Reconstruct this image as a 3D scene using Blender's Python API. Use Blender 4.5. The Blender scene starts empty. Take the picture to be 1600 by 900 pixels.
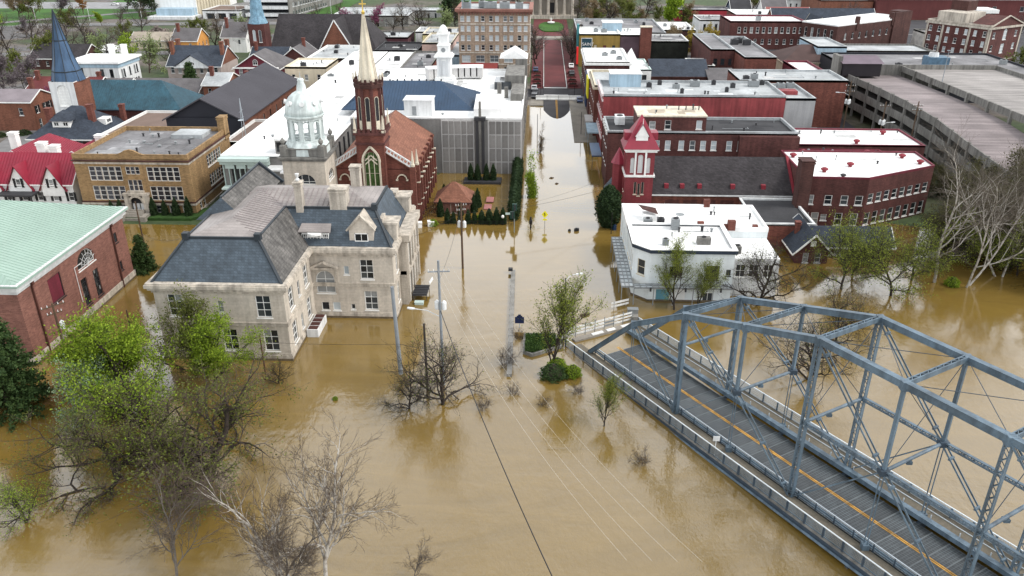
import bpy, math, random
import numpy as np
from mathutils import Vector, Matrix
R = math.radians
scene = bpy.context.scene
COL = scene.collection
# ------------------------------------------------------------------ camera
cam_d = bpy.data.cameras.new("camera"); cam = bpy.data.objects.new("camera", cam_d); COL.objects.link(cam)
cam.location = (0, 0, 54.0)
cam.rotation_euler = (R(90 - 25.5), 0, R(2.1))
cam_d.sensor_width = 36.0; cam_d.lens = 36.0 * 1244 / 1600
cam_d.clip_start = 0.5; cam_d.clip_end = 6000
scene.camera = cam
# ------------------------------------------------------------------ world (overcast)
SUN_AZ, SUN_EL = R(98), R(48)
world = bpy.data.worlds.new("World"); scene.world = world; world.use_nodes = True
wn, wl = world.node_tree.nodes, world.node_tree.links
sky = wn.new("ShaderNodeTexSky"); sky.sky_type = 'NISHITA'; sky.sun_disc = False
sky.sun_elevation = SUN_EL; sky.sun_rotation = SUN_AZ
sky.air_density = 1.0; sky.dust_density = 4.0; sky.ozone_density = 1.0
hs = wn.new("ShaderNodeHueSaturation"); hs.inputs['Saturation'].default_value = 0.16
wtc = wn.new("ShaderNodeTexCoord")
wmap = wn.new("ShaderNodeMapping"); wmap.inputs['Scale'].default_value = (1, 1, 3.0)
cln = wn.new("ShaderNodeTexNoise"); cln.inputs['Scale'].default_value = 2.2; cln.inputs['Detail'].default_value = 5; cln.inputs['Roughness'].default_value = .55
clr = wn.new("ShaderNodeMapRange"); clr.inputs['From Min'].default_value = .3; clr.inputs['From Max'].default_value = .7; clr.inputs['To Min'].default_value = .8; clr.inputs['To Max'].default_value = 1.2
vm = wn.new("ShaderNodeVectorMath"); vm.operation = 'SCALE'
wl.new(wtc.outputs['Generated'], wmap.inputs['Vector']); wl.new(wmap.outputs[0], cln.inputs['Vector']); wl.new(cln.outputs['Fac'], clr.inputs['Value'])
wsp = wn.new("ShaderNodeSeparateXYZ"); wl.new(wtc.outputs['Generated'], wsp.inputs[0])      # cloud deck a little brighter towards the horizon all round
wel = wn.new("ShaderNodeMapRange"); wel.inputs['From Min'].default_value = .38; wel.inputs['From Max'].default_value = .74; wel.inputs['To Min'].default_value = 1.62; wel.inputs['To Max'].default_value = .8; wl.new(wsp.outputs[2], wel.inputs['Value'])
wmu = wn.new("ShaderNodeMath"); wmu.operation = 'MULTIPLY'; wl.new(clr.outputs[0], wmu.inputs[0]); wl.new(wel.outputs[0], wmu.inputs[1])
ovc = wn.new("ShaderNodeMix"); ovc.data_type = 'RGBA'; ovc.inputs[0].default_value = .72; ovc.inputs[7].default_value = (6.3, 6.55, 6.8, 1)   # even cloud deck over the clear sky
wl.new(sky.outputs[0], hs.inputs['Color']); wl.new(hs.outputs[0], ovc.inputs[6]); wl.new(ovc.outputs[2], vm.inputs[0]); wl.new(wmu.outputs[0], vm.inputs['Scale'])
bg = wn['Background']; wl.new(vm.outputs[0], bg.inputs['Color']); bg.inputs['Strength'].default_value = 0.15
# ------------------------------------------------------------------ sun behind the overcast
sl = bpy.data.lights.new("sun", 'SUN'); sl.energy = 1.5; sl.angle = R(16); sl.color = (1, .95, .88)
so = bpy.data.objects.new("sun", sl); COL.objects.link(so); so.location = (80, -40, 140)
_sd = Vector((math.sin(SUN_AZ) * math.cos(SUN_EL), math.cos(SUN_AZ) * math.cos(SUN_EL), math.sin(SUN_EL)))
so.rotation_euler = (-_sd).to_track_quat('-Z', 'Y').to_euler()
vs = scene.view_settings; vs.view_transform = 'Standard'; vs.look = 'None'; vs.exposure = 0.6; vs.gamma = 1.0; vs.use_curve_mapping = False

# ------------------------------------------------------------------ materials
MATS = {}
def mat(name, col, rough=.8, var=.18, vs=.35, fine=.12, fs=6., streak=0., pattern=None, spec=.3, metal=0., bump=0., rnd=0., hstreak=0.):
    if name in MATS: return MATS[name]
    if max(col) < .58: col = tuple(c * (.70 + .3 * max(0, (max(col) - .3) / .28)) for c in col)
    m = bpy.data.materials.new(name); m.use_nodes = True; MATS[name] = m
    N, L = m.node_tree.nodes, m.node_tree.links
    b = N['Principled BSDF']; b.inputs['Roughness'].default_value = rough; b.inputs['Metallic'].default_value = metal
    b.inputs['Specular IOR Level'].default_value = spec
    tc = N.new("ShaderNodeTexCoord"); co = tc.outputs['Object']
    def mul(cur, fac_sock, lo, hi, a=.3, z=.7):
        mr = N.new("ShaderNodeMapRange"); mr.inputs['From Min'].default_value = a; mr.inputs['From Max'].default_value = z
        mr.inputs['To Min'].default_value = lo; mr.inputs['To Max'].default_value = hi; L.new(fac_sock, mr.inputs['Value'])
        v = N.new("ShaderNodeVectorMath"); v.operation = 'SCALE'; L.new(cur, v.inputs[0]); L.new(mr.outputs[0], v.inputs['Scale']); return v.outputs[0]
    def noise(scale, vec, det=5):
        n = N.new("ShaderNodeTexNoise"); n.inputs['Scale'].default_value = scale; n.inputs['Detail'].default_value = det; L.new(vec, n.inputs['Vector']); return n.outputs['Fac']
    rgb = N.new("ShaderNodeRGB"); rgb.outputs[0].default_value = (*col, 1); cur = rgb.outputs[0]; hgt = None
    if pattern:
        sx = N.new("ShaderNodeSeparateXYZ"); L.new(co, sx.inputs[0])
        ad = N.new("ShaderNodeMath"); ad.operation = 'ADD'; L.new(sx.outputs[0], ad.inputs[0]); L.new(sx.outputs[1], ad.inputs[1])
        cx = N.new("ShaderNodeCombineXYZ")
        if pattern[0] == 'flat': L.new(co, cx.inputs[0]); cx = None; pv = co
        else: L.new(ad.outputs[0], cx.inputs[0]); L.new(sx.outputs[2], cx.inputs[1]); pv = cx.outputs[0]
        br = N.new("ShaderNodeTexBrick"); br.inputs['Scale'].default_value = 1
        br.inputs['Brick Width'].default_value = pattern[1]; br.inputs['Row Height'].default_value = pattern[2]; br.inputs['Mortar Size'].default_value = pattern[3]
        mf, vf = pattern[4], pattern[5]
        br.inputs['Color1'].default_value = (*[c * (1 - vf) for c in col], 1); br.inputs['Color2'].default_value = (*[min(1, c * (1 + vf)) for c in col], 1)
        br.inputs['Mortar'].default_value = (*[min(1, c * mf) for c in col], 1)
        L.new(pv, br.inputs['Vector']); cur = br.outputs['Color']; hgt = br.outputs['Fac']
    if var: cur = mul(cur, noise(vs, co), 1 - var, 1 + var)
    if fine: cur = mul(cur, noise(fs, co), 1 - fine, 1 + fine)
    if streak:
        mp = N.new("ShaderNodeMapping"); mp.inputs['Scale'].default_value = (1.3, 1.3, .09); L.new(co, mp.inputs['Vector'])
        cur = mul(cur, noise(1., mp.outputs[0], 4), 1 - streak, 1.0, .35, .6)
    if hstreak:
        mp = N.new("ShaderNodeMapping"); mp.inputs['Scale'].default_value = (.07, 1.1, .5); L.new(co, mp.inputs['Vector']); cur = mul(cur, noise(1., mp.outputs[0], 6), 1 - hstreak, 1 + hstreak * .6, .35, .65)
    if rnd:
        oi = N.new("ShaderNodeObjectInfo"); cur = mul(cur, oi.outputs['Random'], 1 - rnd, 1 + rnd, 0, 1)
    L.new(cur, b.inputs['Base Color'])
    if bump:
        bp = N.new("ShaderNodeBump"); bp.inputs['Strength'].default_value = .4; bp.inputs['Distance'].default_value = bump
        if hgt is not None: bp.invert = True; L.new(hgt, bp.inputs['Height'])
        else: L.new(noise(fs, co), bp.inputs['Height'])
        L.new(bp.outputs[0], b.inputs['Normal'])
    return m
BRK = lambda mf=1.6, vf=.25: ('brick', .5, .16, .012, mf, vf)
limestone = mat("limestone", (.53, .475, .405), .85, .12, .25, .1, 3, .2, ('brick', 1.3, .45, .012, .8, .05))
limetrim = mat("limestone_trim", (.52, .465, .395), .85, .16, .5, .12, 4, .42)
slate = mat("slate_roof", (.072, .098, .125), .6, .22, .4, .12, 5, .15, ('brick', .45, .28, .02, .6, .22), .4)
slate_gr = mat("grey_slate_roof", (.17, .16, .15), .7, .25, .35, .15, 5, .5, ('brick', .45, .28, .02, .65, .2), .4)
rosemetal = mat("weathered_rose_metal", (.34, .305, .29), .55, .22, .3, .08, 4, 0, ('brick', 1.1, .16, .015, .85, .06))
redbrick = mat("red_brick", (.20, .07, .052), .85, .2, .3, .12, 5, .25, BRK(1.35))
orangebrick = mat("orange_brick", (.235, .095, .06), .85, .2, .3, .12, 5, .2, BRK(1.35))
darkbrick = mat("dark_red_brick", (.12, .045, .04), .85, .22, .3, .12, 5, .25, BRK(1.4))
brownbrick = mat("brown_brick", (.095, .042, .036), .85, .22, .3, .12, 5, .3, BRK(1.4))
rosebrick = mat("rose_brick", (.29, .135, .105), .85, .15, .3, .1, 5, .15, BRK(1.4))
tanbrick = mat("tan_brick", (.35, .225, .11), .85, .14, .3, .1, 5, .22, BRK(1.3))
buffbrick = mat("buff_brick", (.37, .28, .21), .85, .14, .3, .1, 5, .2, BRK(1.25))
redpaint = mat("red_painted_wall", (.34, .065, .07), .7, .2, .3, .1, 4, .3)
pinkbrick = mat("painted_red_tower", (.26, .045, .055), .7, .14, .3, .1, 4, .15, BRK(1.2, .1))
maroon = mat("maroon_paint", (.20, .03, .05), .7, .15, .3, .1, 4, .2)
crimson = mat("crimson_metal_roof", (.32, .018, .045), .45, .14, .3, .06, 4, .1, None, .5)
copper = mat("pale_green_metal_roof", (.32, .44, .375), .5, .08, .15, .04, 3, .05, None, .5)
tealmetal = mat("teal_metal_roof", (.032, .11, .155), .45, .25, .25, .08, 4, .3, None, .5)
bluemetal = mat("blue_metal_roof", (.032, .075, .145), .45, .15, .25, .06, 4, .1, None, .5)
spireblue = mat("spire_blue", (.06, .125, .23), .5, .18, .3, .08, 4, .3)
darkmetal = mat("charcoal_metal_roof", (.09, .085, .10), .55, .12, .2, .08, 5, 0, None, .4)
navywall = mat("dark_navy_siding", (.02, .022, .032), .6, .1, .3, .05, 4)
shingle = mat("dark_shingles", (.052, .046, .05), .9, .28, .25, .18, 3, .2, ('brick', .5, .22, .015, .7, .25))
shingle_b = mat("brown_shingles", (.30, .13, .085), .9, .15, .3, .15, 5, .1, ('brick', .5, .25, .02, .75, .2))
shingle_n = mat("blue_black_shingles", (.055, .068, .092), .9, .2, .3, .15, 3, .1, ('brick', .5, .22, .015, .75, .2))
greyshingle = mat("grey_shingles", (.16, .15, .155), .9, .2, .3, .12, 4, .1)
whiteroof = mat("white_membrane_roof", (.77, .77, .76), .6, .15, .18, .06, 1.2)
greyroof = mat("grey_membrane_roof", (.255, .25, .26), .85, .42, .14, .16, 1.5)
paleroof = mat("pale_grey_roof", (.42, .44, .45), .8, .3, .13, .14, 1.5)
darkroof = mat("dark_tar_roof", (.055, .055, .06), .9, .3, .2, .15, 3)
brownroof = mat("brown_gravel_roof", (.24, .17, .14), .9, .18, .2, .15, 6)
concrete = mat("concrete", (.27, .26, .24), .85, .2, .3, .14, 4, .4)
panelc = mat("concrete_panels", (.27, .26, .25), .85, .14, .3, .1, 3, .15)
panel_lt = mat("pale_concrete_joint", (.52, .51, .50), .85, .08, .5, .05, 4)
white = mat("white_paint", (.78, .78, .76), .6, .05, .5, .04, 5, .1)
whitedull = mat("weathered_white", (.66, .67, .67), .7, .08, .4, .05, 4, .2)
siding = mat("pale_blue_white_siding", (.70, .745, .755), .65, .05, .3, .03, 4, .1, ('brick', 9., .22, .012, .8, .02))
cream = mat("cream_paint", (.60, .53, .40), .7, .08, .4, .05, 4, .15)
stonewhite = mat("cream_spire_stone", (.62, .56, .45), .75, .1, .4, .08, 4, .25)
yellowp = mat("mustard_paint", (.36, .24, .06), .75, .12, .3, .06, 4, .2)
bluegrey = mat("blue_grey_paint", (.34, .46, .55), .7, .1, .4, .05, 4, .2)
greyblockwall = mat("grey_block_wall", (.40, .40, .405), .85, .1, .3, .06, 4, .15)
darkframe = mat("dark_window_frame", (.03, .03, .035), .5, 0, 1, 0)
greenish = mat("pale_green_trim", (.46, .56, .53), .6, .06, .4, .04, 4)
hvacm = mat("galvanised_unit", (.30, .32, .33), .5, .15, 1., .1, 5, .1, None, .5)
darkunit = mat("dark_unit", (.05, .05, .055), .6, .2, 1., .1, 5)
redvent = mat("dull_red_vent", (.28, .03, .045), .6, .1, 1, .05, 5)
steel = mat("bridge_blue_steel", (.14, .205, .265), .55, .2, .5, .14, 5, .4, None, .5)
steel_dk = mat("bridge_steel_dark", (.06, .085, .115), .55, .2, .6, .1, 5, .1)
wetstone = mat('wet_tide_mark', (.17, .13, .085), .5, .3, 1.2, .2, 4)
lead = mat("dark_lead", (.032, .042, .052), .55, .2, .6, .1, 5)
galv = mat("galvanised_rail", (.45, .50, .54), .4, .1, .5, .06, 5, 0, None, .5, .3)
asphalt = mat("asphalt", (.07, .068, .075), .9, .2, .2, .15, 5)
wood = mat("weathered_pole_wood", (.13, .085, .055), .9, .2, 1, .15, 8)
greypole = mat("grey_pole", (.30, .33, .36), .7, .12, 1, .08, 6, .2)
black = mat("black_paint", (.015, .015, .017), .5, 0, 1, 0)
sidewalkm = mat("sidewalk_concrete", (.33, .30, .26), .9, .18, .3, .14, 3)
brickroad = mat("red_brick_paving", (.155, .036, .038), .85, .16, .2, .1, 3)
lawn = mat("spring_lawn", (.055, .15, .02), .95, .3, .12, .25, 2.5)
yellow = mat("signal_yellow", (.80, .72, .02), .5, 0, 1, 0)
yline = mat("road_yellow_line", (.52, .26, .025), .8, .15, 1, .15, 6)
goldm = mat("gold_leaf", (.6, .42, .1), .35, 0, 1, 0, metal=.6)
def glass_mat(name, stops, rough=.12):
    m = bpy.data.materials.new(name); m.use_nodes = True
    N, L = m.node_tree.nodes, m.node_tree.links; b = N['Principled BSDF']
    oi = N.new("ShaderNodeObjectInfo"); cr = N.new("ShaderNodeValToRGB"); cr.color_ramp.interpolation = 'CONSTANT'
    el = cr.color_ramp.elements
    el[0].position = 0; el[0].color = (*stops[0][1], 1); el[1].position = stops[1][0]; el[1].color = (*stops[1][1], 1)
    for p, c in stops[2:]:
        e = el.new(p); e.color = (*c, 1)
    L.new(oi.outputs['Random'], cr.inputs[0]); L.new(cr.outputs[0], b.inputs['Base Color'])
    b.inputs['Roughness'].default_value = rough; b.inputs['Specular IOR Level'].default_value = .55
    return m
glass = glass_mat("window_glass", [(0, (.014, .017, .02)), (.35, (.03, .036, .042)), (.6, (.055, .062, .065)), (.82, (.24, .25, .25))])
blindglass = glass_mat("window_glass_with_blinds", [(0, (.44, .48, .50)), (.45, (.30, .34, .36)), (.7, (.10, .11, .12)), (.82, (.02, .022, .025))])
schoolglass = glass_mat("school_window_glass", [(0, (.02, .022, .028)), (.5, (.05, .055, .07)), (.75, (.13, .16, .15)), (.88, (.03, .03, .04))])

# ------------------------------------------------------------------ mesh helpers
def link(o, parent=None):
    COL.objects.link(o)
    if parent is not None: o.parent = parent
    return o
class MB:
    def __init__(s): s.v = []; s.f = []; s.m = []
    def face(s, pts, mi=0):
        k = len(s.v); s.v += [tuple(p) for p in pts]; s.f.append(tuple(range(k, k + len(pts)))); s.m.append(mi)
    def box(s, x0, x1, y0, y1, z0, z1, mi=0):
        k = len(s.v)
        s.v += [(x0, y0, z0), (x1, y0, z0), (x1, y1, z0), (x0, y1, z0), (x0, y0, z1), (x1, y0, z1), (x1, y1, z1), (x0, y1, z1)]
        for q in ((0, 3, 2, 1), (4, 5, 6, 7), (0, 1, 5, 4), (1, 2, 6, 5), (2, 3, 7, 6), (3, 0, 4, 7)):
            s.f.append(tuple(k + i for i in q)); s.m.append(mi)
    def beam(s, p, q, w, h, mi=0, up=(0, 0, 1)):
        p = Vector(p); q = Vector(q); d = (q - p)
        if d.length < 1e-6: return
        d.normalize(); up = Vector(up)
        if abs(d.dot(up)) > .98: up = Vector((0, 1, 0))
        a = d.cross(up).normalized() * (w / 2); b = a.cross(d).normalized() * (h / 2); k = len(s.v)
        for c in (p, q): s.v += [tuple(c - a - b), tuple(c + a - b), tuple(c + a + b), tuple(c - a + b)]
        for t in ((0, 1, 2, 3), (7, 6, 5, 4), (0, 4, 5, 1), (1, 5, 6, 2), (2, 6, 7, 3), (3, 7, 4, 0)):
            s.f.append(tuple(k + i for i in t)); s.m.append(mi)
    def tube(s, p, q, r0, r1=None, n=8, mi=0, cap=True):
        r1 = r0 if r1 is None else r1; p = Vector(p); q = Vector(q); d = (q - p).normalized()
        u = Vector((0, 0, 1)) if abs(d.z) < .95 else Vector((1, 0, 0)); a = d.cross(u).normalized(); b = a.cross(d); k = len(s.v)
        for c, r in ((p, r0), (q, r1)):
            for i in range(n):
                t = 2 * math.pi * i / n; s.v.append(tuple(c + a * (math.cos(t) * r) + b * (math.sin(t) * r)))
        for i in range(n):
            j = (i + 1) % n; s.f.append((k + i, k + n + i, k + n + j, k + j)); s.m.append(mi)
        if cap:
            s.f.append(tuple(k + i for i in range(n))); s.m.append(mi); s.f.append(tuple(k + n + i for i in reversed(range(n)))); s.m.append(mi)
    def lathe(s, prof, c=(0, 0, 0), n=16, mi=0, rot=0):
        k = len(s.v)
        for r, z in prof:
            for i in range(n):
                t = 2 * math.pi * i / n + rot; s.v.append((c[0] + r * math.cos(t), c[1] + r * math.sin(t), c[2] + z))
        for j in range(len(prof) - 1):
            for i in range(n):
                i2 = (i + 1) % n; s.f.append((k + j * n + i, k + j * n + i2, k + (j + 1) * n + i2, k + (j + 1) * n + i)); s.m.append(mi)
        m = len(prof) - 1
        s.f.append(tuple(k + m * n + i for i in range(n))); s.m.append(mi)
        s.f.append(tuple(k + i for i in reversed(range(n)))); s.m.append(mi)
    def prism(s, poly, z0, z1, mi=0, mt=None):
        n = len(poly); k = len(s.v)
        s.v += [(x, y, z0) for x, y in poly] + [(x, y, z1) for x, y in poly]
        s.f.append(tuple(k + i for i in reversed(range(n)))); s.m.append(mi)
        s.f.append(tuple(k + n + i for i in range(n))); s.m.append(mi if mt is None else mt)
        for i in range(n):
            j = (i + 1) % n; s.f.append((k + i, k + j, k + n + j, k + n + i)); s.m.append(mi)
    def ring(s, poly, oi, oo, z0, z1, mi=0):
        A = offset(poly, oo); B = offset(poly, oi); n = len(poly)
        for i in range(n):
            j = (i + 1) % n
            a, b, c, d = A[i], A[j], B[j], B[i]
            s.face([(*a, z1), (*b, z1), (*c, z1), (*d, z1)], mi); s.face([(*a, z0), (*d, z0), (*c, z0), (*b, z0)], mi)
            s.face([(*a, z0), (*b, z0), (*b, z1), (*a, z1)], mi); s.face([(*d, z1), (*c, z1), (*c, z0), (*d, z0)], mi)
    def build(s, name, mats, parent=None, off=(0, 0, 0), smooth=False):
        me = bpy.data.meshes.new(name)
        ox, oy, oz = off
        me.from_pydata([(x - ox, y - oy, z - oz) for x, y, z in s.v], [], s.f)
        if not isinstance(mats, (list, tuple)): mats = [mats]
        for m in mats: me.materials.append(m)
        me.polygons.foreach_set('material_index', s.m)
        if smooth: me.polygons.foreach_set('use_smooth', [True] * len(s.f))
        me.update()
        return link(bpy.data.objects.new(name, me), parent)
def offset(poly, o):
    n = len(poly); out = []
    for i in range(n):
        p0 = Vector(poly[i - 1]); p1 = Vector(poly[i]); p2 = Vector(poly[(i + 1) % n])
        d1 = (p1 - p0).normalized(); d2 = (p2 - p1).normalized()
        n1 = Vector((d1.y, -d1.x)); n2 = Vector((d2.y, -d2.x)); b = (n1 + n2); b = b / max(.2, b.dot(n1))
        out.append(tuple(p1 + b * o))
    return out
def tag(o, label, cat, group=None, kind=None):
    if label: o['label'] = label
    if cat: o['category'] = cat
    if group: o['group'] = group
    if kind: o['kind'] = kind
    return o
def empty(name, loc, rz=0, label=None, cat=None, group=None):
    o = bpy.data.objects.new(name, None); o.location = loc; o.rotation_euler = (0, 0, rz); o.empty_display_size = .5
    COL.objects.link(o); tag(o, label, cat, group); return o
def copy_tree(o, parent=None):
    c = o.copy(); COL.objects.link(c); c.parent = parent
    for ch in list(o.children): copy_tree(ch, c)
    return c
def rect(x0, x1, y0, y1): return [(x0, y0), (x1, y0), (x1, y1), (x0, y1)]
_wc = {}
def window_meshes(w, h, cols, rows, fm, rec, arch, sill, split):
    key = (round(w, 2), round(h, 2), cols, rows, fm.name, rec, arch, sill, split)
    if key in _wc: return _wc[key]
    f = MB(); t = .1 if w > 1.1 else .07; a, b = rec - .05, rec + .05; hw = w / 2; hz = h
    if arch:
        hz = h - hw if h > hw + .2 else .25 * h; n = 10; ry = h - hz
        for i in range(n):
            t0, t1 = math.pi * i / n, math.pi * (i + 1) / n
            f.beam((hw * math.cos(t0) * .95, rec, hz + ry * math.sin(t0) * .95), (hw * math.cos(t1) * .95, rec, hz + ry * math.sin(t1) * .95), .1, t, 0, (0, 1, 0))
    else: f.box(-hw, hw, a, b, h - t, h)
    f.box(-hw, -hw + t, a, b, 0, hz); f.box(hw - t, hw, a, b, 0, hz); f.box(-hw + t, hw - t, a, b, 0, t)
    th = t * .7
    for i in range(1, cols):
        x = -hw + w * i / cols; f.box(x - th / 2, x + th / 2, a + .015, b - .015, t, h - t)
    for j in range(1, rows):
        z = hz * j / rows if not arch else hz * j / max(1, rows - 1); f.box(-hw + t, hw - t, a + .005, b - .005, z - th / 2, z + th / 2)
    if sill: f.box(-hw - .1, hw + .1, -.1, rec, -.16, -.02)
    me = bpy.data.meshes.new("window"); me.from_pydata(f.v, [], f.f); me.materials.append(fm)
    panes = []
    if split:
        for i in range(cols):
            for j in range(rows):
                pw = w / cols; ph = h / rows; g = bpy.data.meshes.new("pane")
                x0, z0 = -hw + pw * i + .03, ph * j + .03
                g.from_pydata([(x0, rec + .02, z0), (x0 + pw - .06, rec + .02, z0), (x0 + pw - .06, rec + .02, z0 + ph - .06), (x0, rec + .02, z0 + ph - .06)], [], [(0, 1, 2, 3)]); panes.append(g)
    else:
        g = bpy.data.meshes.new("pane")
        if arch:
            P = [(-hw, rec + .02, 0), (hw, rec + .02, 0)] + [(hw * math.cos(math.pi * i / 12), rec + .02, hz + (h - hz) * math.sin(math.pi * i / 12)) for i in range(13)]
        else: P = [(-hw + .02, rec + .02, .02), (hw - .02, rec + .02, .02), (hw - .02, rec + .02, h - .02), (-hw + .02, rec + .02, h - .02)]
        g.from_pydata(P, [], [tuple(range(len(P)))]); panes.append(g)
    _wc[key] = (me, panes, hz); return _wc[key]
class Win:
    def __init__(s, w, h, cols=1, rows=2, fm=None, gl=None, rec=.16, arch=False, sill=True, split=False):
        s.w, s.h, s.cols, s.rows, s.fm, s.gl, s.rec, s.arch, s.sill, s.split = w, h, cols, rows, fm or white, gl or glass, rec, arch, sill, split
def spread(L, n, lo=0., hi=1., zs=(), st=None):
    """n windows spread along the wall between fractions lo..hi for every sill height in zs"""
    return [(L * (lo + (hi - lo) * (i + .5) / n), z, st) for z in zs for i in range(n)]
class Bld:
    def __init__(s, name, loc, label, cat, group=None, rz=0, rel=False):
        s.root = empty(name, loc, rz, label, cat, group); s.off = (0, 0, 0) if rel else loc
    def each(s, boxes, name, m):
        for b in boxes: mb = MB(); mb.box(*b); s.part(mb, name, m)
    def part(s, mb, name, mats, smooth=False): return mb.build(name, mats, s.root, s.off, smooth)
    def window(s, p, ang, z, st):
        me, panes, hz = window_meshes(st.w, st.h, st.cols, st.rows, st.fm, st.rec, st.arch, st.sill, st.split)
        o = bpy.data.objects.new("window", me); link(o, s.root)
        o.location = (p[0] - s.off[0], p[1] - s.off[1], z - s.off[2]); o.rotation_euler = (0, 0, ang)
        for g in panes:
            c = bpy.data.objects.new("pane", g)
            if not g.materials: g.materials.append(st.gl)
            link(c, o)
            if g.materials[0] != st.gl: c.material_slots[0].link = 'OBJECT'; c.material_slots[0].material = st.gl
        return o
    def walls(s, poly, z0, z1, m, wins=None, name='wall', tops=None):
        """wall mesh round a footprint (counter-clockwise) with real openings; wins: {side index: [(u, sill z, Win)]}"""
        mb = MB(); wins = wins or {}; n = len(poly)
        for i in range(n):
            a = Vector(poly[i]); b = Vector(poly[(i + 1) % n]); L = (b - a).length; d = (b - a) / L; nn = Vector((d.y, -d.x)); ang = math.atan2(d.y, d.x)
            ws = [w for w in wins.get(i, []) if w[0] - w[2].w / 2 > .05 and w[0] + w[2].w / 2 < L - .05]
            us = sorted({0, L} | {round(w[0] - w[2].w / 2, 3) for w in ws} | {round(w[0] + w[2].w / 2, 3) for w in ws})
            zs = sorted({z0, z1} | {round(w[1], 3) for w in ws} | {round(w[1] + w[2].h, 3) for w in ws})
            P = lambda u, z, dep=0.: (a.x + d.x * u - nn.x * dep, a.y + d.y * u - nn.y * dep, z)
            for iu in range(len(us) - 1):
                run = None
                for iz in range(len(zs) - 1):
                    uc = (us[iu] + us[iu + 1]) / 2; zc = (zs[iz] + zs[iz + 1]) / 2
                    hole = any(abs(uc - w[0]) < w[2].w / 2 and w[1] < zc < w[1] + w[2].h for w in ws)
                    if not hole: run = zs[iz] if run is None else run
                    if (hole or iz == len(zs) - 2) and run is not None:
                        top = zs[iz] if hole else zs[iz + 1]
                        mb.face([P(us[iu], run), P(us[iu + 1], run), P(us[iu + 1], top), P(us[iu], top)]); run = None
            for u, z, st in ws:
                u0, u1, v0, v1, dp = u - st.w / 2, u + st.w / 2, z, z + st.h, st.rec + .1
                mb.face([P(u0, v0), P(u0, v1), P(u0, v1, dp), P(u0, v0, dp)]); mb.face([P(u1, v1), P(u1, v0), P(u1, v0, dp), P(u1, v1, dp)])
                mb.face([P(u0, v1), P(u1, v1), P(u1, v1, dp), P(u0, v1, dp)]); mb.face([P(u1, v0), P(u0, v0), P(u0, v0, dp), P(u1, v0, dp)])
                if st.arch:
                    hw = st.w / 2; hz = st.h - hw if st.h > hw + .2 else .25 * st.h; ry = st.h - hz; K = 6
                    for sg in (-1, 1):
                        arc = [(u + sg * hw * math.cos(math.pi / 2 * k / K), z + hz + ry * math.sin(math.pi / 2 * k / K)) for k in range(K + 1)]
                        for k in range(K):
                            q = [P(*arc[k], .004), P(*arc[k + 1], .004), P(u + sg * hw, z + st.h, .004)]
                            mb.face(q if sg > 0 else q[::-1])
                            q = [P(*arc[k], .004), P(*arc[k], dp), P(*arc[k + 1], dp), P(*arc[k + 1], .004)]
                            mb.face(q)
                pp = P(u, z); s.window((pp[0], pp[1]), ang, z, st)
        return s.part(mb, name, m)
    def flat(s, poly, z1, roofm, copm, par=.5, name='roof', cw=.32):
        mb = MB(); mb.prism(offset(poly, -.02), z1 - par - .3, z1 - par); s.part(mb, name, roofm)
        if copm:
            mb = MB(); mb.ring(poly, -cw, 0.0, z1 - par - .1, z1 + .002); mb.ring(poly, -cw - .03, .06, z1 + .003, z1 + .09); s.part(mb, 'coping', copm)
    def cornice(s, poly, z0, z1, out, m, name='cornice'):
        mb = MB(); mb.ring(poly, .004, out, z0, z1); return s.part(mb, name, m)
    def block(s, x0, x1, y0, y1, z0, z1, wm, rm, cm=None, wins=None, par=.5):
        p = rect(x0, x1, y0, y1); s.walls(p, z0, z1, wm, wins); s.flat(p, z1, rm, cm, par)
    def pitched(s, x0, x1, y0, y1, ze, zr, axis, rm, wm=None, hip=(0, 0), over=.5, trim=None, seam=0, name='roof', ridge_at=.5, seammat=None):
        """pitched roof over a rectangle; axis: direction of the ridge; hip: plan length of the hip at either end (0 = gable)"""
        if axis == 'y':
            fx = lambda a, b, z: (b, a, z); a0, a1, b0, b1 = y0, y1, x0, x1
        else:
            fx = lambda a, b, z: (a, b, z); a0, a1, b0, b1 = x0, x1, y0, y1
        bm = b0 + (b1 - b0) * ridge_at; k0 = (zr - ze) / (bm - b0); k1 = (zr - ze) / (b1 - bm)
        A0, A1 = a0 - over, a1 + over; B0, B1 = b0 - over, b1 + over; zb0 = ze - k0 * over; zb1 = ze - k1 * over
        r0 = A0 + (hip[0] + over if hip[0] else 0); r1 = A1 - (hip[1] + over if hip[1] else 0)
        E = [(A0, B0, zb0), (A1, B0, zb0), (A1, B1, zb1), (A0, B1, zb1)]; r = [(r0, bm, zr), (r1, bm, zr)]
        top = [[E[0], E[1], r[1], r[0]], [E[2], E[3], r[0], r[1]]]
        if hip[0]: top.append([E[3], E[0], r[0]])
        if hip[1]: top.append([E[1], E[2], r[1]])
        mb = MB(); th = .18
        for f in top:
            F = [fx(*p) for p in f]
            if axis == 'y': F = F[::-1]
            mb.face(F); mb.face([(x, y, z - th) for x, y, z in F[::-1]])
        o = s.part(mb, name, rm)
        edges = [(E[0], E[1]), (E[3], E[2])]
        edges += [(E[3], E[0])] if hip[0] else [(E[0], r[0]), (r[0], E[3])]
        edges += [(E[1], E[2])] if hip[1] else [(E[1], r[1]), (r[1], E[2])]
        mb = MB()
        for p, q in edges:
            p = Vector(fx(*p)); q = Vector(fx(*q)); mb.beam(p - Vector((0, 0, .1)), q - Vector((0, 0, .1)), .12, .26)
        s.part(mb, 'fascia', trim or white)
        if wm:
            mb = MB()
            for a, hp in ((a0, hip[0]), (a1, hip[1])):
                if not hp: mb = MB(); mb.face([fx(a, b0, ze), fx(a, b1, ze), fx(a, bm, zr - .05)]); s.part(mb, 'gable', wm)
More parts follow.
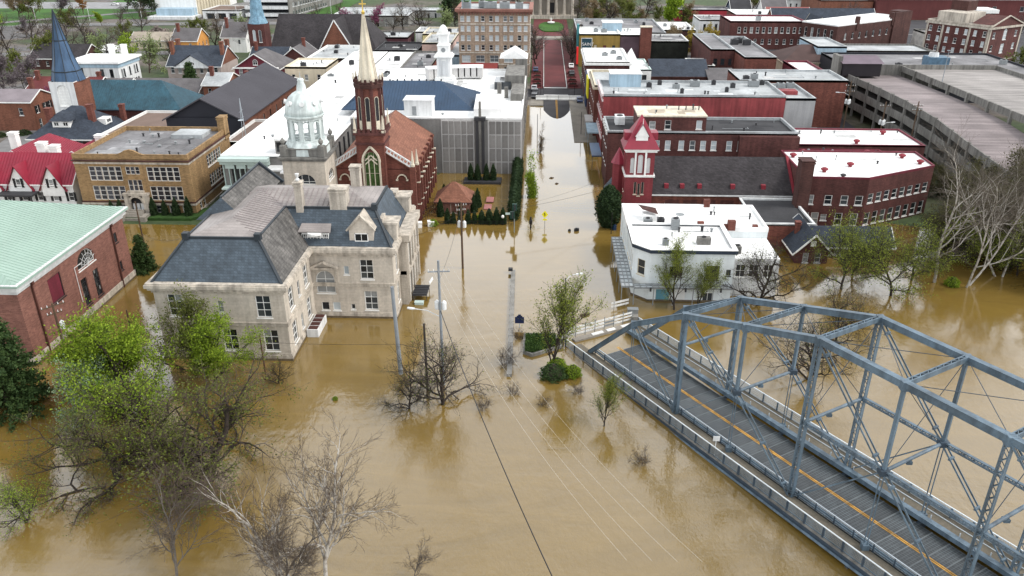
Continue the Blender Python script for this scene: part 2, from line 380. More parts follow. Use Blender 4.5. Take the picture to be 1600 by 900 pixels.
        if seam:
            mb = MB()
            for f in top: seams(mb, [Vector(fx(*p)) for p in f], seam)
            q = s.part(mb, 'roof_seams', seammat or rm); q['kind'] = 'stuff'
        return o
def seams(mb, F, step, w=.05, h=.07):
    h0 = (F[1] - F[0]); h0.z = 0; h0.normalize(); nrm = (F[1] - F[0]).cross(F[2] - F[0]).normalized()
    if nrm.z < 0: nrm = -nrm
    sd = nrm.cross(h0).normalized(); o = F[0]
    q = [((p - o).dot(h0), (p - o).dot(sd)) for p in F]; u0 = min(a for a, b in q); u1 = max(a for a, b in q); n = len(q)
    u = u0 + step * .5
    while u < u1:
        hit = []
        for i in range(n):
            (a, b), (c, d) = q[i], q[(i + 1) % n]
            if (a - u) * (c - u) < 0: hit.append(b + (d - b) * (u - a) / (c - a))
        if len(hit) >= 2 and abs(hit[0] - hit[1]) > .3:
            mb.beam(o + h0 * u + sd * hit[0] + nrm * .03, o + h0 * u + sd * hit[1] + nrm * .03, w, h, 0, nrm)
        u += step
def chimney(B, x0, x1, y0, y1, z0, z1, m, cap=None, name='chimney'):
    mb = MB(); mb.box(x0, x1, y0, y1, z0, z1); o = B.part(mb, name, m)
    mb = MB(); mb.box(x0 - .12, x1 + .12, y0 - .12, y1 + .12, z1 - .45, z1 - .2); mb.box(x0 - .15, x1 + .15, y0 - .15, y1 + .15, z1 + .003, z1 + .14)
    c = mb.build('cap', cap or m, o, B.off); return o
def unit(B, x, y, z, w, d, h, m=None, kind='box'):
    """roof-top air handler: cabinet on feet with a fan ring and louvred side"""
    mb = MB(); mb.box(x - w / 2, x + w / 2, y - d / 2, y + d / 2, z + .12, z + h)
    for i in (-1, 1): mb.box(x - w / 2, x + w / 2, y + i * d * .35 - .08, y + i * d * .35 + .08, z - .02, z + .12)
    for k in range(4): mb.box(x - w * .42, x + w * .42, y - d / 2 - .03, y - d / 2, z + h * (.25 + .16 * k), z + h * (.32 + .16 * k))
    o = B.part(mb, 'roof_unit', m or hvacm)
    f = MB(); r = min(w, d) * .34; f.lathe([(r, 0), (r, .12), (r * .85, .13), (r * .8, .03)], (x, y, z + h + .002), 12); f.build('fan', darkunit, o, B.off)
    return o
def clutter(B, x0, x1, y0, y1, z, n, seed, tone=None):
    """patches, pipe runs and stub vents that collect on a flat roof"""
    rg = random.Random(seed); pm = tone or mat("roof_patch_grey", (.46, .46, .455), .8, .25, .4, .12, 2)
    for k in range(n):
        w, d = rg.uniform(1.2, 4.5), rg.uniform(.8, 3.2); x, y = rg.uniform(x0 + .6, max(x0 + .7, x1 - w - .6)), rg.uniform(y0 + .6, max(y0 + .7, y1 - d - .6)); zz = z + .006 + .004 * k
        mb = MB(); mb.box(x, min(x + w, x1 - .5), y, min(y + d, y1 - .5), z - .01, zz); B.part(mb, 'roof_patch', pm)
    for k in range(n):
        x, y = rg.uniform(x0 + 1, x1 - 1), rg.uniform(y0 + 1, y1 - 1); h = rg.uniform(.35, .9); r = rg.uniform(.08, .2); mb = MB(); mb.lathe([(r, 0), (r, h), (r * 1.6, h), (r * 1.6, h + .1), (.02, h + .2)], (x, y, z), 8); B.part(mb, 'stub_vent', hvacm if k % 2 else darkunit)
    for k in range(max(1, n // 3)):
        x, y = rg.uniform(x0 + 1, x1 - 1), rg.uniform(y0 + 1, y1 - 1); mb = MB(); e = min(x1 - .8, x + rg.uniform(3, 9)); mb.tube((x, y, z + .18), (e, y, z + .18), .05, n=6); f = min(y1 - .8, y + rg.uniform(1, 5)); mb.tube((e, y, z + .18), (e, f, z + .18), .05, n=6); B.part(mb, 'roof_pipe', hvacm)
def vent(B, x, y, z, r=.5, m=None, n=10):
    mb = MB(); mb.lathe([(r * .55, 0), (r * .55, r * .6), (r * .8, r * .62), (r * 1.15, r * .95), (r * 1.15, r * 1.15), (r * .5, r * 1.5)], (x, y, z), n); return B.part(mb, 'roof_vent', m or redvent, False)
# ================================================================== SETTING
def smooth(a): a = np.clip(a, 0, 1); return a * a * (3 - 2 * a)
_wx = [-3000, -49, -45, -24, -21, -6, -4, 8, 9, 15, 17, 44, 50, 78, 88, 3000]
_wy = [138.6, 138.6, 160, 168, 178, 178, 243, 241, 240, 240, 172, 172, 150, 140, 134, 134]
def ground_h(x, y):
    x = np.asarray(x, float); y = np.asarray(y, float)
    w = np.interp(x, _wx, _wy)
    h = np.clip((y - w) * .022, -2.6, .9)
    h = h + smooth((y - 330) / 500) * 6.0
    return h
xs = np.concatenate([[-3000, -1500, -800], np.arange(-480, -60, 8), np.arange(-60, 110, 2.), np.arange(110, 480, 8), [800, 1500, 3000]])
ys = np.concatenate([[-600, -200, 0], np.arange(60, 110, 10), np.arange(110, 290, 2.), np.arange(290, 620, 8), [800, 1200, 2000, 4000]])
X, Y = np.meshgrid(xs, ys); Zg = ground_h(X, Y)
def np_mesh(name, V, F, mats, parent=None, smooth_=False):
    me = bpy.data.meshes.new(name); V = np.asarray(V, np.float32); F = np.asarray(F, np.int32); k = F.shape[1]
    me.vertices.add(len(V)); me.vertices.foreach_set('co', V.ravel())
    me.loops.add(F.size); me.loops.foreach_set('vertex_index', F.ravel())
    me.polygons.add(len(F)); me.polygons.foreach_set('loop_start', np.arange(0, F.size, k, dtype=np.int32))
    try: me.polygons.foreach_set('loop_total', np.full(len(F), k, np.int32))
    except Exception: pass
    if smooth_: me.polygons.foreach_set('use_smooth', np.ones(len(F), bool))
    for m in (mats if isinstance(mats, (list, tuple)) else [mats]): me.materials.append(m)
    me.update(calc_edges=True); me.validate()
    return link(bpy.data.objects.new(name, me), parent)
ny, nx = X.shape; idx = np.arange(nx * ny).reshape(ny, nx)
GF = np.stack([idx[:-1, :-1], idx[:-1, 1:], idx[1:, 1:], idx[1:, :-1]], -1).reshape(-1, 4)
def nodes_mat(name):
    m = bpy.data.materials.new(name); m.use_nodes = True; return m, m.node_tree.nodes, m.node_tree.links, m.node_tree.nodes['Principled BSDF']
gm, N, L, b = nodes_mat("town_ground")
tc = N.new("ShaderNodeTexCoord"); n1 = N.new("ShaderNodeTexNoise"); n1.inputs['Scale'].default_value = .022; n1.inputs['Detail'].default_value = 4; L.new(tc.outputs['Object'], n1.inputs['Vector'])
n2 = N.new("ShaderNodeTexNoise"); n2.inputs['Scale'].default_value = .6; n2.inputs['Detail'].default_value = 5; L.new(tc.outputs['Object'], n2.inputs['Vector'])
cr = N.new("ShaderNodeValToRGB"); e = cr.color_ramp.elements; e[0].position = .38; e[0].color = (.10, .095, .095, 1); e[1].position = .5; e[1].color = (.055, .06, .03, 1)
q = e.new(.58); q.color = (.04, .065, .02, 1); q = e.new(.44); q.color = (.12, .10, .085, 1)
L.new(n1.outputs['Fac'], cr.inputs[0]); mr = N.new("ShaderNodeMapRange"); mr.inputs['From Min'].default_value = .3; mr.inputs['From Max'].default_value = .7; mr.inputs['To Min'].default_value = .65; mr.inputs['To Max'].default_value = 1.35
L.new(n2.outputs['Fac'], mr.inputs['Value']); v = N.new("ShaderNodeVectorMath"); v.operation = 'SCALE'; L.new(cr.outputs[0], v.inputs[0]); L.new(mr.outputs[0], v.inputs['Scale']); L.new(v.outputs[0], b.inputs['Base Color']); b.inputs['Roughness'].default_value = .95
g = np_mesh('ground', np.stack([X, Y, Zg], -1).reshape(-1, 3), GF, gm, None, True); g['kind'] = 'structure'
# ---- flood water
wm, N, L, b = nodes_mat("muddy_flood_water")
tc = N.new("ShaderNodeTexCoord")
mp = N.new("ShaderNodeMapping"); mp.inputs['Scale'].default_value = (1, .55, 1); mp.inputs['Rotation'].default_value = (0, 0, R(28)); L.new(tc.outputs['Object'], mp.inputs['Vector'])
n1 = N.new("ShaderNodeTexNoise"); n1.inputs['Scale'].default_value = .03; n1.inputs['Detail'].default_value = 4; n1.inputs['Distortion'].default_value = 1.2; L.new(mp.outputs[0], n1.inputs['Vector'])
cr = N.new("ShaderNodeValToRGB"); e = cr.color_ramp.elements; e[0].position = .3; e[0].color = (.165, .104, .022, 1); e[1].position = .72; e[1].color = (.19, .126, .037, 1)
L.new(n1.outputs['Fac'], cr.inputs[0])
mpf = N.new("ShaderNodeMapping"); mpf.inputs['Scale'].default_value = (.05, .22, 1); mpf.inputs['Rotation'].default_value = (0, 0, R(-25)); L.new(tc.outputs['Object'], mpf.inputs['Vector'])
nf = N.new("ShaderNodeTexNoise"); nf.inputs['Scale'].default_value = 1.; nf.inputs['Detail'].default_value = 7; nf.inputs['Roughness'].default_value = .62; nf.inputs['Distortion'].default_value = 1.6; L.new(mpf.outputs[0], nf.inputs['Vector'])
mrf = N.new("ShaderNodeMapRange"); mrf.inputs['From Min'].default_value = .32; mrf.inputs['From Max'].default_value = .68; mrf.inputs['To Min'].default_value = .9; mrf.inputs['To Max'].default_value = 1.1; L.new(nf.outputs['Fac'], mrf.inputs['Value'])
vsc = N.new("ShaderNodeVectorMath"); vsc.operation = 'SCALE'; L.new(cr.outputs[0], vsc.inputs[0]); L.new(mrf.outputs[0], vsc.inputs['Scale']); L.new(vsc.outputs[0], b.inputs['Base Color'])
b.inputs['Roughness'].default_value = .07; b.inputs['IOR'].default_value = 2.05; b.inputs['Specular IOR Level'].default_value = .5
na = N.new("ShaderNodeTexNoise"); na.inputs['Scale'].default_value = 1.1; na.inputs['Detail'].default_value = 4; na.inputs['Roughness'].default_value = .6; L.new(mp.outputs[0], na.inputs['Vector'])
nb = N.new("ShaderNodeTexNoise"); nb.inputs['Scale'].default_value = .035; nb.inputs['Detail'].default_value = 2; L.new(tc.outputs['Object'], nb.inputs['Vector'])
sx = N.new("ShaderNodeSeparateXYZ"); L.new(tc.outputs['Object'], sx.inputs[0])
my = N.new("ShaderNodeMapRange"); my.inputs['From Min'].default_value = 60; my.inputs['From Max'].default_value = 135; my.inputs['To Min'].default_value = 1; my.inputs['To Max'].default_value = .07; L.new(sx.outputs[1], my.inputs['Value'])
mb_ = N.new("ShaderNodeMapRange"); mb_.inputs['From Min'].default_value = .35; mb_.inputs['From Max'].default_value = .65; mb_.inputs['To Min'].default_value = .35; mb_.inputs['To Max'].default_value = 1.3; L.new(nb.outputs['Fac'], mb_.inputs['Value'])
mm = N.new("ShaderNodeMath"); mm.operation = 'MULTIPLY'; L.new(my.outputs[0], mm.inputs[0]); L.new(mb_.outputs[0], mm.inputs[1])
bp = N.new("ShaderNodeBump"); bp.inputs['Distance'].default_value = .075; L.new(mm.outputs[0], bp.inputs['Strength']); hm = N.new("ShaderNodeMath"); hm.operation = 'MULTIPLY_ADD'; hm.inputs[1].default_value = .7; L.new(nf.outputs['Fac'], hm.inputs[0]); L.new(na.outputs['Fac'], hm.inputs[2]); L.new(hm.outputs[0], bp.inputs['Height']); L.new(bp.outputs[0], b.inputs['Normal'])
mb = MB(); mb.face([(-900, -400, 0), (900, -400, 0), (900, 258, 0), (-900, 258, 0)]); o = mb.build('flood_water', wm); o['kind'] = 'structure'
def sheet(name, poly, m, dz=.02, n=None, kind='structure', step=4.):
    """a sheet draped on the ground: rectangle (x0,x1,y0,y1)"""
    x0, x1, y0, y1 = poly; xs = np.linspace(x0, x1, max(2, int((x1 - x0) / step) + 1)); ys = np.linspace(y0, y1, max(2, int((y1 - y0) / step) + 1))
    X, Y = np.meshgrid(xs, ys); Z = ground_h(X, Y) + dz; ny, nx = X.shape; i = np.arange(nx * ny).reshape(ny, nx)
    F = np.stack([i[:-1, :-1], i[:-1, 1:], i[1:, 1:], i[1:, :-1]], -1).reshape(-1, 4)
    o = np_mesh(name, np.stack([X, Y, Z], -1).reshape(-1, 3), F, m); o['kind'] = kind; return o
# main street: crowned asphalt coming out of the water, then the brick-paved mall
xs = np.linspace(.7, 8.5, 9); ys = np.arange(214, 266.1, 2.); X, Y = np.meshgrid(xs, ys)
def street_z(x, y): return np.clip((y - 237) * .024, -.5, .62) + .25 * (1 - ((np.asarray(x) - 4.6) / 3.9) ** 2)
ny, nx = X.shape; i = np.arange(nx * ny).reshape(ny, nx); SF = np.stack([i[:-1, :-1], i[:-1, 1:], i[1:, 1:], i[1:, :-1]], -1).reshape(-1, 4)
o = np_mesh('street', np.stack([X, Y, street_z(X, Y) + .03], -1).reshape(-1, 3), SF, asphalt); o['kind'] = 'structure'
mb = MB()
for k in range(12):
    y0 = 216 + k * 2.7; y1 = y0 + 2.7
    for dx in (-.2, .12): mb.face([(4.6 + dx, y0, street_z(4.6, y0) + .04), (4.75 + dx, y0, street_z(4.6, y0) + .04), (4.75 + dx, y1, street_z(4.6, y1) + .04), (4.6 + dx, y1, street_z(4.6, y1) + .04)])
o = mb.build('street_centre_line', yline); o['kind'] = 'structure'
sheet('street_margin', (-4.0, 14.6, 230, 253), sidewalkm, .012, step=1.2)
sheet('cross_street', (-60, 60, 253, 264), asphalt, .06)
mb = MB()
for y0, y1 in ((263.2, 264.4), (252.2, 253.2)): mb.box(.8, 8.4, y0, y1, .9, .99)
o = mb.build('crosswalk_line', panel_lt); o['kind'] = 'structure'
o = sheet('brick_mall', (.9, 8.2, 264.5, 368), brickroad, .07)
for x0, x1 in ((-3.7, .55), (8.6, 13.2)): sheet('brick_sidewalk', (x0, x1, 264.5, 368), brickroad, .16)
mb = MB()
for x in (.7, 8.3): mb.box(x - .12, x + .12, 264.5, 368, .8, 1.25)
o = mb.build('kerb', panel_lt); o['kind'] = 'structure'
# dry sidewalks (with kerb) either side of the street
for x0, x1, y0 in ((-3.4, .6, 241), (8.6, 14.4, 200)):
    mb = MB()
    ysn = list(np.arange(y0, 253, 3.)) + [253]
    for a, c in zip(ysn[:-1], ysn[1:]):
        za, zc = max(.0, float(street_z(.7, a))) + .13, max(.0, float(street_z(.7, c))) + .13
        mb.face([(x0, a, za), (x1, a, za), (x1, c, zc), (x0, c, zc)])
        e = x1 if x1 < 5 else x0
        q = [(e, a, za), (e, a, -.6), (e, c, -.6), (e, c, zc)]; mb.face(q)
    mb.face([(x0, y0, .13), (x0, y0, -.6), (x1, y0, -.6), (x1, y0, .13)])
    o = mb.build('sidewalk', sidewalkm); o['kind'] = 'structure'
sheet('brick_plaza', (-4.5, 12.5, 380, 436), brickroad, .1)
mb = MB(); mb.prism([(4.3 + 6.2 * math.cos(t * math.pi / 16), 408 + 19 * max(-.86, min(.86, math.sin(t * math.pi / 16)))) for t in range(32)], .9, 1.75); o = mb.build('oval_lawn', lawn); o['kind'] = 'structure'
sheet('paved_strip', (-6, 14, 372, 379), sidewalkm, .1)
# lawns and roads of the far town
for a in ((-175, -112, 470, 520), (-145, -108, 440, 470), (-262, -200, 430, 520), (-330, -262, 400, 470), (-60, -28, 448, 520), (-250, -180, 540, 600)): sheet('lawn', a, lawn, .12, step=8)
def road(pts, w, m=None, name='road', dz=.1):
    V = []; F = []
    for i, (x, y) in enumerate(pts):
        a = Vector(pts[max(0, i - 1)]); c = Vector(pts[min(len(pts) - 1, i + 1)]); d = (c - a).normalized(); n = Vector((d.y, -d.x)) * w / 2
        for s in (-1, 1): V.append((x + n.x * s, y + n.y * s, float(ground_h(x, y)) + dz))
    for i in range(len(pts) - 1): F.append((2 * i, 2 * i + 2, 2 * i + 3, 2 * i + 1))
    o = np_mesh(name, V, F, m or mat("far_road", (.24, .235, .235), .9)); o['kind'] = 'structure'; return o
def line(a, c, n=12): return [(a[0] + (c[0] - a[0]) * i / n, a[1] + (c[1] - a[1]) * i / n) for i in range(n + 1)]
road(line((-420, 392), (-60, 424), 30), 11); road(line((-196, 425), (-160, 560), 16), 10, dz=.13); road(line((-420, 300), (-130, 330), 26), 9, dz=.12)
road(line((-340, 360), (-150, 520), 24), 8, dz=.15); road(line((-128, 178), (-165, 330), 20), 8, dz=.11); road(line((12, 372), (260, 405), 30), 9, dz=.12); road(line((66, 170), (82, 330), 20), 7, dz=.12)
sheet('parking_lot', (-330, -200, 470, 500), mat("pale_lot", (.33, .33, .34), .9), .16, step=8)
sheet('parking_lot', (180, 280, 190, 300), asphalt, .14, step=8)
sheet('parking_lot', (140, 330, 306, 438), asphalt, .14, step=8); sheet('paved_yard', (52, 84, 182, 330), asphalt, .1, step=4); sheet('paved_yard', (76, 140, 286, 345), asphalt, .1, step=8)
mb = MB(); mb.prism([(-90.5, 140.2), (-66.6, 140.5), (-64, 143), (-64, 146.5), (-90.5, 146.5)], -1, .55); o = mb.build('lawn', mat("dark_lawn", (.035, .085, .015), .95, .3, .3, .3, 3)); o['kind'] = 'structure'
# ================================================================== BUILDINGS, left of the street
# ---- limestone building with mansard roofs
B = Bld('stone_courthouse', (-36, 108, 0), "limestone building with blue slate mansard roof and wing standing in brown floodwater", 'building')
W_ = Win(1.95, 3.1, 2, 3, white, glass, .22, split=True); Wn = Win(.75, 1.7, 1, 2, white, glass, .2); Wx = Win(1.5, 3.1, 2, 3, white, glass, .22, split=True)
wp = rect(-49.2, -32.4, 89.9, 103)
# one ashlar wall wrapped round the L-shaped footprint
foot = [(-49.2, 89.9), (-32.4, 89.9), (-32.4, 102.3), (-20.6, 102.3), (-20.6, 119.5), (-49.2, 119.5)]
Wa = Win(2.7, 3.5, 2, 3, white, glass, .25, arch=True); Wb = Win(1.1, 1.3, 1, 1, white, blindglass, .15); Ws = Win(.6, .85, 1, 1, white, glass, .15); Wl = Win(1.9, 3.0, 2, 3, white, glass, .22, split=True)
B.walls(foot, -2.5, 10.4, limestone, {
    0: [(2.6, 6.3, W_), (8.4, 6.9, Wn), (14, 6.3, W_), (3, 1.35, W_), (9, 1.35, W_), (14.4, 1.35, W_)],
    1: [(2.8, 6.3, W_), (6.2, 6.5, Win(.9, 2.2, 1, 2, whitedull, glass)), (9.8, 6.3, W_), (2.8, 1.35, W_), (6.2, 1.6, Win(.9, 2.2, 1, 2, whitedull, glass)), (9.8, 1.35, W_)],
    2: [(1.9, 3.9, Wa), (5.1, 6.9, Win(.75, 1.3, 1, 1, white, blindglass)), (8.0, 6.2, Wl), (8.3, 1.3, Wl), (1.55, 1.15, Wb), (3.2, 1.15, Wb), (5.6, 1.35, Ws)],
    3: [(3 + i * 2.95, z, Wx) for i in range(7) for z in (6.2, 1.35) if i not in (2, 4)],
    5: spread(29.6, 7, .03, .97, (1.3, 6.2), Wx), 4: spread(28.6, 8, .03, .97, (1.3, 6.2), Wx)})
mb = MB(); mb.ring(foot, .004, .16, 5.05, 5.5); mb.ring(foot, .004, .22, 5.5, 5.62); mb.ring(foot, .004, .2, -2.5, .75); mb.ring(foot, .004, .12, .75, .95); B.part(mb, 'string_course', limetrim)
mb = MB(); mb.ring(foot, .2, .206, -1, .32); B.part(mb, 'tide_mark', wetstone)
mb = MB(); mb.ring(foot, -.2, .18, 9.75, 10.15); mb.ring(foot, -.2, .5, 10.15, 10.5); mb.ring(foot, -.2, .75, 10.5, 10.95); mb.ring(foot, -.5, .6, 10.952, 11.15); B.part(mb, 'cornice', limetrim)
def frustum(mb, a, za, b, zb, mi=0):
    for i in range(4):
        j = (i + 1) % 4; mb.face([(*a[i], za), (*a[j], za), (*b[j], zb), (*b[i], zb)], mi)
ea = rect(-49.2, -32.4, 89.9, 112); ta = rect(-45.6, -36.2, 94.1, 112); em = rect(-49.2, -20.6, 102.3, 119.5); tm = rect(-45.6, -23.4, 106, 115.9)
mb = MB(); frustum(mb, ea, 11.0, ta, 15.6, 0); B.part(mb, 'wing_mansard', [slate])
mb = MB(); frustum(mb, em, 11.0, tm, 15.6, 0); B.part(mb, 'main_mansard', [slate])
mb = MB(); mb.face([(-32.25, 90, 11.05), (-32.25, 102.4, 11.05), (-36.0, 106.1, 15.66), (-36.05, 94.2, 15.66)]); B.part(mb, 'east_wing_slope', slate_gr)
mb = MB()   # low metal decks over the mansards
c0 = (-40.9, 98.5, 16.7); c1 = (-40.9, 111, 16.7)
A_ = [(-45.6, 94.1, 15.62), (-36.2, 94.1, 15.62), (-36.2, 111, 15.62), (-45.6, 111, 15.62)]
mb.face([A_[0], A_[1], c0]); mb.face([A_[1], A_[2], c1, c0]); mb.face([A_[3], A_[0], c0, c1])
A_ = [(-45.6, 106, 15.64), (-23.4, 106, 15.64), (-23.4, 115.9, 15.64), (-45.6, 115.9, 15.64)]; c0 = (-41, 111, 16.8); c1 = (-28, 111, 16.8)
mb.face([A_[0], A_[1], c1, c0]); mb.face([A_[1], A_[2], c1]); mb.face([A_[2], A_[3], c0, c1]); mb.face([A_[3], A_[0], c0]); B.part(mb, 'metal_roof', rosemetal)
mb = MB()
for F in ([(-45.6, 106, 15.66), (-23.4, 106, 15.66), (-28, 111, 16.83), (-41, 111, 16.83)], [(-36.2, 111, 15.66), (-36.2, 94.1, 15.66), (-40.9, 98.5, 16.74), (-40.9, 111, 16.74)]): seams(mb, [Vector(p) for p in F][::1], .75)
o = B.part(mb, 'roof_seams', mat('pale_rose_seam', (.34, .29, .29), .6)); o['kind'] = 'stuff'
mb = MB()
for a, c in (((-45.6, 94.1, 15.6), (-36.2, 94.1, 15.6)), ((-36.2, 94.1, 15.6), (-36.2, 106, 15.6)), ((-36.2, 106, 15.6), (-23.4, 106, 15.6)), ((-23.4, 106, 15.6), (-23.4, 115.9, 15.6)), ((-45.6, 94.1, 15.6), (-45.6, 115.9, 15.6))): mb.beam(a, c, .3, .34)
B.part(mb, 'roof_ridge_roll', lead)
mb = MB()
for a, c in (((-49.2, 89.9, 11.05), (-45.6, 94.1, 15.7)), ((-32.4, 89.9, 11.05), (-36.2, 94.1, 15.7)), ((-20.6, 102.3, 11.05), (-23.4, 106, 15.7))): mb = MB(); mb.beam(a, c, .35, .22); mb.box(c[0] - .4, c[0] + .4, c[1] - .4, c[1] + .4, 15.4, 16.3); B.part(mb, 'hip_roll', lead)
chimney(B, -34.5, -33.5, 105.5, 106.7, 13, 19.3, limetrim); mb = MB(); mb.lathe([(.16, 0), (.3, .25), (.12, .5), (.25, .9), (.3, 1.1), (.1, 1.15)], (-34, 106.1, 19.44), 10); B.part(mb, 'chimney_pot', whitedull)
chimney(B, -29.7, -27.3, 105.8, 107.8, 14, 18.3, limetrim); chimney(B, -28.6, -27.2, 114.6, 116, 15, 18.9, limetrim)
# dormers
mb = MB(); mb.box(-33.4, -29.6, 103.2, 105, 11.3, 13.1); o = B.part(mb, 'dormer', white)
mb = MB(); mb.face([(-33.8, 102.8, 13.1), (-29.2, 102.8, 13.1), (-29.6, 106.4, 14.5), (-33.4, 106.4, 14.5)]); mb.face([(-33.8, 102.8, 12.98), (-33.4, 106.4, 14.38), (-29.6, 106.4, 14.38), (-29.2, 102.8, 12.98)]); mb.build('dormer_roof', rosemetal, o, B.off)
for x, w in ((-31.5, 1.5), (-33, .8), (-30, .8)):
    k = B.window((x, 103.2), 0, 11.75, Win(w, .95, 3, 2, white, glass, -.05, sill=False)); k.parent = o
mb = MB(); mb.lathe([(1.1, 0), (1.1, .3), (.9, .3)], (-31.5, 103.2, 12.7), 14); mb.build('dormer_arch', white, o, B.off)
mb = MB(); mb.box(-26.6, -23.2, 103, 105.5, 11.1, 13.6); mb.face([(-26.7, 102.95, 13.6), (-23.1, 102.95, 13.6), (-24.9, 102.95, 15.5)]); o = B.part(mb, 'dormer', limestone)
mb = MB()
for sx in (-1, 1):
    q = [(-24.9 + sx * 2.0, 102.7, 13.45), (-24.9, 102.7, 15.65), (-24.9, 106.5, 15.65), (-24.9 + sx * 2.0, 105.2, 13.45)]; mb.face(q); mb.beam((-24.9 + sx * 2.0, 102.8, 13.4), (-24.9, 102.8, 15.6), .3, .25)
mb.build('dormer_roof', limetrim, o, B.off)
k = B.window((-24.9, 103), 0, 11.75, Win(1.9, 1.2, 2, 1, white, glass, -.05)); k.parent = o
# pediment over the arched window, rust stains stay in the stone
mb = MB(); mb.box(-32.39, -28.5, 101.9, 102.3, 7.7, 8.0); mb.beam((-32.4, 102.0, 8.0), (-30.5, 102.0, 8.9), .5, .3); mb.beam((-30.5, 102.0, 8.9), (-28.4, 102.0, 8.0), .5, .3); mb.box(-28.95, -28.65, 102.05, 102.3, 4, 7.7); B.part(mb, 'door_pediment', limetrim)
# east pavilion with pilasters, parapet gables and balcony
mb = MB()
mb.box(-20.6, -19.5, 106.8, 117.2, -2.5, 10.3)
for y in (107.1, 109.6, 112, 114.4, 116.9): mb.box(-19.5, -19.15, y - .35, y + .35, .5, 10.1)
mb.box(-20.6, -18.8, 106.5, 117.5, 10.3, 11.3); mb.box(-20.6, -19.1, 106.8, 117.2, 4.9, 5.5)
B.part(mb, 'east_pavilion', limetrim)
for y in (108.35, 110.8, 113.2, 115.65):
    for z in (1.2, 6.2): B.window((-19.45, y), R(90), z, Win(1.3, 2.9, 2, 3, white, glass, -.03, sill=False))
for y in (106.2, 117.6): mb = MB(); mb.box(-22.2, -20.3, y - 1.3, y + 1.3, 11, 13.6); mb.box(-22.5, -20.0, y - 1.5, y + 1.5, 13.6, 13.9); mb.box(-23.4, -22.2, y - 1.2, y + 1.2, 12.5, 14.4); B.part(mb, 'parapet_pier', limetrim)
# steep slate roof with hipped front and coped gable along the west side
rx, ry0, ry1 = -44.1, 103.2, 119.3
mb = MB(); mb.face([(rx, ry0, 17.9), (rx, ry1, 17.9), (rx - 3.6, ry1, 14.9), (rx - 3.6, ry0 - .9, 14.9)]); mb.face([(rx, ry1, 17.9), (rx, ry0, 17.9), (rx + 3.2, ry0 - .9, 15.2), (rx + 3.2, ry1, 15.2)]); B.part(mb, 'west_roof', slate_gr)
mb = MB(); mb.face([(rx - 3.6, ry0 - .9, 14.9), (rx + 3.2, ry0 - .9, 15.2), (rx, ry0, 17.9)]); B.part(mb, 'slate_hip', slate)
mb = MB(); mb.beam((rx, ry0, 17.95), (rx, ry1, 17.95), .3, .2); B.part(mb, 'ridge_cap', lead); mb = MB(); mb.beam((rx, ry1, 18.1), (rx + 3.6, ry1, 15), .45, .45); B.part(mb, 'gable_coping', lead)
mb = MB(); mb.face([(rx + 3.4, ry1 + .2, 11), (rx - 3.6, ry1 + .2, 11), (rx - 3.6, ry1 + .2, 14.9), (rx, ry1 + .2, 18), (rx + 3.4, ry1 + .2, 15)]); B.part(mb, 'rear_gable', limestone)

# ---- brick hall with pale green roof
B = Bld('green_roofed_hall', (-80, 101, 0), "rose brick hall with pale green seamed metal roof and fanlight window", 'building')
hp = rect(-97, -65.5, 87.6, 115.2)
WG = Win(1.5, 4.2, 3, 6, darkframe, glass, .2, split=True)
B.walls(hp, -2.5, 11.0, rosebrick, {1: [(15.8, 7.2, Win(4.6, 2.5, 1, 1, white, glass, .25, arch=True)), (14.1, 1.7, WG), (17.4, 1.7, WG), (7.8, 5.6, Win(3.0, 3.6, 1, 1, darkframe, maroon, .12)), (24.6, 7.2, Win(.9, 1.6, 2, 3, darkframe, glass)), (24.4, 2.6, Win(.9, 1.5, 2, 3, darkframe, glass))],
                                   0: spread(31.5, 5, .1, .95, (2,), WG)})
mb = MB()     # spokes of the fanlight
for k in range(1, 8):
    t = math.pi * k / 8; mb.beam((-65.32, 103.4, 7.35), (-65.32, 103.4 + 2.2 * math.cos(t), 7.35 + 2.3 * math.sin(t)), .05, .05)
for k in range(8):
    for r in (.45, .75):
        t0, t1 = math.pi * k / 8, math.pi * (k + 1) / 8; mb.beam((-65.32, 103.4 + 2.2 * r * math.cos(t0), 7.35 + 2.3 * r * math.sin(t0)), (-65.32, 103.4 + 2.2 * r * math.cos(t1), 7.35 + 2.3 * r * math.sin(t1)), .05, .05)
B.part(mb, 'fanlight_bars', whitedull)
B.cornice(hp, -2.5, 1.15, .18, limetrim, 'plinth'); mb = MB(); mb.ring(hp, .18, .187, -1, .3); B.part(mb, 'tide_mark', wetstone)
mb = MB(); mb.ring(hp, -.2, .15, 10.2, 10.7); mb.ring(hp, -.2, .5, 10.7, 11.3); mb.ring(hp, -.2, .85, 11.3, 11.75); B.part(mb, 'cornice', whitedull)
B.pitched(-97, -65.5, 87.6, 115.2, 11.9, 17.0, 'y', copper, None, (11, 11), .85, copper, .62)
mb = MB()
dpm = mat("rust_brown_pipe", (.11, .04, .03), .7)
for y in (90.5, 111.2): mb = MB(); mb.tube((-65.3, y, -1), (-65.3, y, 10.6), .13, n=8); mb.box(-65.45, -65.0, y - .2, y + .2, 10.2, 10.7); B.part(mb, 'downpipe', dpm)
mb = MB(); mb.tube((-65.3, 100, 3), (-65.3, 100, 8.3), .05, n=6); mb.beam((-65.3, 100, 8.3), (-64.6, 100.8, 8.8), .08, .08)
B.part(mb, 'wall_conduit', whitedull)

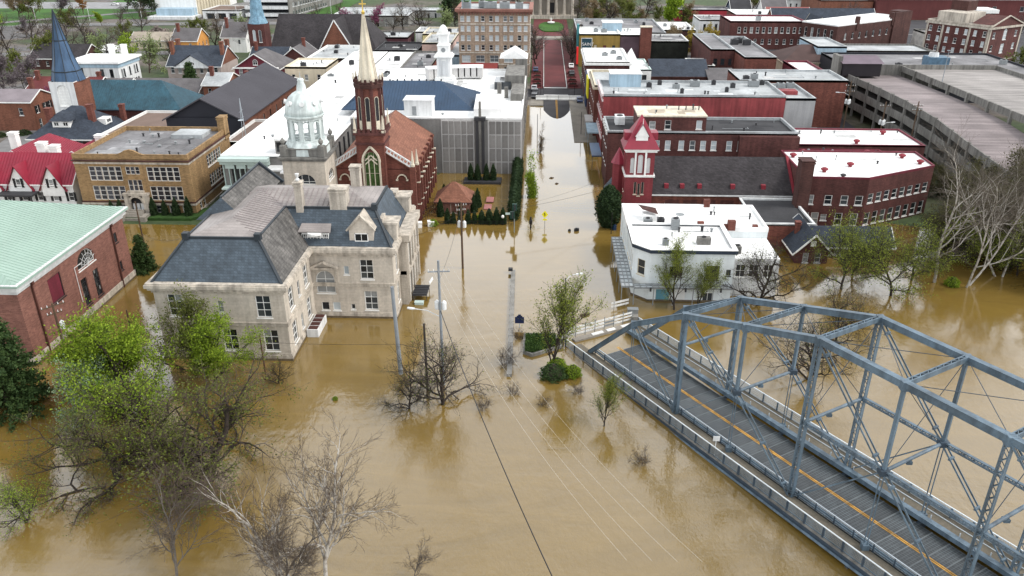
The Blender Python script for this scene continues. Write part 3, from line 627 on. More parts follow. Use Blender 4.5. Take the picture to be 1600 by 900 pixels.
# ---- tan brick school
B = Bld('tan_school', (-77.5, 154, 0), "tan brick two storey school with grouped white windows and arched stone doorway", 'building')
sp = rect(-88.6, -66.5, 143.6, 165)
WS = Win(1.22, 2.8, 1, 3, white, schoolglass, .12, sill=False); Ws3 = Win(.85, 1.5, 1, 2, white, schoolglass, .12, sill=False); Wm = Win(.85, 2.2, 1, 2, white, schoolglass, .12, sill=False); Wbs = Win(1.3, 1.5, 1, 2, white, schoolglass, .12)
front = [(3.2 + k * 1.27, z, WS) for k in range(5) for z in (6.9, 3.05)] + [(14.4 + k * 1.27, z, WS) for k in range(5) for z in (6.9, 3.05)]
front += [(10.15 + k * .92, 8.2, Ws3) for k in range(3)] + [(10.15 + k * .92, 4.9, Wm) for k in range(3)] + [(14.9 + k * 2.6, .5, Wbs) for k in range(3)] + [(3.4 + k * 2.2, .5, Wbs) for k in range(3)]
B.walls(sp, -1.5, 11.4, tanbrick, {0: front, 1: [(2.5, .6, Win(1.1, 1.6)), (4.3, .6, Win(1.1, 1.6))] + [(9.0 + k * 1.25, z, Win(1.1, 2.3, 1, 3, white, schoolglass, .12)) for k in range(6) for z in (7.2, 3.3)]})
B.flat(sp, 12.0, greyroof, tanbrick, .8)
mb = MB(); mb.ring(sp, -.25, .06, 11.2, 11.95); B.part(mb, 'parapet', tanbrick)
mb = MB(); mb.ring(sp, -.2, .3, 10.75, 11.0); mb.ring(sp, .004, .12, 2.55, 2.8); B.part(mb, 'cornice', brownbrick)
mb = MB(); mb.ring(sp, .004, .1, 10.2, 10.55); mb.ring(sp, .004, .14, 2.1, 2.45); mb.ring(sp, .004, .2, -1, .55); B.part(mb, 'stone_band', limetrim)
mb = MB(); P = [(-80, 12.0), (-79.2, 12.3), (-78.4, 12.75), (-77.5, 12.95), (-76.6, 12.75), (-75.8, 12.3), (-75, 12.0)]
for a, c in zip(P[:-1], P[1:]): mb.face([(a[0], 143.5, 11.9), (c[0], 143.5, 11.9), (c[0], 143.5, c[1]), (a[0], 143.5, a[1])]); mb.beam((a[0], 143.7, a[1]), (c[0], 143.7, c[1]), .5, .15)
B.part(mb, 'parapet_shield', tanbrick)
mb = MB(); mb.box(-79.9, -78.9, 142.7, 143.6, .3, 4.2); mb.box(-76.3, -75.3, 142.7, 143.6, .3, 4.2); mb.box(-80.1, -75.1, 142.6, 143.6, 4.2, 4.6); mb.box(-79.2, -76, 143.1, 143.6, 4.6, 5.0)
for k in range(8): t0, t1 = math.pi * k / 8, math.pi * (k + 1) / 8; mb.beam((-77.6 - 1.4 * math.cos(t0), 142.8, 2.7 + 1.4 * math.sin(t0)), (-77.6 - 1.4 * math.cos(t1), 142.8, 2.7 + 1.4 * math.sin(t1)), .5, .4)
o = B.part(mb, 'doorway', limetrim)
mb = MB(); mb.box(-78.8, -76.4, 143.3, 143.5, .4, 3.9); d = mb.build('door', darkframe, o, B.off)
mb = MB()
for x in (-78.35, -77.6, -76.85): mb.box(x - .28, x + .28, 143.22, 143.3, 1.0, 2.5)
mb.build('door_light', whitedull, d, B.off)
mb = MB()
for k in range(5): mb.box(-79.0 - k * .1, -76.2 + k * .1, 142.6 - k * .5 - .5, 142.6 - k * .5, -.6, 1.5 - k * .24)
mb.box(-80.2, -79.2, 139.6, 142.6, -.5, 1.0); mb.box(-75.9, -74.9, 139.6, 142.6, -.5, 1.0); B.part(mb, 'steps', sidewalkm)
chimney(B, -67.6, -66.2, 162.5, 164.8, 10, 14.6, tanbrick)
for x, y in ((-80, 155), (-75.5, 152), (-71.5, 158)): vent(B, x, y, 11.2, .35, hvacm)
clutter(B, -88, -77, 144.5, 164, 11.2, 7, 2, mat('pale_patch', (.36, .36, .37), .85, .3, .4, .15, 2)); clutter(B, -77, -67.5, 144.5, 157, 11.2, 5, 3, mat('dark_patch', (.17, .165, .17), .85, .3, .4, .15, 2))
mb = MB(); mb.box(-76, -69.5, 158.5, 163.5, 11.2, 12.0); B.part(mb, 'roof_deck', paleroof)

# ---- white house with crimson roofs and front gables
B = Bld('crimson_roofed_house', (-103, 150, 0), "white house with crimson metal roof and three pointed front gables", 'house')
hp = rect(-116, -90.6, 144.6, 154.4)
Wh = Win(1.0, 1.7, 1, 2, white, glass, .1)
B.walls(hp, -1, 6.0, white, {0: [(3 + k * 3.1, 2.4, Wh) for k in range(8)], 1: [(3, 2.4, Wh), (7, 2.4, Wh)]})
B.pitched(-116, -90.6, 144.6, 154.4, 6.0, 10.6, 'x', crimson, white, (0, 0), .35, white, .6)
for cx in (-112.4, -106.9, -100.9, -94.4):
    mb = MB(); mb.face([(cx - 2.2, 144.3, 3.4), (cx + 2.2, 144.3, 3.4), (cx + 2.2, 144.3, 5.2), (cx, 144.3, 9.2), (cx - 2.2, 144.3, 5.2)]); o = B.part(mb, 'front_gable', white)
    mb = MB()
    for s in (-1, 1): q = [(cx + s * 2.75, 143.9, 4.5), (cx, 143.9, 9.45), (cx, 148.6, 9.45), (cx + s * 2.75, 145.0, 4.5)]; mb.face(q); mb.face([(x, y, z - .14) for x, y, z in q[::-1]])
    mb.build('gable_roof', crimson, o, B.off)
    k = B.window((cx, 144.3), 0, 5.2, Win(.9, 1.6, 1, 2, white, glass, -.04)); k.parent = o
    for s in (-1, 1): mb = MB(); mb.box(cx + s * .75 - .22, cx + s * .75 + .22, 144.18, 144.28, 5.1, 6.9); mb.build('shutter', black, o, B.off)
B.each([(-113 + k * 3.1 + s * .78 - .22, -113 + k * 3.1 + s * .78 + .22, 144.5, 144.6, 2.3, 4.15) for k in range(8) for s in (-1, 1)], 'shutter', black)
for x0, x1, y0, y1 in ((-112, -103, 154.4, 172), (-99.5, -90.5, 154.4, 168)):
    B.walls(rect(x0, x1, y0, y1), -1, 6.2, white, {}); B.pitched(x0, x1, y0, y1, 6.2, 9.6, 'y', crimson, white, (0, 4), .35, white, .6)
for x, y, z in ((-118, 151, 12), (-98.6, 150.8, 12.2), (-95.8, 150.2, 11.8), (-93.5, 163, 10.6), (-113.6, 165, 10.4)): chimney(B, x - .8, x + .8, y - .7, y + .7, 7, z, white)
mb = MB(); mb.box(-104.6, -97.4, 141.8, 144.5, 4.0, 4.3)
for x in (-104.3, -101.9, -99.9, -97.7): mb.tube((x, 142.1, -.5), (x, 142.1, 4), .12, n=8)
B.part(mb, 'porch', darkunit)

# ---- brick foursquare with slate hip roof
B = Bld('slate_hip_house', (-110, 186, 0), "brick house with broad blue slate hip roof and two dormers beside the blue church", 'house')
B.walls(rect(-119, -102.5, 179, 193), -1, 6.2, darkbrick, {0: spread(16.5, 5, .02, .98, (3.4,), Win(1.1, 1.7, 1, 2)), 1: spread(14, 4, .05, .95, (3.4,), Win(1.1, 1.7))})
B.pitched(-119, -102.5, 179, 193, 6.2, 11.6, 'x', shingle_n, None, (7, 7), 1.0, white)
mb = MB(); mb.box(-114.4, -110.2, 180.8, 185, 7.6, 9.2); o = B.part(mb, 'dormer', white)
mb = MB(); mb.face([(-114.9, 180.3, 9.1), (-109.7, 180.3, 9.1), (-110.5, 183, 10.4), (-114.1, 183, 10.4)]); mb.face([(-114.1, 183, 10.4), (-110.5, 183, 10.4), (-110.5, 186, 10.6), (-114.1, 186, 10.6)]); mb.face([(-109.7, 180.3, 9.1), (-109.7, 185, 9.1), (-110.5, 186, 10.6), (-110.5, 183, 10.4)]); mb.face([(-114.9, 185, 9.1), (-114.9, 180.3, 9.1), (-114.1, 183, 10.4), (-114.1, 186, 10.6)]); mb.build('dormer_roof', shingle_n, o, B.off)
for x in (-113.4, -111.2): k = B.window((x, 180.8), 0, 7.9, Win(1.2, 1.0, 2, 1, white, glass, -.03)); k.parent = o
mb = MB(); mb.box(-105.6, -103.6, 184.5, 187.5, 7.4, 8.8); o = B.part(mb, 'dormer', white)
k = B.window((-103.6, 186), R(90), 7.7, Win(1.8, .9, 2, 1, white, glass, -.03)); k.parent = o
chimney(B, -116.4, -115.2, 182, 183.4, 7, 11.6, redbrick); chimney(B, -106.6, -105.4, 182.6, 184, 7, 12.4, redbrick); chimney(B, -103.6, -102.6, 191.6, 192.8, 6, 10.5, redbrick)

# ---- church with teal roof and blue spire
B = Bld('blue_spire_church', (-108, 207, 0), "brick church with ribbed teal roof and tall blue spire on a white belfry", 'church')
Wg = Win(1.6, 3.6, 2, 4, whitedull, glass, .2, arch=True)
B.walls(rect(-121, -93, 202, 218), -1, 7.4, darkbrick, {0: spread(28, 5, .12, .98, (1.8,), Wg)})
B.pitched(-121, -93, 202, 218, 7.4, 13.0, 'x', tealmetal, darkbrick, (0, 7.5), .5, steel_dk, .62)
tp = rect(-121.5, -115.2, 194.5, 201.9); B.walls(tp, -1, 15.4, whitedull, {0: [(3.15, 9.4, Win(3.0, 5.2, 3, 6, white, white, .25, arch=True))], 1: []}); mb = MB(); mb.box(-115.2, -115.05, 194.5, 201.9, -1, 15.2); B.part(mb, 'brick_facing', orangebrick)
mb = MB(); sq = rect(-121.9, -114.8, 194.1, 202.3); cx, cy = -118.35, 198.2
def octo(r, z): return [(cx + r * math.cos(math.pi / 4 * k + math.pi / 8), cy + r * math.sin(math.pi / 4 * k + math.pi / 8), z) for k in range(8)]
Q = [octo(3.9, 15.2), octo(3.35, 17.6), octo(2.5, 20.4), octo(1.65, 24.3), octo(1.5, 24.8), octo(.06, 32)]
for a, c in zip(Q[:-1], Q[1:]):
    for k in range(8): mb.face([a[k], a[(k + 1) % 8], c[(k + 1) % 8], c[k]])
B.part(mb, 'spire', spireblue)
mb = MB()
for k in range(8): mb.beam(Q[0][k], Q[2][k], .16, .16); mb.beam(Q[2][k], Q[5][k], .14, .14)
for q in (Q[1], Q[4]):
    for k in range(8): mb.beam(q[k], q[(k + 1) % 8], .2, .25)
B.part(mb, 'spire_rib', lead)
mb = MB(); mb.box(-104, -98.5, 199, 202, 5.6, 6.0); B.part(mb, 'porch_roof', steel_dk); mb = MB(); mb.box(-103.6, -98.9, 199.4, 202, -1, 5.6); B.part(mb, 'porch', darkbrick)

# ---- hall with charcoal metal gable roof
B = Bld('charcoal_roofed_hall', (-77, 200, 0), "tan walled hall with large charcoal metal gable roof and dark gable end", 'building')
B.walls(rect(-86, -68.5, 179, 224), -1, 10.4, orangebrick, {1: spread(45, 8, .05, .95, (5.6,), Win(.9, 2.6, 1, 2, darkframe, glass))})
B.pitched(-86, -68.5, 179, 224, 10.6, 15.2, 'y', darkmetal, navywall, (0, 0), .8, darkmetal, .6)
mb = MB(); mb.box(-86.1, -68.4, 178.7, 178.98, 5, 10.6); B.part(mb, 'dark_end_wall', navywall)
mb = MB(); mb.box(-86, -71, 172, 178.6, 5.6, 6.0); mb.ring(rect(-86, -71, 172, 178.6), -.3, .1, 6.0, 6.7); B.part(mb, 'low_roof', whitedull)
mb = MB(); mb.box(-85.8, -71.2, 172.2, 178.5, -1, 5.6); B.part(mb, 'low_wing', navywall)
B = Bld('low_brown_roof_wing', (-82, 178, 0), "low brick wing with brown gravel roof and white parapet beside the slate roofed house", 'building')
B.block(-101, -88, 176, 200, -1, 7.2, darkbrick, brownroof, white, {0: spread(13, 3, .1, .9, (3.6,), Win(1.2, 1.6))})
B = Bld('antenna_block', (-66, 176, 0), "small red brick block with roof antenna mast between tan school and white roofed centre", 'building')
B.block(-68.3, -63.6, 166, 186, -1, 8.6, redbrick, brownroof, white)
mb = MB()
for dx, dy in ((0, 0), (.9, 0), (.45, .8)): mb.tube((-65.5 + dx, 170 + dy, 8), (-65.1, 170.3, 17), .05, n=5)
for z in (9.5, 11, 12.5, 14): mb.beam((-65.5, 170, z), (-64.7, 170.3, z + .6), .04, .04)
mb.lathe([(.1, 0), (.6, .2), (.62, .25), (.1, .1)], (-65.2, 169.6, 12.2), 12); B.part(mb, 'antenna_mast', galv)
# ================================================================== CENTRE LEFT: civic centre, domed tower, gothic church
B = Bld('civic_centre', (-33, 196, 0), "large white roofed civic centre with grey concrete panel wall and blue hipped skylight roof", 'building')
Wd = Win(3.0, 3.4, 3, 1, darkframe, glass, .5, sill=False)
B.walls(rect(-61.5, -42, 147, 226), -1, 10.9, panelc, {0: [(3.2, 1.0, Wd), (7, 1.0, Wd), (3.2, 5.6, Wd), (7, 5.6, Wd)]}); B.flat(rect(-61.5, -42, 147, 226), 11.1, whiteroof, whiteroof, .3)
ep = rect(-41.99, -4.2, 173, 232); B.walls(ep, -1, 12.2, panelc, {1: spread(59, 7, .3, .97, (3, 7.5), Win(2.6, 2.2, 3, 1, darkframe, glass, .4))}); B.flat(ep, 12.5, whiteroof, whiteroof, .3)
mb = MB()
for k in range(4): mb.box(-60.8 + k * 2.2, -59.0 + k * 2.2, 146.6, 147.0, 8.6, 9.4)
mb.box(-61.6, -52, 146.2, 147, 9.5, 10.2); mb.box(-61.6, -52, 145.4, 147, 10.3, 10.9); mb.box(-61.4, -52, 144.8, 147, 4.9, 5.2); mb.box(-61.4, -56, 144.2, 147, 3.0, 3.3)
for k in range(9): mb.box(-61.3 + k * 1.05, -61.15 + k * 1.05, 146.7, 147, 5.2, 9.4)
B.part(mb, 'louvre_band', greenish)
mb = MB(); mb.box(-52, -49, 144, 147, -1, 9.0); mb.box(-58, -57.2, 144.4, 145.2, -1, 4.9); mb.box(-48, -45.6, 140.5, 147, -1, 9.6); mb.box(-51.5, -46.4, 149.5, 153, 10.8, 13.4); B.part(mb, 'concrete_bay', panelc)
mb = MB(); mb.box(-51.6, -46.3, 149.4, 153.1, 13.4, 13.75); mb.box(-52.1, -48.9, 143.9, 147.1, 9.0, 9.3); mb.box(-48.1, -45.5, 140.4, 147.1, 9.6, 9.9); B.part(mb, 'bay_roof', whiteroof)
mb = MB(); mb.box(-51.2, -46.7, 149.44, 149.5, 11.2, 13.1); B.part(mb, 'clerestory_glass', glass)
B.each([(-42.0, -41.7, 149 + k * 4, 149.5 + k * 4, 0, 10.2) for k in range(6)], 'wall_fin', darkunit)
# concrete panels, each its own piece
mb = MB(); mb.box(-22.0, -14.7, 172.9, 173, -1, 12.15); mb.box(-11.7, -4.2, 172.9, 173, -1, 12.15); B.part(mb, 'panel_backing', panel_lt)
pm = bpy.data.meshes.new('concrete_panel'); t = MB(); t.box(-.69, .69, -.14, 0, 0, 2.86); pm.from_pydata(t.v, [], t.f)
pan = mat("tinted_panel", (.29, .28, .27), .85, .1, .4, .1, 3, .15, rnd=.28); pm.materials.append(pan)
for x0, xa in ((-21.8, -14.9), (-11.4, -4.4)):
    for c in range(5):
        w = (xa - x0) / 5
        for r in range(4):
            o = bpy.data.objects.new('concrete_panel', pm); link(o, B.root); o.location = (x0 + w * (c + .5) + 33, 172.9 - 196, -.2 + r * 3.07); o.scale = ((w - .13 * (1 + 2 * (c in (1, 3)))) / 1.38, 1, .985)
mb = MB(); mb.box(-14.3, -13.75, 172.2, 173.2, 0, 12.4); mb.box(-13.0, -12.45, 172.2, 173.2, 0, 12.4); mb.box(-14.6, -12.1, 172, 173.4, 12.1, 12.8); B.part(mb, 'dark_fin', darkunit)
mb = MB(); mb.box(-13.7, -13.05, 172.4, 173, 0, 12.0); mb.box(-13.62, -13.1, 172.5, 173.2, 12.8, 16.2); B.part(mb, 'concrete_mast', concrete)
B.pitched(-45.5, -15.6, 181.5, 201, 12.5, 17.0, 'x', bluemetal, None, (8, 8.5), .3, bluemetal, .7)
B.each([(-38 + k * 1.75, -37.7 + k * 1.75, 191.2, 191.6, 16.98, 17.35) for k in range(9)], 'ridge_vent', darkunit)
mb = MB(); mb.box(-30.4, -24.2, 175.6, 180.4, 12.2, 15.6); mb.box(-30.6, -24.0, 175.4, 180.6, 15.6, 15.8); o = B.part(mb, 'plant_room', whitedull); mb = MB(); mb.box(-28.6, -27.7, 175.5, 175.6, 12.4, 14.4); mb.build('door', hvacm, o, B.off)
mb = MB(); mb.prism([(-14.8, 174.5), (-8.6, 174.5), (-9.6, 190), (-15.4, 190)], 12.2, 14.2); B.part(mb, 'raised_roof', whiteroof)
mb = MB()      # curved canopy
for k in range(9):
    t0, t1 = R(114 - k * 2.6), R(114 - (k + 1) * 2.6); c = (-15.5, 182); r0, r1 = 36, 39
    P = [(c[0] + r * math.cos(t), c[1] + r * math.sin(t)) for r, t in ((r0, t0), (r0, t1), (r1, t1), (r1, t0))]
    mb.prism(P, 15.3, 15.7, 1); P = [(c[0] + r * math.cos(t), c[1] + r * math.sin(t)) for r, t in ((r0 + .3, t0 - R(.3)), (r0 + .3, t1 + R(.3)), (r1, t1), (r1, t0))]; mb.prism(P, 12.6, 15.3, 0)
B.part(mb, 'curved_canopy', [panel_lt, whiteroof])
mb = MB(); mb.box(-9.4, -4.5, 206, 221, 12.2, 15.6); mb.box(-7.4, -4.3, 192, 205, 12.2, 13.8); mb.box(-11, -10, 200, 201, 12.2, 14.8); mb.box(-9, -8.1, 195, 195.9, 12.2, 14.8); mb.box(-7.2, -4.1, 222, 231, 8, 17); B.part(mb, 'concrete_block', concrete)
mb = MB(); mb.box(-12, -7.8, 205, 212, 12.2, 14.1); B.part(mb, 'glass_lobby', glass)
mb = MB(); mb.face([(-11.6, 222.5, 17), (-3.9, 222.5, 17), (-7.6, 222.5, 19.2)]); mb.face([(-3.9, 222.5, 17), (-3.9, 231, 17), (-7.6, 231, 19.2), (-7.6, 222.5, 19.2)]); mb.face([(-11.6, 231, 17), (-11.6, 222.5, 17), (-7.6, 222.5, 19.2), (-7.6, 231, 19.2)]); B.part(mb, 'pediment_roof', whiteroof)
clutter(B, -60.5, -43, 155, 224, 10.8, 9, 5); clutter(B, -41, -16, 202, 231, 12.2, 7, 6); clutter(B, -41, -31, 174, 181, 12.2, 3, 7)
for x, y in ((-56, 162), (-50, 176), (-55, 190), (-46, 200), (-38, 178), (-22, 177)): vent(B, x, y, 10.85 if x < -42 else 12.2, .35, hvacm)
# white steeple behind
B = Bld('white_steeple', (-24.7, 206, 12), "white three stage steeple with small dome rising behind the blue roof", 'steeple')
mb = MB()
for w, z0, z1 in ((2.6, 11, 14.6), (2.2, 14.6, 15.2), (1.75, 15.2, 20.2), (2.35, 20.2, 20.6), (2.0, 20.6, 21.0), (1.45, 21, 22.9), (1.6, 22.9, 23.2), (1.2, 23.2, 25.6), (1.55, 25.6, 26)): mb.prism(rect(-24.7 - w, -24.7 + w, 206 - w, 206 + w), z0, z1)
B.part(mb, 'tower', white)
mb = MB(); mb.lathe([(1.2, 26), (1.15, 26.5), (.95, 27.1), (.6, 27.6), (.2, 27.9)], (-24.7, 206, 0), 16); B.part(mb, 'dome', white, True)
mb = MB()
for s in (-1, 1):
    for k in (-.9, .9): mb.box(-24.7 + k - .25, -24.7 + k + .25, 204.16, 204.247, 15.6, 19.8) if s > 0 else None
mb.box(-25.2, -24.2, 204.12, 204.247, 15.8, 19.4); B.part(mb, 'louvre', whitedull)
mb = MB(); mb.tube((-24.7, 204.57, 22), (-24.7, 204.45, 22), .55, n=16); B.part(mb, 'clock_face', hvacm)
# domed tower
domew = mat('painted_dome', (.56, .62, .61), .6, .1, .5, .06, 4, .3)
B = Bld('domed_tower', (-41.6, 138, 0), "limestone tower carrying a white arcaded drum and dome with finial", 'tower')
tp = rect(-45.4, -37.9, 134.4, 141.9)
B.walls(tp, -1, 14.2, limestone, {0: [(3.75, 9.6, Win(3.6, 1.9, 3, 2, white, glass, .3, arch=True))], 1: [(3.75, 9.6, Win(3.6, 1.9, 3, 2, white, glass, .3, arch=True))]})
mb = MB(); mb.ring(tp, -.3, .3, 13.9, 14.3); mb.ring(tp, -.3, .6, 14.3, 14.6); mb.prism(offset(tp, -.1), 14.58, 14.75); mb.ring(tp, -.35, -.05, 14.75, 15.9); mb.ring(tp, -.4, .05, 15.9, 16.1)
for x, y in tp: mb.box(x - .55 + (.4 if x < -41 else -.4), x + .55 + (.4 if x < -41 else -.4), y - .55 + (.4 if y < 138 else -.4), y + .55 + (.4 if y < 138 else -.4), 14.7, 16.6)
B.part(mb, 'cornice', concrete)
for x, y in tp:
    mb = MB(); mb.lathe([(.25, 0), (.15, .15), (.42, .55), (.42, .9), (.2, 1.1), (.1, 1.4)], (x + (.4 if x < -41 else -.4), y + (.4 if y < 138 else -.4), 16.6), 10); B.part(mb, 'urn', concrete)
mb = MB(); c = (-41.65, 138.15, 0); mb.lathe([(3.9, 14.7), (3.85, 16.1), (3.35, 16.9), (3.3, 17.2)], c, 12, rot=R(15)); B.part(mb, 'drum_base', domew)
mb = MB(); n = 10
for k in range(n):
    t = 2 * math.pi * (k + .5) / n; x, y = c[0] + 2.85 * math.cos(t), c[1] + 2.85 * math.sin(t); tx, ty = -math.sin(t), math.cos(t); rx, ry = math.cos(t), math.sin(t)
    P = [(x + tx * .38 * a + rx * .25 * q, y + ty * .38 * a + ry * .25 * q) for a, q in ((-1, 1), (1, 1), (1, -1), (-1, -1))]; mb.prism(P[::-1], 17.2, 20.9)
    t2 = 2 * math.pi * k / n
    for j in range(8):
        a0, a1 = math.pi * j / 8, math.pi * (j + 1) / 8; hw = R(13)
        p = lambda a: (c[0] + 2.9 * math.cos(t2 + hw * math.cos(a)), c[1] + 2.9 * math.sin(t2 + hw * math.cos(a)), 19.7 + .8 * math.sin(a))
        mb.beam(p(a0), p(a1), .3, .2)
    mb.beam((c[0] + 2.9 * math.cos(t2 - .3), c[1] + 2.9 * math.sin(t2 - .3), 18.0), (c[0] + 2.9 * math.cos(t2 + .3), c[1] + 2.9 * math.sin(t2 + .3), 18.0), .15, .12)
mb.lathe([(3.2, 20.7), (3.25, 21.0), (3.5, 21.15), (3.55, 21.4), (3.2, 21.45)], c, 20); B.part(mb, 'arcade', domew)
mb = MB(); mb.lathe([(3.25, 21.4), (3.2, 22.3), (2.95, 23.4), (2.4, 24.4), (1.7, 25.0), (1.0, 25.4), (.85, 25.5), (.75, 26.3), (.5, 27.0), (.6, 27.2), (.45, 27.5)], c, 24); B.part(mb, 'dome', domew, True)
mb = MB()
for k in range(8):
    t = 2 * math.pi * k / 8 + .2; p = Vector((math.cos(t), math.sin(t), .25)); o_ = Vector((c[0], c[1], 22.9)); mb.tube(o_ + p * 2.7, o_ + p * 3.2, .42, n=12)
B.part(mb, 'round_window', whitedull)
mb = MB(); mb.tube((c[0], c[1], 27.4), (c[0], c[1], 28.6), .07, .03, 6); B.part(mb, 'finial', galv)

# ---- red brick gothic church with cream spire
B = Bld('gothic_church', (-31, 154, 0), "red brick gothic church with slender cream stone spire and gold cross", 'church')
Wl = Win(.8, 6.2, 1, 3, stonewhite, glass, .3, arch=True)
B.walls(rect(-38.6, -23.4, 142, 168), -1.5, 10.2, redbrick, {1: [(3.2 + 3.3 * k, 2.5, Wl) for k in range(7)], 0: [(2.2, 5.6, Win(1.3, 3.4, 1, 1, redbrick, redbrick, .15, arch=True)), (12.9, 5.6, Win(1.3, 3.4, 1, 1, redbrick, redbrick, .15, arch=True))]})
B.pitched(-38.6, -23.4, 142.2, 168, 10.2, 15.2, 'y', shingle_b, redbrick, (0, 0), .35, orangebrick)
for k in range(8):
    y = 142.9 + 3.3 * k; mb = MB(); mb.box(-23.4, -22.5, y - .35, y + .35, -1.5, 7.5); mb.box(-23.4, -22.9, y - .3, y + .3, 7.5, 10.6); o = B.part(mb, 'buttress', redbrick)
    for z, xx in ((7.5, -22.45), (3.2, -22.4)): mb = MB(); mb.box(-23.35, xx, y - .4, y + .4, z, z + .2); mb.build('buttress_cap', stonewhite, o, B.off)
    mb = MB(); mb.box(-39.5, -38.6, y - .35, y + .35, -1.5, 7.5); B.part(mb, 'buttress', redbrick)
tx0, tx1, ty0, ty1 = -33.5, -28.4, 140.6, 145.8
tp = rect(tx0, tx1, ty0, ty1); GW = Win(2.7, 6.9, 3, 3, stonewhite, mat("green_stained_glass", (.09, .17, .05), .3, .4, 1.5, .3, 5), .35, sill=True, arch=True)
B.walls(tp, -1.5, 17.2, redbrick, {0: [(2.55, 7.0, GW)]})
mb = MB()        # pointed arch over the great window
for s in (-1, 1):
    pts = [(-30.95 + s * 1.55 * math.cos(a) if 0 else -30.95 + s * (1.6 - 1.6 * (k / 6) ** 1.6), 12.0 + 2.9 * (k / 6) ** .75) for k, a in enumerate([0] * 7)]
    for a, c in zip(pts[:-1], pts[1:]): mb.beam((a[0], 140.5, a[1]), (c[0], 140.5, c[1]), .35, .35)
    mb.box(-30.95 + s * 1.55 - .15, -30.95 + s * 1.55 + .15, 140.35, 140.6, 7.0, 12.1)
    for z in (11.6, 12.3): mb.beam((-30.95, 140.5, z + 1.0), (-30.95 + s * 1.1, 140.5, z), .12, .2)
B.part(mb, 'window_arch', stonewhite)
mb = MB()
for k in range(2): mb.box(-31.5 + k * 1.0, -31.38 + k * 1.0, 140.45, 140.62, 7.0, 13.2)
B.part(mb, 'window_mullion', stonewhite)
mb = MB(); mb.ring(tp, .004, .2, 15.2, 15.6); mb.ring(tp, -.3, .35, 17.0, 17.5)
for k in range(7):
    mb.box(tx0 - .3 + k * .85, tx0 + .2 + k * .85, ty0 - .35, ty0, 17.5, 18.1); mb.box(tx1, tx1 + .35, ty0 - .3 + k * .85, ty0 + .2 + k * .85, 17.5, 18.1)
B.part(mb, 'battlement', darkbrick)
ox, oy = -30.95, 143.2
def og(r, z, n=8): return [(ox + r * math.cos(2 * math.pi * (k + .5) / n), oy + r * math.sin(2 * math.pi * (k + .5) / n), z) for k in range(n)]
mb = MB(); a, c = og(2.35, 17.3), og(2.2, 25.4)
for k in range(8): mb.face([a[k], a[(k + 1) % 8], c[(k + 1) % 8], c[k]])
mb.face(c); B.part(mb, 'belfry', redbrick)
mb = MB()
for k in range(8): mb.beam(a[k], c[k], .5, .5)
B.part(mb, 'belfry_pier', darkbrick)
for k in range(8):
    t = 2 * math.pi * k / 8 + math.pi / 4; r = 2.12
    o = B.window((ox + r * math.cos(t), oy + r * math.sin(t)), t + math.pi / 2, 19.3, Win(.85, 4.4, 1, 1, stonewhite, darkframe, -.06, arch=True, sill=False))
    mb = MB(); mb.box(-.42, .42, -.14, .02, -1.6, 0); q = mb.build('apron', stonewhite, o)
mb = MB(); A1, A2, A3 = og(2.65, 25.2), og(2.75, 25.9), og(2.4, 26.2)
for p, q in ((A1, A2), (A2, A3)):
    for k in range(8): mb.face([p[k], p[(k + 1) % 8], q[(k + 1) % 8], q[k]])
mb.face(A3); mb.face(A1[::-1])
for k in range(16): t = 2 * math.pi * k / 16; mb.box(ox + 2.5 * math.cos(t) - .2, ox + 2.5 * math.cos(t) + .2, oy + 2.5 * math.sin(t) - .2, oy + 2.5 * math.sin(t) + .2, 26.1, 26.8)
B.part(mb, 'belfry_cornice', brownbrick)
mb = MB(); A1, A2 = og(1.75, 26.2), og(.14, 37.6)
for k in range(8): mb.face([A1[k], A1[(k + 1) % 8], A2[(k + 1) % 8], A2[k]])
for k in range(8): mb.beam(A1[k], A2[k], .16, .16)
B.part(mb, 'spire', stonewhite)
mb = MB(); mb.lathe([(.25, 37.5), (.32, 37.9), (.12, 38.2)], (ox, oy, 0), 8); mb.box(ox - .08, ox + .08, oy - .08, oy + .08, 38.1, 40.0); mb.box(ox - .6, ox + .6, oy - .07, oy + .07, 39.1, 39.3); B.part(mb, 'cross', goldm)
def pinnacle(x, y, z, h, r=.42):
    mb = MB(); mb.lathe([(r * .8, 0), (r, .1), (r, .5), (r * .75, .6), (.05, h)], (x, y, z), 6); B.part(mb, 'pinnacle', stonewhite)
for x, y in ((tx0, ty0), (tx1, ty0), (tx0, ty1), (tx1, ty1)): pinnacle(x, y, 17.4, 3.2)
for k in range(8): q = og(2.6, 26.2)[k]; pinnacle(q[0], q[1], 26.6, 1.3, .2)
for x, y in ((-39, 141.9), (-38.2, 143.2), (-23.6, 141.9), (-23.0, 143.2)):
    mb = MB(); mb.box(x - .5, x + .5, y - .5, y + .5, -1.5, 10.8); B.part(mb, 'corner_turret', redbrick); pinnacle(x, y, 10.8, 3.0)
pinnacle(-33.9, 146.5, 14.0, 3)
for s, xa, xb in ((-1, -38.4, -33.6), (1, -23.7, -28.4)):
    mb = MB()
    for z in (.0, .95): mb.beam((xa, 141.8, 10.6 + z), (xb, 141.8, 13.6 + z), .3, .22)
    for k in range(8):
        f = (k + .5) / 8; x, z = xa + (xb - xa) * f, 10.6 + 3 * f; mb.beam((x - .18, 141.8, z), (x + .18, 141.8, z + .95), .18, .22)
    B.part(mb, 'gable_balustrade', whitedull)
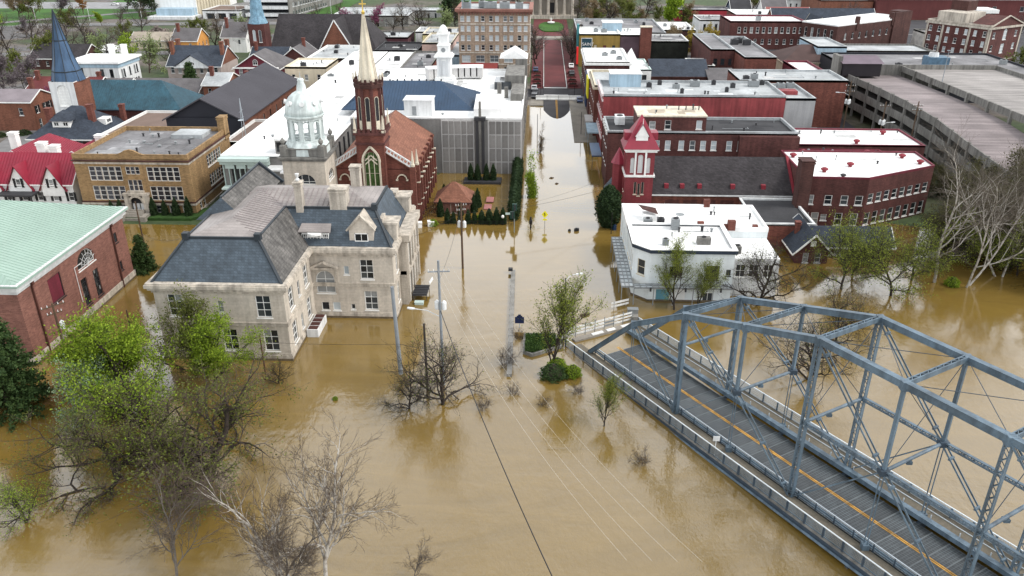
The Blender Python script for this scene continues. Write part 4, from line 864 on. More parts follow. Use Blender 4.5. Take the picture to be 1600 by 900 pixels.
for x in (-36.4, -25.7):
    mb = MB()
    for k in range(6): t0, t1 = math.pi * k / 6, math.pi * (k + 1) / 6; mb.beam((x - .9 * math.cos(t0), 141.85, 8.3 + 1.0 * math.sin(t0)), (x - .9 * math.cos(t1), 141.85, 8.3 + 1.0 * math.sin(t1)), .2, .2)
    mb.box(x - 1.15, x - .75, 141.75, 142, 8.1, 8.4); mb.box(x + .75, x + 1.15, 141.75, 142, 8.1, 8.4)
    B.part(mb, 'niche_arch', stonewhite)
# ---- small brick pavilion in the church yard
B = Bld('brick_pavilion', (-17, 149.5, 0), "small flooded brick pavilion with rust brown hip roof beside the gothic church", 'pavilion')
B.walls(rect(-20, -13.8, 146.6, 152.4), -1.5, 3.0, rosebrick, {0: [(3.2, .1, Win(1.2, 2.4, 1, 1, stonewhite, rosebrick, .15, arch=True))]})
B.pitched(-20, -13.8, 146.6, 152.4, 3.0, 5.6, 'x', shingle_b, None, (2.8, 2.8), .6, brownbrick)

# ---- seven storey bank
B = Bld('bank_tower', (-16.5, 292, 1), "tall buff brick office block with bracketed cornice standing over the brick mall", 'building')
bp_ = rect(-28.6, -4.3, 282, 304); Wp = Win(1.25, 1.75, 1, 2, whitedull, blindglass, .18); Wb = Win(3.0, 2.3, 2, 2, whitedull, blindglass, .18)
f = [(24.3 * (g + .5) / 5 + s * 1.05, z, Wp) for g in range(5) for s in (-1, 1) for z in (19.4, 16.2, 13.1, 9.9)] + [(24.3 * (g + .5) / 5, z, Wb) for g in range(5) for z in (5.9, 2.0)]
B.walls(bp_, .5, 23.2, buffbrick, {0: f, 1: [(22 * (g + .5) / 4 + s * 1.05, z, Wp) for g in range(4) for s in (-1, 1) for z in (19.4, 16.2, 13.1, 9.9)] + [(22 * (g + .5) / 4, 5.9, Wb) for g in range(4)]})
mb = MB(); mb.ring(bp_, .004, .12, 18.3, 18.7); mb.ring(bp_, .004, .12, 8.9, 9.3); mb.ring(bp_, .004, .15, 5.0, 5.4); B.part(mb, 'stone_band', limetrim)
mb = MB(); mb.ring(bp_, -.4, .5, 22.2, 22.6); mb.ring(bp_, -.4, 1.0, 22.6, 23.4)
for k in range(24): mb.box(-28.5 + k * 1.03, -28.1 + k * 1.03, 281.2, 282, 21.6, 22.3)
for k in range(21): mb.box(-4.3, -3.5, 282.3 + k * 1.03, 282.7 + k * 1.03, 21.6, 22.3)
B.part(mb, 'cornice', rosebrick)
mb = MB(); mb.prism(offset(bp_, -.3), 22.5, 22.9); B.part(mb, 'roof', paleroof)
for x, y, w in ((-26, 286, 3), (-18, 288, 4.4), (-13, 287, 3.4), (-8, 286, 2.6), (-21, 290, 2.2)): unit(B, x, y, 23, w, 2.4, 2.2)
mb = MB()
for x in (-27.4, -24.6):
    for y in (284, 286.6): mb.tube((x, y, 23), (x, y, 27), .09, n=6)
mb.box(-27.6, -24.4, 283.8, 286.8, 26, 27.5); B.part(mb, 'plant_frame', bluegrey)
# ---- commercial roofs in front of the bank
B = Bld('red_gable_shop', (-22, 262, 0), "brick shop with dark red metal roof in front of the bank tower", 'building')
B.walls(rect(-28.5, -14.5, 252, 268), 0, 5.6, darkbrick, {}); B.pitched(-28.5, -14.5, 252, 268, 5.6, 9.4, 'x', mat("rust_red_roof", (.24, .035, .03), .6, .2), darkbrick, (3, 0), .4, maroon, .7)
def block(name, label, x0, x1, y0, y1, z1, wm, rm, cm, wins=None, units=0, par=.5, z0=-.5, cat='building', group=None, seed=1):
    B = Bld(name, ((x0 + x1) / 2, (y0 + y1) / 2, 0), label, cat, group); B.block(x0, x1, y0, y1, z0, z1, wm, rm, cm, wins, par)
    rg = random.Random(seed)
    if x1 - x0 > 8: clutter(B, x0, x1, y0, y1, z1 - par, 4, seed + 50)
    for k in range(units): unit(B, rg.uniform(x0 + 2, x1 - 2), rg.uniform(y0 + 2, y1 - 3), z1 - par, rg.uniform(1.1, 2.), rg.uniform(1.1, 1.7), rg.uniform(.9, 1.5), hvacm if k % 2 else darkunit)
    return B
Wc = Win(1.1, 1.9, 1, 2, white, glass, .15)
block('white_roofed_block', "maroon brick block with white roof left of the cream spire", -64, -52.6, 232, 278, 9.8, darkbrick, whiteroof, white, {0: spread(11.4, 3, .05, .95, (5.6,), Wc)}, 3, seed=3)
block('cream_walled_block', "cream walled block with white roof right of the cream spire", -52.5, -43.6, 234, 280, 9.4, cream, whiteroof, white, {0: spread(8.9, 2, .1, .9, (5.2,), Wc)}, 3, seed=5)
block('grey_roofed_block', "brick block with stained grey roof and white skylight patch", -43.5, -34.5, 234, 280, 9.8, redbrick, greyroof, concrete, None, 2, seed=6)
block('beige_corner_block', "beige block with white roof and three sash windows beside the charcoal roof", -80.5, -67.4, 252, 268, 9.2, cream, whiteroof, cream, {0: spread(13.1, 3, .04, .96, (5.0,), Win(1.2, 1.9, 1, 2, white, glass))}, 1, seed=7)
block('parapet_block', "brown brick block with cluttered pale roof behind the beige block", -79, -64.5, 272, 300, 8.6, brownbrick, paleroof, white, None, 3, seed=8)
block('pink_block', "pink stucco block with stepped wall behind the white roofed rows", -44, -33, 300, 326, 9.6, mat("pink_stucco", (.52, .36, .31), .8), paleroof, cream, None, 1, seed=9)
block('yellow_cornice_block', "long pale block with yellow striped cornice left of the bank", -48, -30, 330, 350, 8.6, mat("yellow_stripe", (.60, .52, .25), .7), paleroof, cream, None, 2, seed=10)
block('blue_side_block', "slate blue metal sided block beside the bank tower", -36.4, -29, 286, 316, 7.6, bluegrey, paleroof, bluegrey, None, 0)
block('grey_hip_shops', "low brick shop with grey roof behind the white roofs", -68, -54, 330, 348, 7.2, mat("plum_brick", (.13, .05, .06), .8), paleroof, concrete, {0: spread(14, 3, .1, .9, (3.5,), Wc)}, 1, seed=11)
block('white_far_block', "white walled block behind the pink block", -52, -42, 338, 352, 8.4, whitedull, paleroof, white, {0: spread(10, 2, .1, .9, (5,), Wc)}, 0)
block('black_wall_block', "low block with black side wall behind the white roofs", -62, -46, 302, 322, 6.6, navywall, darkroof, darkunit, None, 1, seed=12)
# house with a red and white gable
B = Bld('victorian_house', (-92, 262, 0), "maroon and white gabled house with attic window behind the charcoal roof", 'house')
B.walls(rect(-98, -84, 256, 272), 0, 8.2, maroon, {0: spread(14, 5, .05, .95, (5.6,), Win(1.2, 2.0, 1, 2, white, glass))}); B.pitched(-98, -84, 256, 272, 8.2, 12.6, 'y', greyshingle, maroon, (0, 5), .8, white)
mb = MB(); mb.box(-98.3, -83.7, 255.2, 256, 7.9, 8.3); B.part(mb, 'pediment_band', white); B.window((-91, 255.9), 0, 9.0, Win(1.5, 1.7, 2, 2, white, glass, -.03, arch=True))
# large dark roofed church
B = Bld('dark_roofed_church', (-92, 322, 0), "brick church with huge dark shingle roof, brick gables and slim blue spire", 'church')
B.walls(rect(-102, -62, 306, 338), 0, 5, orangebrick, {}); B.pitched(-102, -62, 306, 338, 5, 17.0, 'x', shingle, orangebrick, (0, 8), .6, shingle)
for cx, w, zt, y0 in ((-77, 7.4, 16.4, 305), (-66, 3.0, 8.6, 305)):
    mb = MB(); mb.face([(cx - w, y0, 4), (cx + w, y0, 4), (cx, y0, zt)]); mb.box(cx - w, cx + w, y0 + .05, y0 + 2, 0, 4.2); o = B.part(mb, 'gable_wall', orangebrick)
    mb = MB()
    for s in (-1, 1): mb.face([(cx + s * (w + .5), y0 - .3, 3.6), (cx, y0 - .3, zt + .4), (cx, y0 + 16, zt + .4), (cx + s * (w + .5), y0 + 3, 3.6)]); mb.beam((cx + s * (w + .5), y0 - .3, 3.6), (cx, y0 - .3, zt + .4), .25, .35, 1)
    mb.build('gable_roof', [shingle, white], o, B.off)
tp = rect(-108.8, -102.6, 303, 309.2); B.walls(tp, 0, 15.5, darkbrick, {0: [(2.1, 9, Win(1.1, 4.4, 1, 1, white, blindglass, .1, arch=True)), (4.3, 9, Win(1.1, 4.4, 1, 1, white, blindglass, .1, arch=True))]})
mb = MB(); mb.lathe([(3.6, 15.4), (2.5, 18), (.1, 42)], (-105.7, 306.1, 0), 8, rot=math.pi / 8); B.part(mb, 'spire', mat("pale_spire_blue", (.17, .30, .40), .6, .35, .8, .2, 3))
B = Bld('brick_cross_gable', (-86, 282, 0), "small maroon gabled house in front of the dark roofed church", 'house')
B.walls(rect(-92, -80, 281, 296), 0, 6, darkbrick, {}); B.pitched(-92, -80, 281, 296, 6, 10.6, 'y', greyshingle, darkbrick, (0, 0), .6, white); chimney(B, -85.4, -84.4, 290, 291, 9, 12.4, redbrick)
# ================================================================== RIGHT OF THE STREET
Wq = Win(1.15, 2.0, 1, 2, white, blindglass, .15); Wk = Win(1.1, 1.9, 1, 2, white, glass, .15)
# ---- long red painted block
B = Bld('red_painted_block', (36, 201, 0), "long brick block with bright red painted side wall and pale roof full of vents", 'building')
p = rect(14.6, 57, 188.8, 206); B.walls(p, -.5, 14.2, redpaint, {3: spread(17.2, 6, .03, .97, (5.2, 9.6), Win(1.3, 2.6, 1, 2, white, glass))}); B.flat(p, 14.6, paleroof, paleroof, .5)
mb = MB()
for z in (3.9, 8.4, 12.9): mb.box(14.3, 14.59, 188.8, 206, z, z + .45)
mb.box(14.1, 14.59, 188.7, 206, 14.2, 14.75); B.part(mb, 'facade_band', mat("pale_pink_trim", (.62, .52, .52), .7))
mb = MB(); mb.box(14.62, 57, 188.72, 188.795, -.5, 8.4); B.part(mb, 'dark_lower_wall', darkbrick)
mb = MB(); mb.box(17, 24.5, 200, 205.4, 14.1, 17.2); B.part(mb, 'stair_house', bluegrey); mb = MB(); mb.box(16.8, 24.7, 199.8, 205.6, 17.2, 17.4); B.part(mb, 'stair_house_roof', whiteroof)
clutter(B, 15.5, 56, 190, 199, 14.1, 9, 9, mat('silver_patch', (.54, .56, .57), .7, .2, .4, .1, 2))
for x, y, w in ((26.5, 200, 1.2), (29.5, 203, 1.0), (33, 199, 1.6), (38, 201.5, 2.2), (43, 203.6, 1.0), (47, 200, 1.1), (44.5, 195, .8), (52.5, 202, 2.4), (55, 204, 1.2), (33.5, 193, .8)): unit(B, x, y, 14.1, w, w * .8, 1.1 + .4 * (w > 2), darkunit if w < 1.3 else hvacm)
B = Bld('grey_block_addition', (60.3, 201, 0), "plain grey block addition at the end of the red painted wall", 'building')
B.block(57.1, 64, 189, 206, -.5, 14.0, greyblockwall, paleroof, paleroof); unit(B, 59.5, 203, 13.5, 1.8, 1.5, 1.3); unit(B, 62, 203.6, 13.5, 1.8, 1.5, 1.3); mb = MB(); mb.box(57.2, 61.5, 195, 198, 13.4, 14.4); B.part(mb, 'red_parapet', redpaint)
B = Bld('narrow_brick_shop', (20, 221, 0), "narrow three storey brick shop with pale parapet beside the red painted block", 'building')
B.block(13.6, 25, 206.4, 228, -.5, 13.2, redbrick, paleroof, cream, {3: spread(21.6, 6, .05, .95, (4.6, 8.6), Win(1.3, 2.5, 1, 2, white, glass))}); B.cornice(rect(13.6, 25, 206.4, 228), 12.2, 12.8, .5, cream)
B = Bld('yellow_trim_shop', (20, 236, 0), "brick shop with yellow and blue painted front facing the mall", 'building')
B.block(13.4, 27, 228.6, 243, -.5, 10.6, darkbrick, whiteroof, white); mb = MB(); mb.box(13.0, 13.38, 229, 236, 5, 10.4); B.part(mb, 'yellow_panel', yellow); mb = MB(); mb.box(13.0, 13.38, 236.3, 243, 1, 10.4); B.part(mb, 'blue_panel', mat("deep_blue_paint", (.03, .06, .16), .5))
B = Bld('white_roofed_corner_shop', (20, 259, 0), "dark brick corner shop with clean white roof and cornice facing the mall", 'building')
B.block(13.4, 26.5, 247, 273, 0, 12.2, darkbrick, whiteroof, white, {3: spread(26, 7, .03, .97, (4.5, 8.4), Win(1.2, 2.2, 1, 2, white, glass))}, .6); B.cornice(rect(13.4, 26.5, 247, 273), 11.2, 11.9, .55, white)
for x, y in ((20, 262), (24, 255), (23, 266)): unit(B, x, y, 11.6, 1.8, 1.4, .9)
B = Bld('white_sash_house', (29, 254, 0), "narrow white house front with two sash windows and pale roof", 'house'); B.block(26.6, 33.4, 249, 268, 0, 9.6, white, whiteroof, greenish, {0: spread(6.8, 2, .1, .9, (5.4,), Win(1.4, 2.6, 1, 2, darkframe, glass))}, .3)
mb = MB(); mb.face([(26.8, 266, 9.4), (31.0, 266, 9.4), (28.9, 267.5, 13.2)]); mb.face([(31, 266, 9.4), (31, 270, 9.4), (28.9, 267.5, 13.2)]); mb.face([(26.8, 270, 9.4), (26.8, 266, 9.4), (28.9, 267.5, 13.2)]); B.part(mb, 'pointed_roof', whiteroof)
B = Bld('long_dark_roof_house', (42, 260, 0), "long brick back building with dark shingle roof and white door", 'building')
B.walls(rect(33.6, 51, 250, 266), 0, 7.6, darkbrick, {0: [(3, 2.8, Win(1.1, 3.6, 1, 2, darkframe, glass)), (8.5, 3.2, Win(1.3, 2.8, 1, 2, white, glass)), (12, 3.0, Win(1.4, 3.4, 1, 1, white, white)), (15, 3.2, Win(1.3, 2.8, 1, 2, darkframe, glass))]}); B.pitched(33.6, 51, 250, 266, 7.6, 11.4, 'x', shingle_n, darkbrick, (0, 0), .4, brownbrick)
B = Bld('charcoal_shed_house', (55, 252, 0), "charcoal sided house with grey metal lean-to roof", 'house')
B.walls(rect(50.8, 58.5, 244, 256), 0, 6.4, navywall, {0: [(5.8, 2.6, Win(1.2, 1.5, 2, 1, white, glass))]}); B.pitched(50.8, 58.5, 244, 256, 6.4, 9.4, 'x', greyshingle, navywall, (0, 0), .3, greyshingle, ridge_at=.85)
B = Bld('white_eye_house', (57, 275, 0), "maroon shop with two round windows and dark hip roof before the tall brick block", 'building')
B.block(49, 56.5, 268, 282, 0, 7.6, maroon, darkroof, white); mb = MB()
for x in (51, 54.2): mb.tube((x, 267.85, 6.2), (x, 268, 6.2), .6, n=14)
B.part(mb, 'round_window', white)
# ---- mustard block with mural sign
B = Bld('mustard_mural_block', (20, 311, 0), "mustard painted block with a square blue and white mural on its side", 'building')
B.block(13.6, 28.4, 303, 322, 0, 12.6, yellowp, whiteroof, white, {0: [(5.9, 5.6, Win(1.2, 3.2, 1, 1, darkframe, cream)), (9.3, 6.0, Win(1.1, 2.6, 1, 2, darkframe, maroon)), (12.6, 6.0, Win(1.1, 2.6, 1, 2, darkframe, glass))]})
mb = MB(); mb.box(14.3, 18.3, 302.86, 303, 5.6, 11.2); mural = B.part(mb, 'mural', mat("mural_white", (.7, .72, .72), .7))
mb = MB(); mb.box(14.5, 18.1, 302.8, 302.86, 5.8, 11.0); mb.build('mural_field', mat("mural_teal", (.03, .085, .12), .7), mural, B.off)
def text(s, loc, size, m, parent, off, rz=0, ext=.03, align='LEFT'):
    cu = bpy.data.curves.new('lettering', 'FONT'); cu.body = s; cu.size = size; cu.extrude = ext; cu.align_x = align
    o = bpy.data.objects.new('lettering', cu); COL.objects.link(o); dg = bpy.context.evaluated_depsgraph_get(); me = bpy.data.meshes.new_from_object(o.evaluated_get(dg)); bpy.data.objects.remove(o)
    me.materials.clear(); me.materials.append(m); q = bpy.data.objects.new('lettering', me); link(q, parent); q.location = tuple(a - b for a, b in zip(loc, off)); q.rotation_euler = (R(90), 0, rz); return q
text("SAINT", (14.6, 302.75, 8.5), 1.55, white, mural, B.off); text("CLAIR", (14.6, 302.75, 6.2), 1.55, white, mural, B.off)
unit(B, 20, 312, 12.1, 1.6, 1.4, 1.2); unit(B, 23, 311, 12.1, 2.2, 1.4, 1.2); mb = MB(); mb.box(23, 30, 315, 321, 12, 15); B.part(mb, 'penthouse', bluegrey); mb = MB(); mb.box(22.6, 30.4, 314.6, 321.4, 15, 15.3); B.part(mb, 'penthouse_roof', whiteroof)
mb = MB(); mb.box(12.7, 13.5, 305, 308.5, 7.5, 15.5); B.part(mb, 'blade_sign', mat("teal_sign", (.07, .30, .33), .6)); mb = MB(); mb.box(12.4, 13.1, 296, 297, 3, 9); B.part(mb, 'red_blade_sign', mat("signal_red", (.75, .03, .03), .5))
block('plum_block', "plum brick block with chimney stack next to the mustard block", 28.6, 38.6, 304, 322, 12.2, mat("plum_brick2", (.14, .09, .11), .85, .3, .2), whiteroof, white)
B = Bld('brick_stack', (37.5, 302, 0), "tall square brick chimney stack beside the plum block", 'chimney'); mb = MB(); mb.box(35.6, 39.6, 301, 303.9, 0, 15.2); B.part(mb, 'stack', redbrick); mb = MB(); mb.box(35.4, 39.8, 300.8, 304.1, 15.2, 15.5); B.part(mb, 'cap', stonewhite)
block('ivy_wall_block', "block with dark ivy covered wall and white parapet", 39.8, 54, 306, 324, 9.8, mat("dark_ivy", (.02, .022, .018), .9, .4, .6, .4, 3), greyroof, white)
block('long_grey_roofs', "row of long flat grey roofs behind the mustard block", 13.6, 48, 324, 366, 10.4, brownbrick, greyroof, paleroof, None, 6, seed=21)
block('white_patch_roof', "block with bright white roof at the end of the grey roofs", 48.4, 62, 338, 362, 9.6, brownbrick, whiteroof, white, None, 2, seed=22)
# ---- brick block with stepped roof edge and penthouse
B = Bld('dark_brick_annex', (33, 174, 0), "dark red brick annex with long row of white windows behind the red tower", 'building')
Wr = Win(1.15, 2.0, 1, 2, white, blindglass, .12)
us = [10.3, 12.6, 15.4, 17.7, 19.9, 22.1, 25.3, 27.6, 29.8, 33.6]
B.walls(rect(13.9, 53, 163.8, 176.5), -.5, 12.0, darkbrick, {0: [(u, 8.4, Wr) for u in us], 3: spread(12.7, 4, .03, .97, (4.5, 8.4), Win(1.3, 2.4, 1, 2, white, glass))}); B.flat(rect(13.9, 53, 163.8, 176.5), 12.3, darkroof, paleroof, .5)
clutter(B, 35, 52, 165, 175.5, 11.8, 5, 10, mat('tar_patch', (.035, .035, .04), .9, .3)); clutter(B, 21, 33.5, 164.3, 172, 15.6, 4, 11, mat('stained_patch', (.42, .36, .28), .9, .3))
mb = MB(); mb.box(41, 53.2, 162.6, 163.79, -.5, 11.6); B.part(mb, 'projecting_bay', darkbrick)
B.walls(rect(20, 34, 163.85, 172.5), 12.3, 15.3, darkbrick, {0: [(3, 12.7, Win(1.3, 1.7, 1, 2, white, glass)), (6.2, 12.7, Win(1.3, 1.9, 1, 2, white, glass)), (12.6, 12.8, Win(1.2, 1.8, 1, 1, white, blindglass))]}, 'penthouse_wall')
mb = MB(); mb.prism(offset(rect(20, 34, 163.85, 172.5), .15), 15.3, 15.6); B.part(mb, 'penthouse_roof', stonewhite)
for x in (29, 30.5, 32, 33.2): mb = MB(); mb.tube((x, 169, 15.5), (x, 169, 16.4), .12, n=8); B.part(mb, 'vent_pipe', darkunit)
unit(B, 17, 172, 11.8, 2.0, 3.0, 1.8, whitedull)
for k in range(5): mb = MB(); mb.box(13.6, 13.9, 164.4 + k * 2.5, 165.2 + k * 2.5, 11.3, 12.2); B.part(mb, 'bracket', white)
# ---- red tower and dark roofed church
B = Bld('red_church', (31, 153, 0), "red brick church with long dark shingle roof and crimson capped square tower", 'church')
tp = rect(16.1, 21.3, 145.2, 150.4); Wt = Win(.95, 3.6, 1, 1, white, whitedull, .25, arch=True, sill=False); Wn = Win(.5, 2.4, 1, 1, stonewhite, darkframe, .2)
B.walls(tp, -1.5, 13.4, pinkbrick, {s: [(1.1, 9.0, Win(.7, 3.0, 1, 1, white, whitedull, .25, arch=True, sill=False)), (2.6, 9.0, Wt), (4.1, 9.0, Win(.7, 3.0, 1, 1, white, whitedull, .25, arch=True, sill=False)), (1.9, 4.9, Wn), (2.6, 4.6, Wn), (3.3, 4.9, Wn), (2.6, .4, Win(.9, 2.4, 1, 1, white, whitedull, .2))] for s in (0, 3)})
mb = MB()
for x in (17.75, 19.65): mb.box(x - .17, x + .17, 145.0, 145.2, 8.7, 13.2)
mb.ring(tp, .004, .25, 8.3, 8.7); mb.ring(tp, -.2, .35, 13.1, 13.5); mb.ring(tp, -.2, .6, 13.5, 13.75); B.part(mb, 'stone_trim', white)
mb = MB(); e = offset(tp, .75); apex = (18.7, 147.8, 19.6)
for k in range(4): mb.face([(*e[k], 13.75), (*e[(k + 1) % 4], 13.75), apex])
mb.box(15.6, 21.8, 146.6, 149.0, 15.0, 16.4); B.part(mb, 'tower_roof', crimson)
mb = MB(); mb.box(17.6, 19.8, 145.3, 147, 14.4, 16.0); mb.face([(17.4, 145.2, 16.0), (20.0, 145.2, 16.0), (18.7, 145.2, 18.2)]); o = B.part(mb, 'tower_dormer', white)
mb = MB(); mb.face([(17.2, 145.0, 15.8), (18.7, 145.0, 18.4), (18.7, 147.6, 18.4), (17.2, 147.2, 15.8)][::-1]); mb.face([(20.2, 145.0, 15.8), (18.7, 145.0, 18.4), (18.7, 147.6, 18.4), (20.2, 147.2, 15.8)]); mb.build('dormer_roof', crimson, o, B.off); mb = MB(); mb.tube((18.7, 145.1, 18.3), (18.7, 145.1, 19.4), .06, .02, 6); mb.build('finial', white, o, B.off)
B.walls(rect(21.3, 48, 145.9, 161.4), -1.5, 5.0, redbrick, {0: [(3.2, 1.4, Win(1.1, 1.6, 1, 2, white, glass))]}); B.pitched(21.4, 48, 145.9, 161.4, 5.0, 10.0, 'x', shingle, redbrick, (0, 0), .4, whitedull)
B.each([(24 + k * 3.5, 26.6 + k * 3.5, 145.8, 145.9, .6, 3.6) for k in range(7)], 'brick_recess', darkbrick)
for x in (24.2, 27.2, 30.5, 36.8, 42.6): mb = MB(); mb.box(x - .4, x + .4, 146.8, 147.6, 5.4, 6.4); B.part(mb, 'roof_hatch', redvent)
mb = MB(); mb.lathe([(2.0, 0), (2.0, 3.2), (2.3, 3.3), (1.2, 4.8), (.1, 5.6)], (15.2, 154, 0), 12); B.part(mb, 'stair_turret', darkbrick)
mb = MB(); mb.lathe([(2.5, 3.2), (.1, 6.4)], (15.2, 154, 0), 12); B.part(mb, 'turret_roof', slate); mb = MB(); mb.lathe([(1.15, -1.5), (1.15, 9.2), (1.3, 9.3)], (15.3, 151.6, 0), 8); B.part(mb, 'corner_turret', pinkbrick); mb = MB(); mb.lathe([(1.55, 9.2), (.05, 12.2)], (15.3, 151.6, 0), 8); B.part(mb, 'turret_cap', crimson)
mb = MB(); mb.beam((48.2, 146, 5.2), (48.2, 153.6, 10.2), .5, .3); B.part(mb, 'gable_coping', redvent)
B = Bld('low_red_wing', (45, 137, 0), "low red brick wing with blue striped awning between white shop and white roofed block", 'building')
B.walls(rect(37.5, 47.6, 130.5, 144), -1.5, 4.6, redbrick, {}); B.flat(rect(37.5, 47.6, 130.5, 144), 4.8, darkroof, whitedull, .3); mb = MB(); mb.face([(31, 131, 4.6), (37.4, 131, 4.6), (37.4, 133.4, 5.4), (31, 133.4, 5.4)]); B.part(mb, 'blue_awning', bluegrey)
mb = MB(); mb.box(30.5, 37.4, 131.2, 136, -1, 4.4); B.part(mb, 'awning_wall', darkbrick); mb = MB(); mb.box(32.5, 37.8, 127, 130.4, -1, 4.5); B.part(mb, 'white_lean_to', white)
# ---- white corner shop
B = Bld('white_corner_shop', (23, 118, 0), "pale blue-white two storey corner shop with white roof and glazed street canopy", 'building')
fp = [(14.3, 111.6), (16.6, 109.3), (29, 109.3), (29, 120), (14.3, 120)]; Wz = Win(1.4, 2.5, 1, 2, cream, glass, .14); Wz2 = Win(1.9, 2.3, 2, 2, darkframe, glass, .14)
B.walls(fp, -1.5, 8.2, siding, {0: [(1.6, 3.9, Wz)], 1: [(3.9, 4.2, Win(1.9, 1.6, 2, 1, darkframe, glass)), (9.4, 3.7, Wz2), (11.7, 4.4, Win(.7, 1.0, 1, 1, darkframe, glass)), (2.2, .0, Win(2.2, 2.1, 1, 1, white, mat("teal_door", (.14, .34, .42), .5), .05, sill=False)), (4.8, .0, Win(1.6, 2.1, 1, 1, white, white, .05, sill=False)), (9, .0, Win(1.6, 1.6, 2, 1, white, glass, .05, sill=False))], 4: [(1.5 + k * 1.9, 4.0, Win(.9, 2.4, 1, 2, cream, glass, .14)) for k in range(4)]})
mb = MB(); mb.ring(fp, .004, .01, -1, .3); B.part(mb, 'tide_mark', wetstone); B.flat(fp, 8.6, whiteroof, None, .35); mb = MB(); mb.ring(fp, -.25, .28, 7.95, 8.5); B.part(mb, 'dark_cornice', mat("slate_navy_trim", (.035, .05, .075), .5)); mb = MB(); mb.ring(fp, -.4, .3, 8.5, 8.62); B.part(mb, 'roof_edge', whiteroof)
bp2 = rect(14.2, 36.5, 120.05, 131); B.walls(bp2, -1.5, 7.4, siding, {3: [(3 + k * 3, 3.6, Win(.9, 2.4, 1, 2, cream, glass)) for k in range(3)]}); B.flat(bp2, 7.9, whiteroof, None, .3, 'rear_roof')
mb = MB(); mb.ring(bp2, -.3, .05, 7.3, 8.0); B.part(mb, 'rear_parapet', whiteroof)
mb = MB(); mb.box(22.5, 30, 119.95, 120.3, 7.8, 8.55); B.part(mb, 'brick_parapet', redbrick); B.each([(30, 31.2, 119.7, 120.5, 7.6, 9.2), (25.2, 26.2, 119.8, 120.4, 8.56, 8.95), (28.2, 29.2, 130.6, 131.4, 7.4, 8.9), (34.2, 35, 120.5, 121.2, 7.4, 8.2)], 'brick_chimney', redbrick)
an = rect(29.05, 36.4, 111.6, 120); B.walls(an, -1.5, 6.0, whitedull, {0: [(1.6, 3.2, Win(1.5, 2.1, 2, 2, white, glass, .1)), (3.6, 3.2, Win(1.5, 2.1, 2, 2, white, glass, .1)), (5.8, 3.2, Win(1.5, 2.1, 2, 2, white, glass, .1))]}); B.flat(an, 6.4, whiteroof, None, .15, 'annex_roof')
clutter(B, 15.5, 28.5, 112, 119.5, 8.25, 5, 13, mat('white_patch', (.66, .66, .65), .7, .2, .4, .1, 2)); clutter(B, 20, 36, 121, 130.5, 7.6, 5, 14, mat('white_patch', (.66, .66, .65), .7)); unit(B, 21.4, 118.4, 8.25, 1.2, 1.2, 1.8); unit(B, 19, 111.8, 8.25, .9, .8, 1.0); unit(B, 24.8, 112.4, 8.25, 2.0, 1.0, 1.1, concrete); unit(B, 19.6, 121.6, 7.6, 1.1, 1.0, 1.3, darkunit); unit(B, 17.6, 122.2, 7.6, 1.4, 1.0, 1.0); unit(B, 30.4, 114, 6.2, 1.0, 1.3, 1.2, concrete)
mb = MB(); mb.box(17, 19.5, 123.4, 125.6, 7.5, 8.6); o = B.part(mb, 'roof_hatch', whiteroof); mb = MB(); mb.face([(16.4, 126.6, 9.4), (16.9, 124.4, 9.3), (19.4, 123.2, 8.9), (19.2, 125.6, 9.2)][::-1]); mb.build('hatch_lid', brownbrick, o, B.off)
mb = MB(); mb.lathe([(.1, 0), (.7, .25), (.75, .3), (.1, .12)], (22.2, 119.6, 10.0), 14); B.part(mb, 'satellite_dish', hvacm)
for cp, nn in ((rect(12.4, 14.25, 108.2, 128), 'w'), (rect(14.3, 29, 107.8, 109.2), 's')):     # canopy: frame with separate panes
    x0, y0 = cp[0]; x1, y1 = cp[2]; mb = MB()
    mb.ring(cp, -.12, .0, 2.75, 3.0)
    nxp, nyp = (3, 15) if nn == 'w' else (16, 2)
    for i in range(1, nxp): x = x0 + (x1 - x0) * i / nxp; mb.box(x - .04, x + .04, y0, y1, 2.9, 3.06)
    for j in range(1, nyp): y = y0 + (y1 - y0) * j / nyp; mb.box(x0, x1, y - .04, y + .04, 2.91, 3.07)
    for k in range(6):
        q = (x0 + .1, y0 + (y1 - y0) * k / 5) if nn == 'w' else (x0 + (x1 - x0) * k / 5, y0 + .1); mb.tube((q[0], q[1], -1.5), (q[0], q[1], 2.8), .07, n=6)
    o = B.part(mb, 'canopy_frame', hvacm); gp = glass_mat("canopy_pane" + nn, [(0, (.42, .46, .48)), (.5, (.36, .38, .39)), (.8, (.28, .30, .31))], .4); w, d = (x1 - x0) / nxp, (y1 - y0) / nyp
    me = bpy.data.meshes.new('pane'); me.from_pydata([(.05, .05, 0), (w - .05, .05, 0), (w - .05, d - .05, 0), (.05, d - .05, 0)], [], [(0, 1, 2, 3)]); me.materials.append(gp)
    for i in range(nxp):
        for j in range(nyp): k = bpy.data.objects.new('pane', me); link(k, o); k.location = (x0 + w * i - B.off[0], y0 + d * j - B.off[1], 2.95)
B.each([(16.6 + k * 2.6, 16.85 + k * 2.6, 107.6, 107.79, 2.4, 3.0) for k in range(5)], 'canopy_bracket', darkunit)
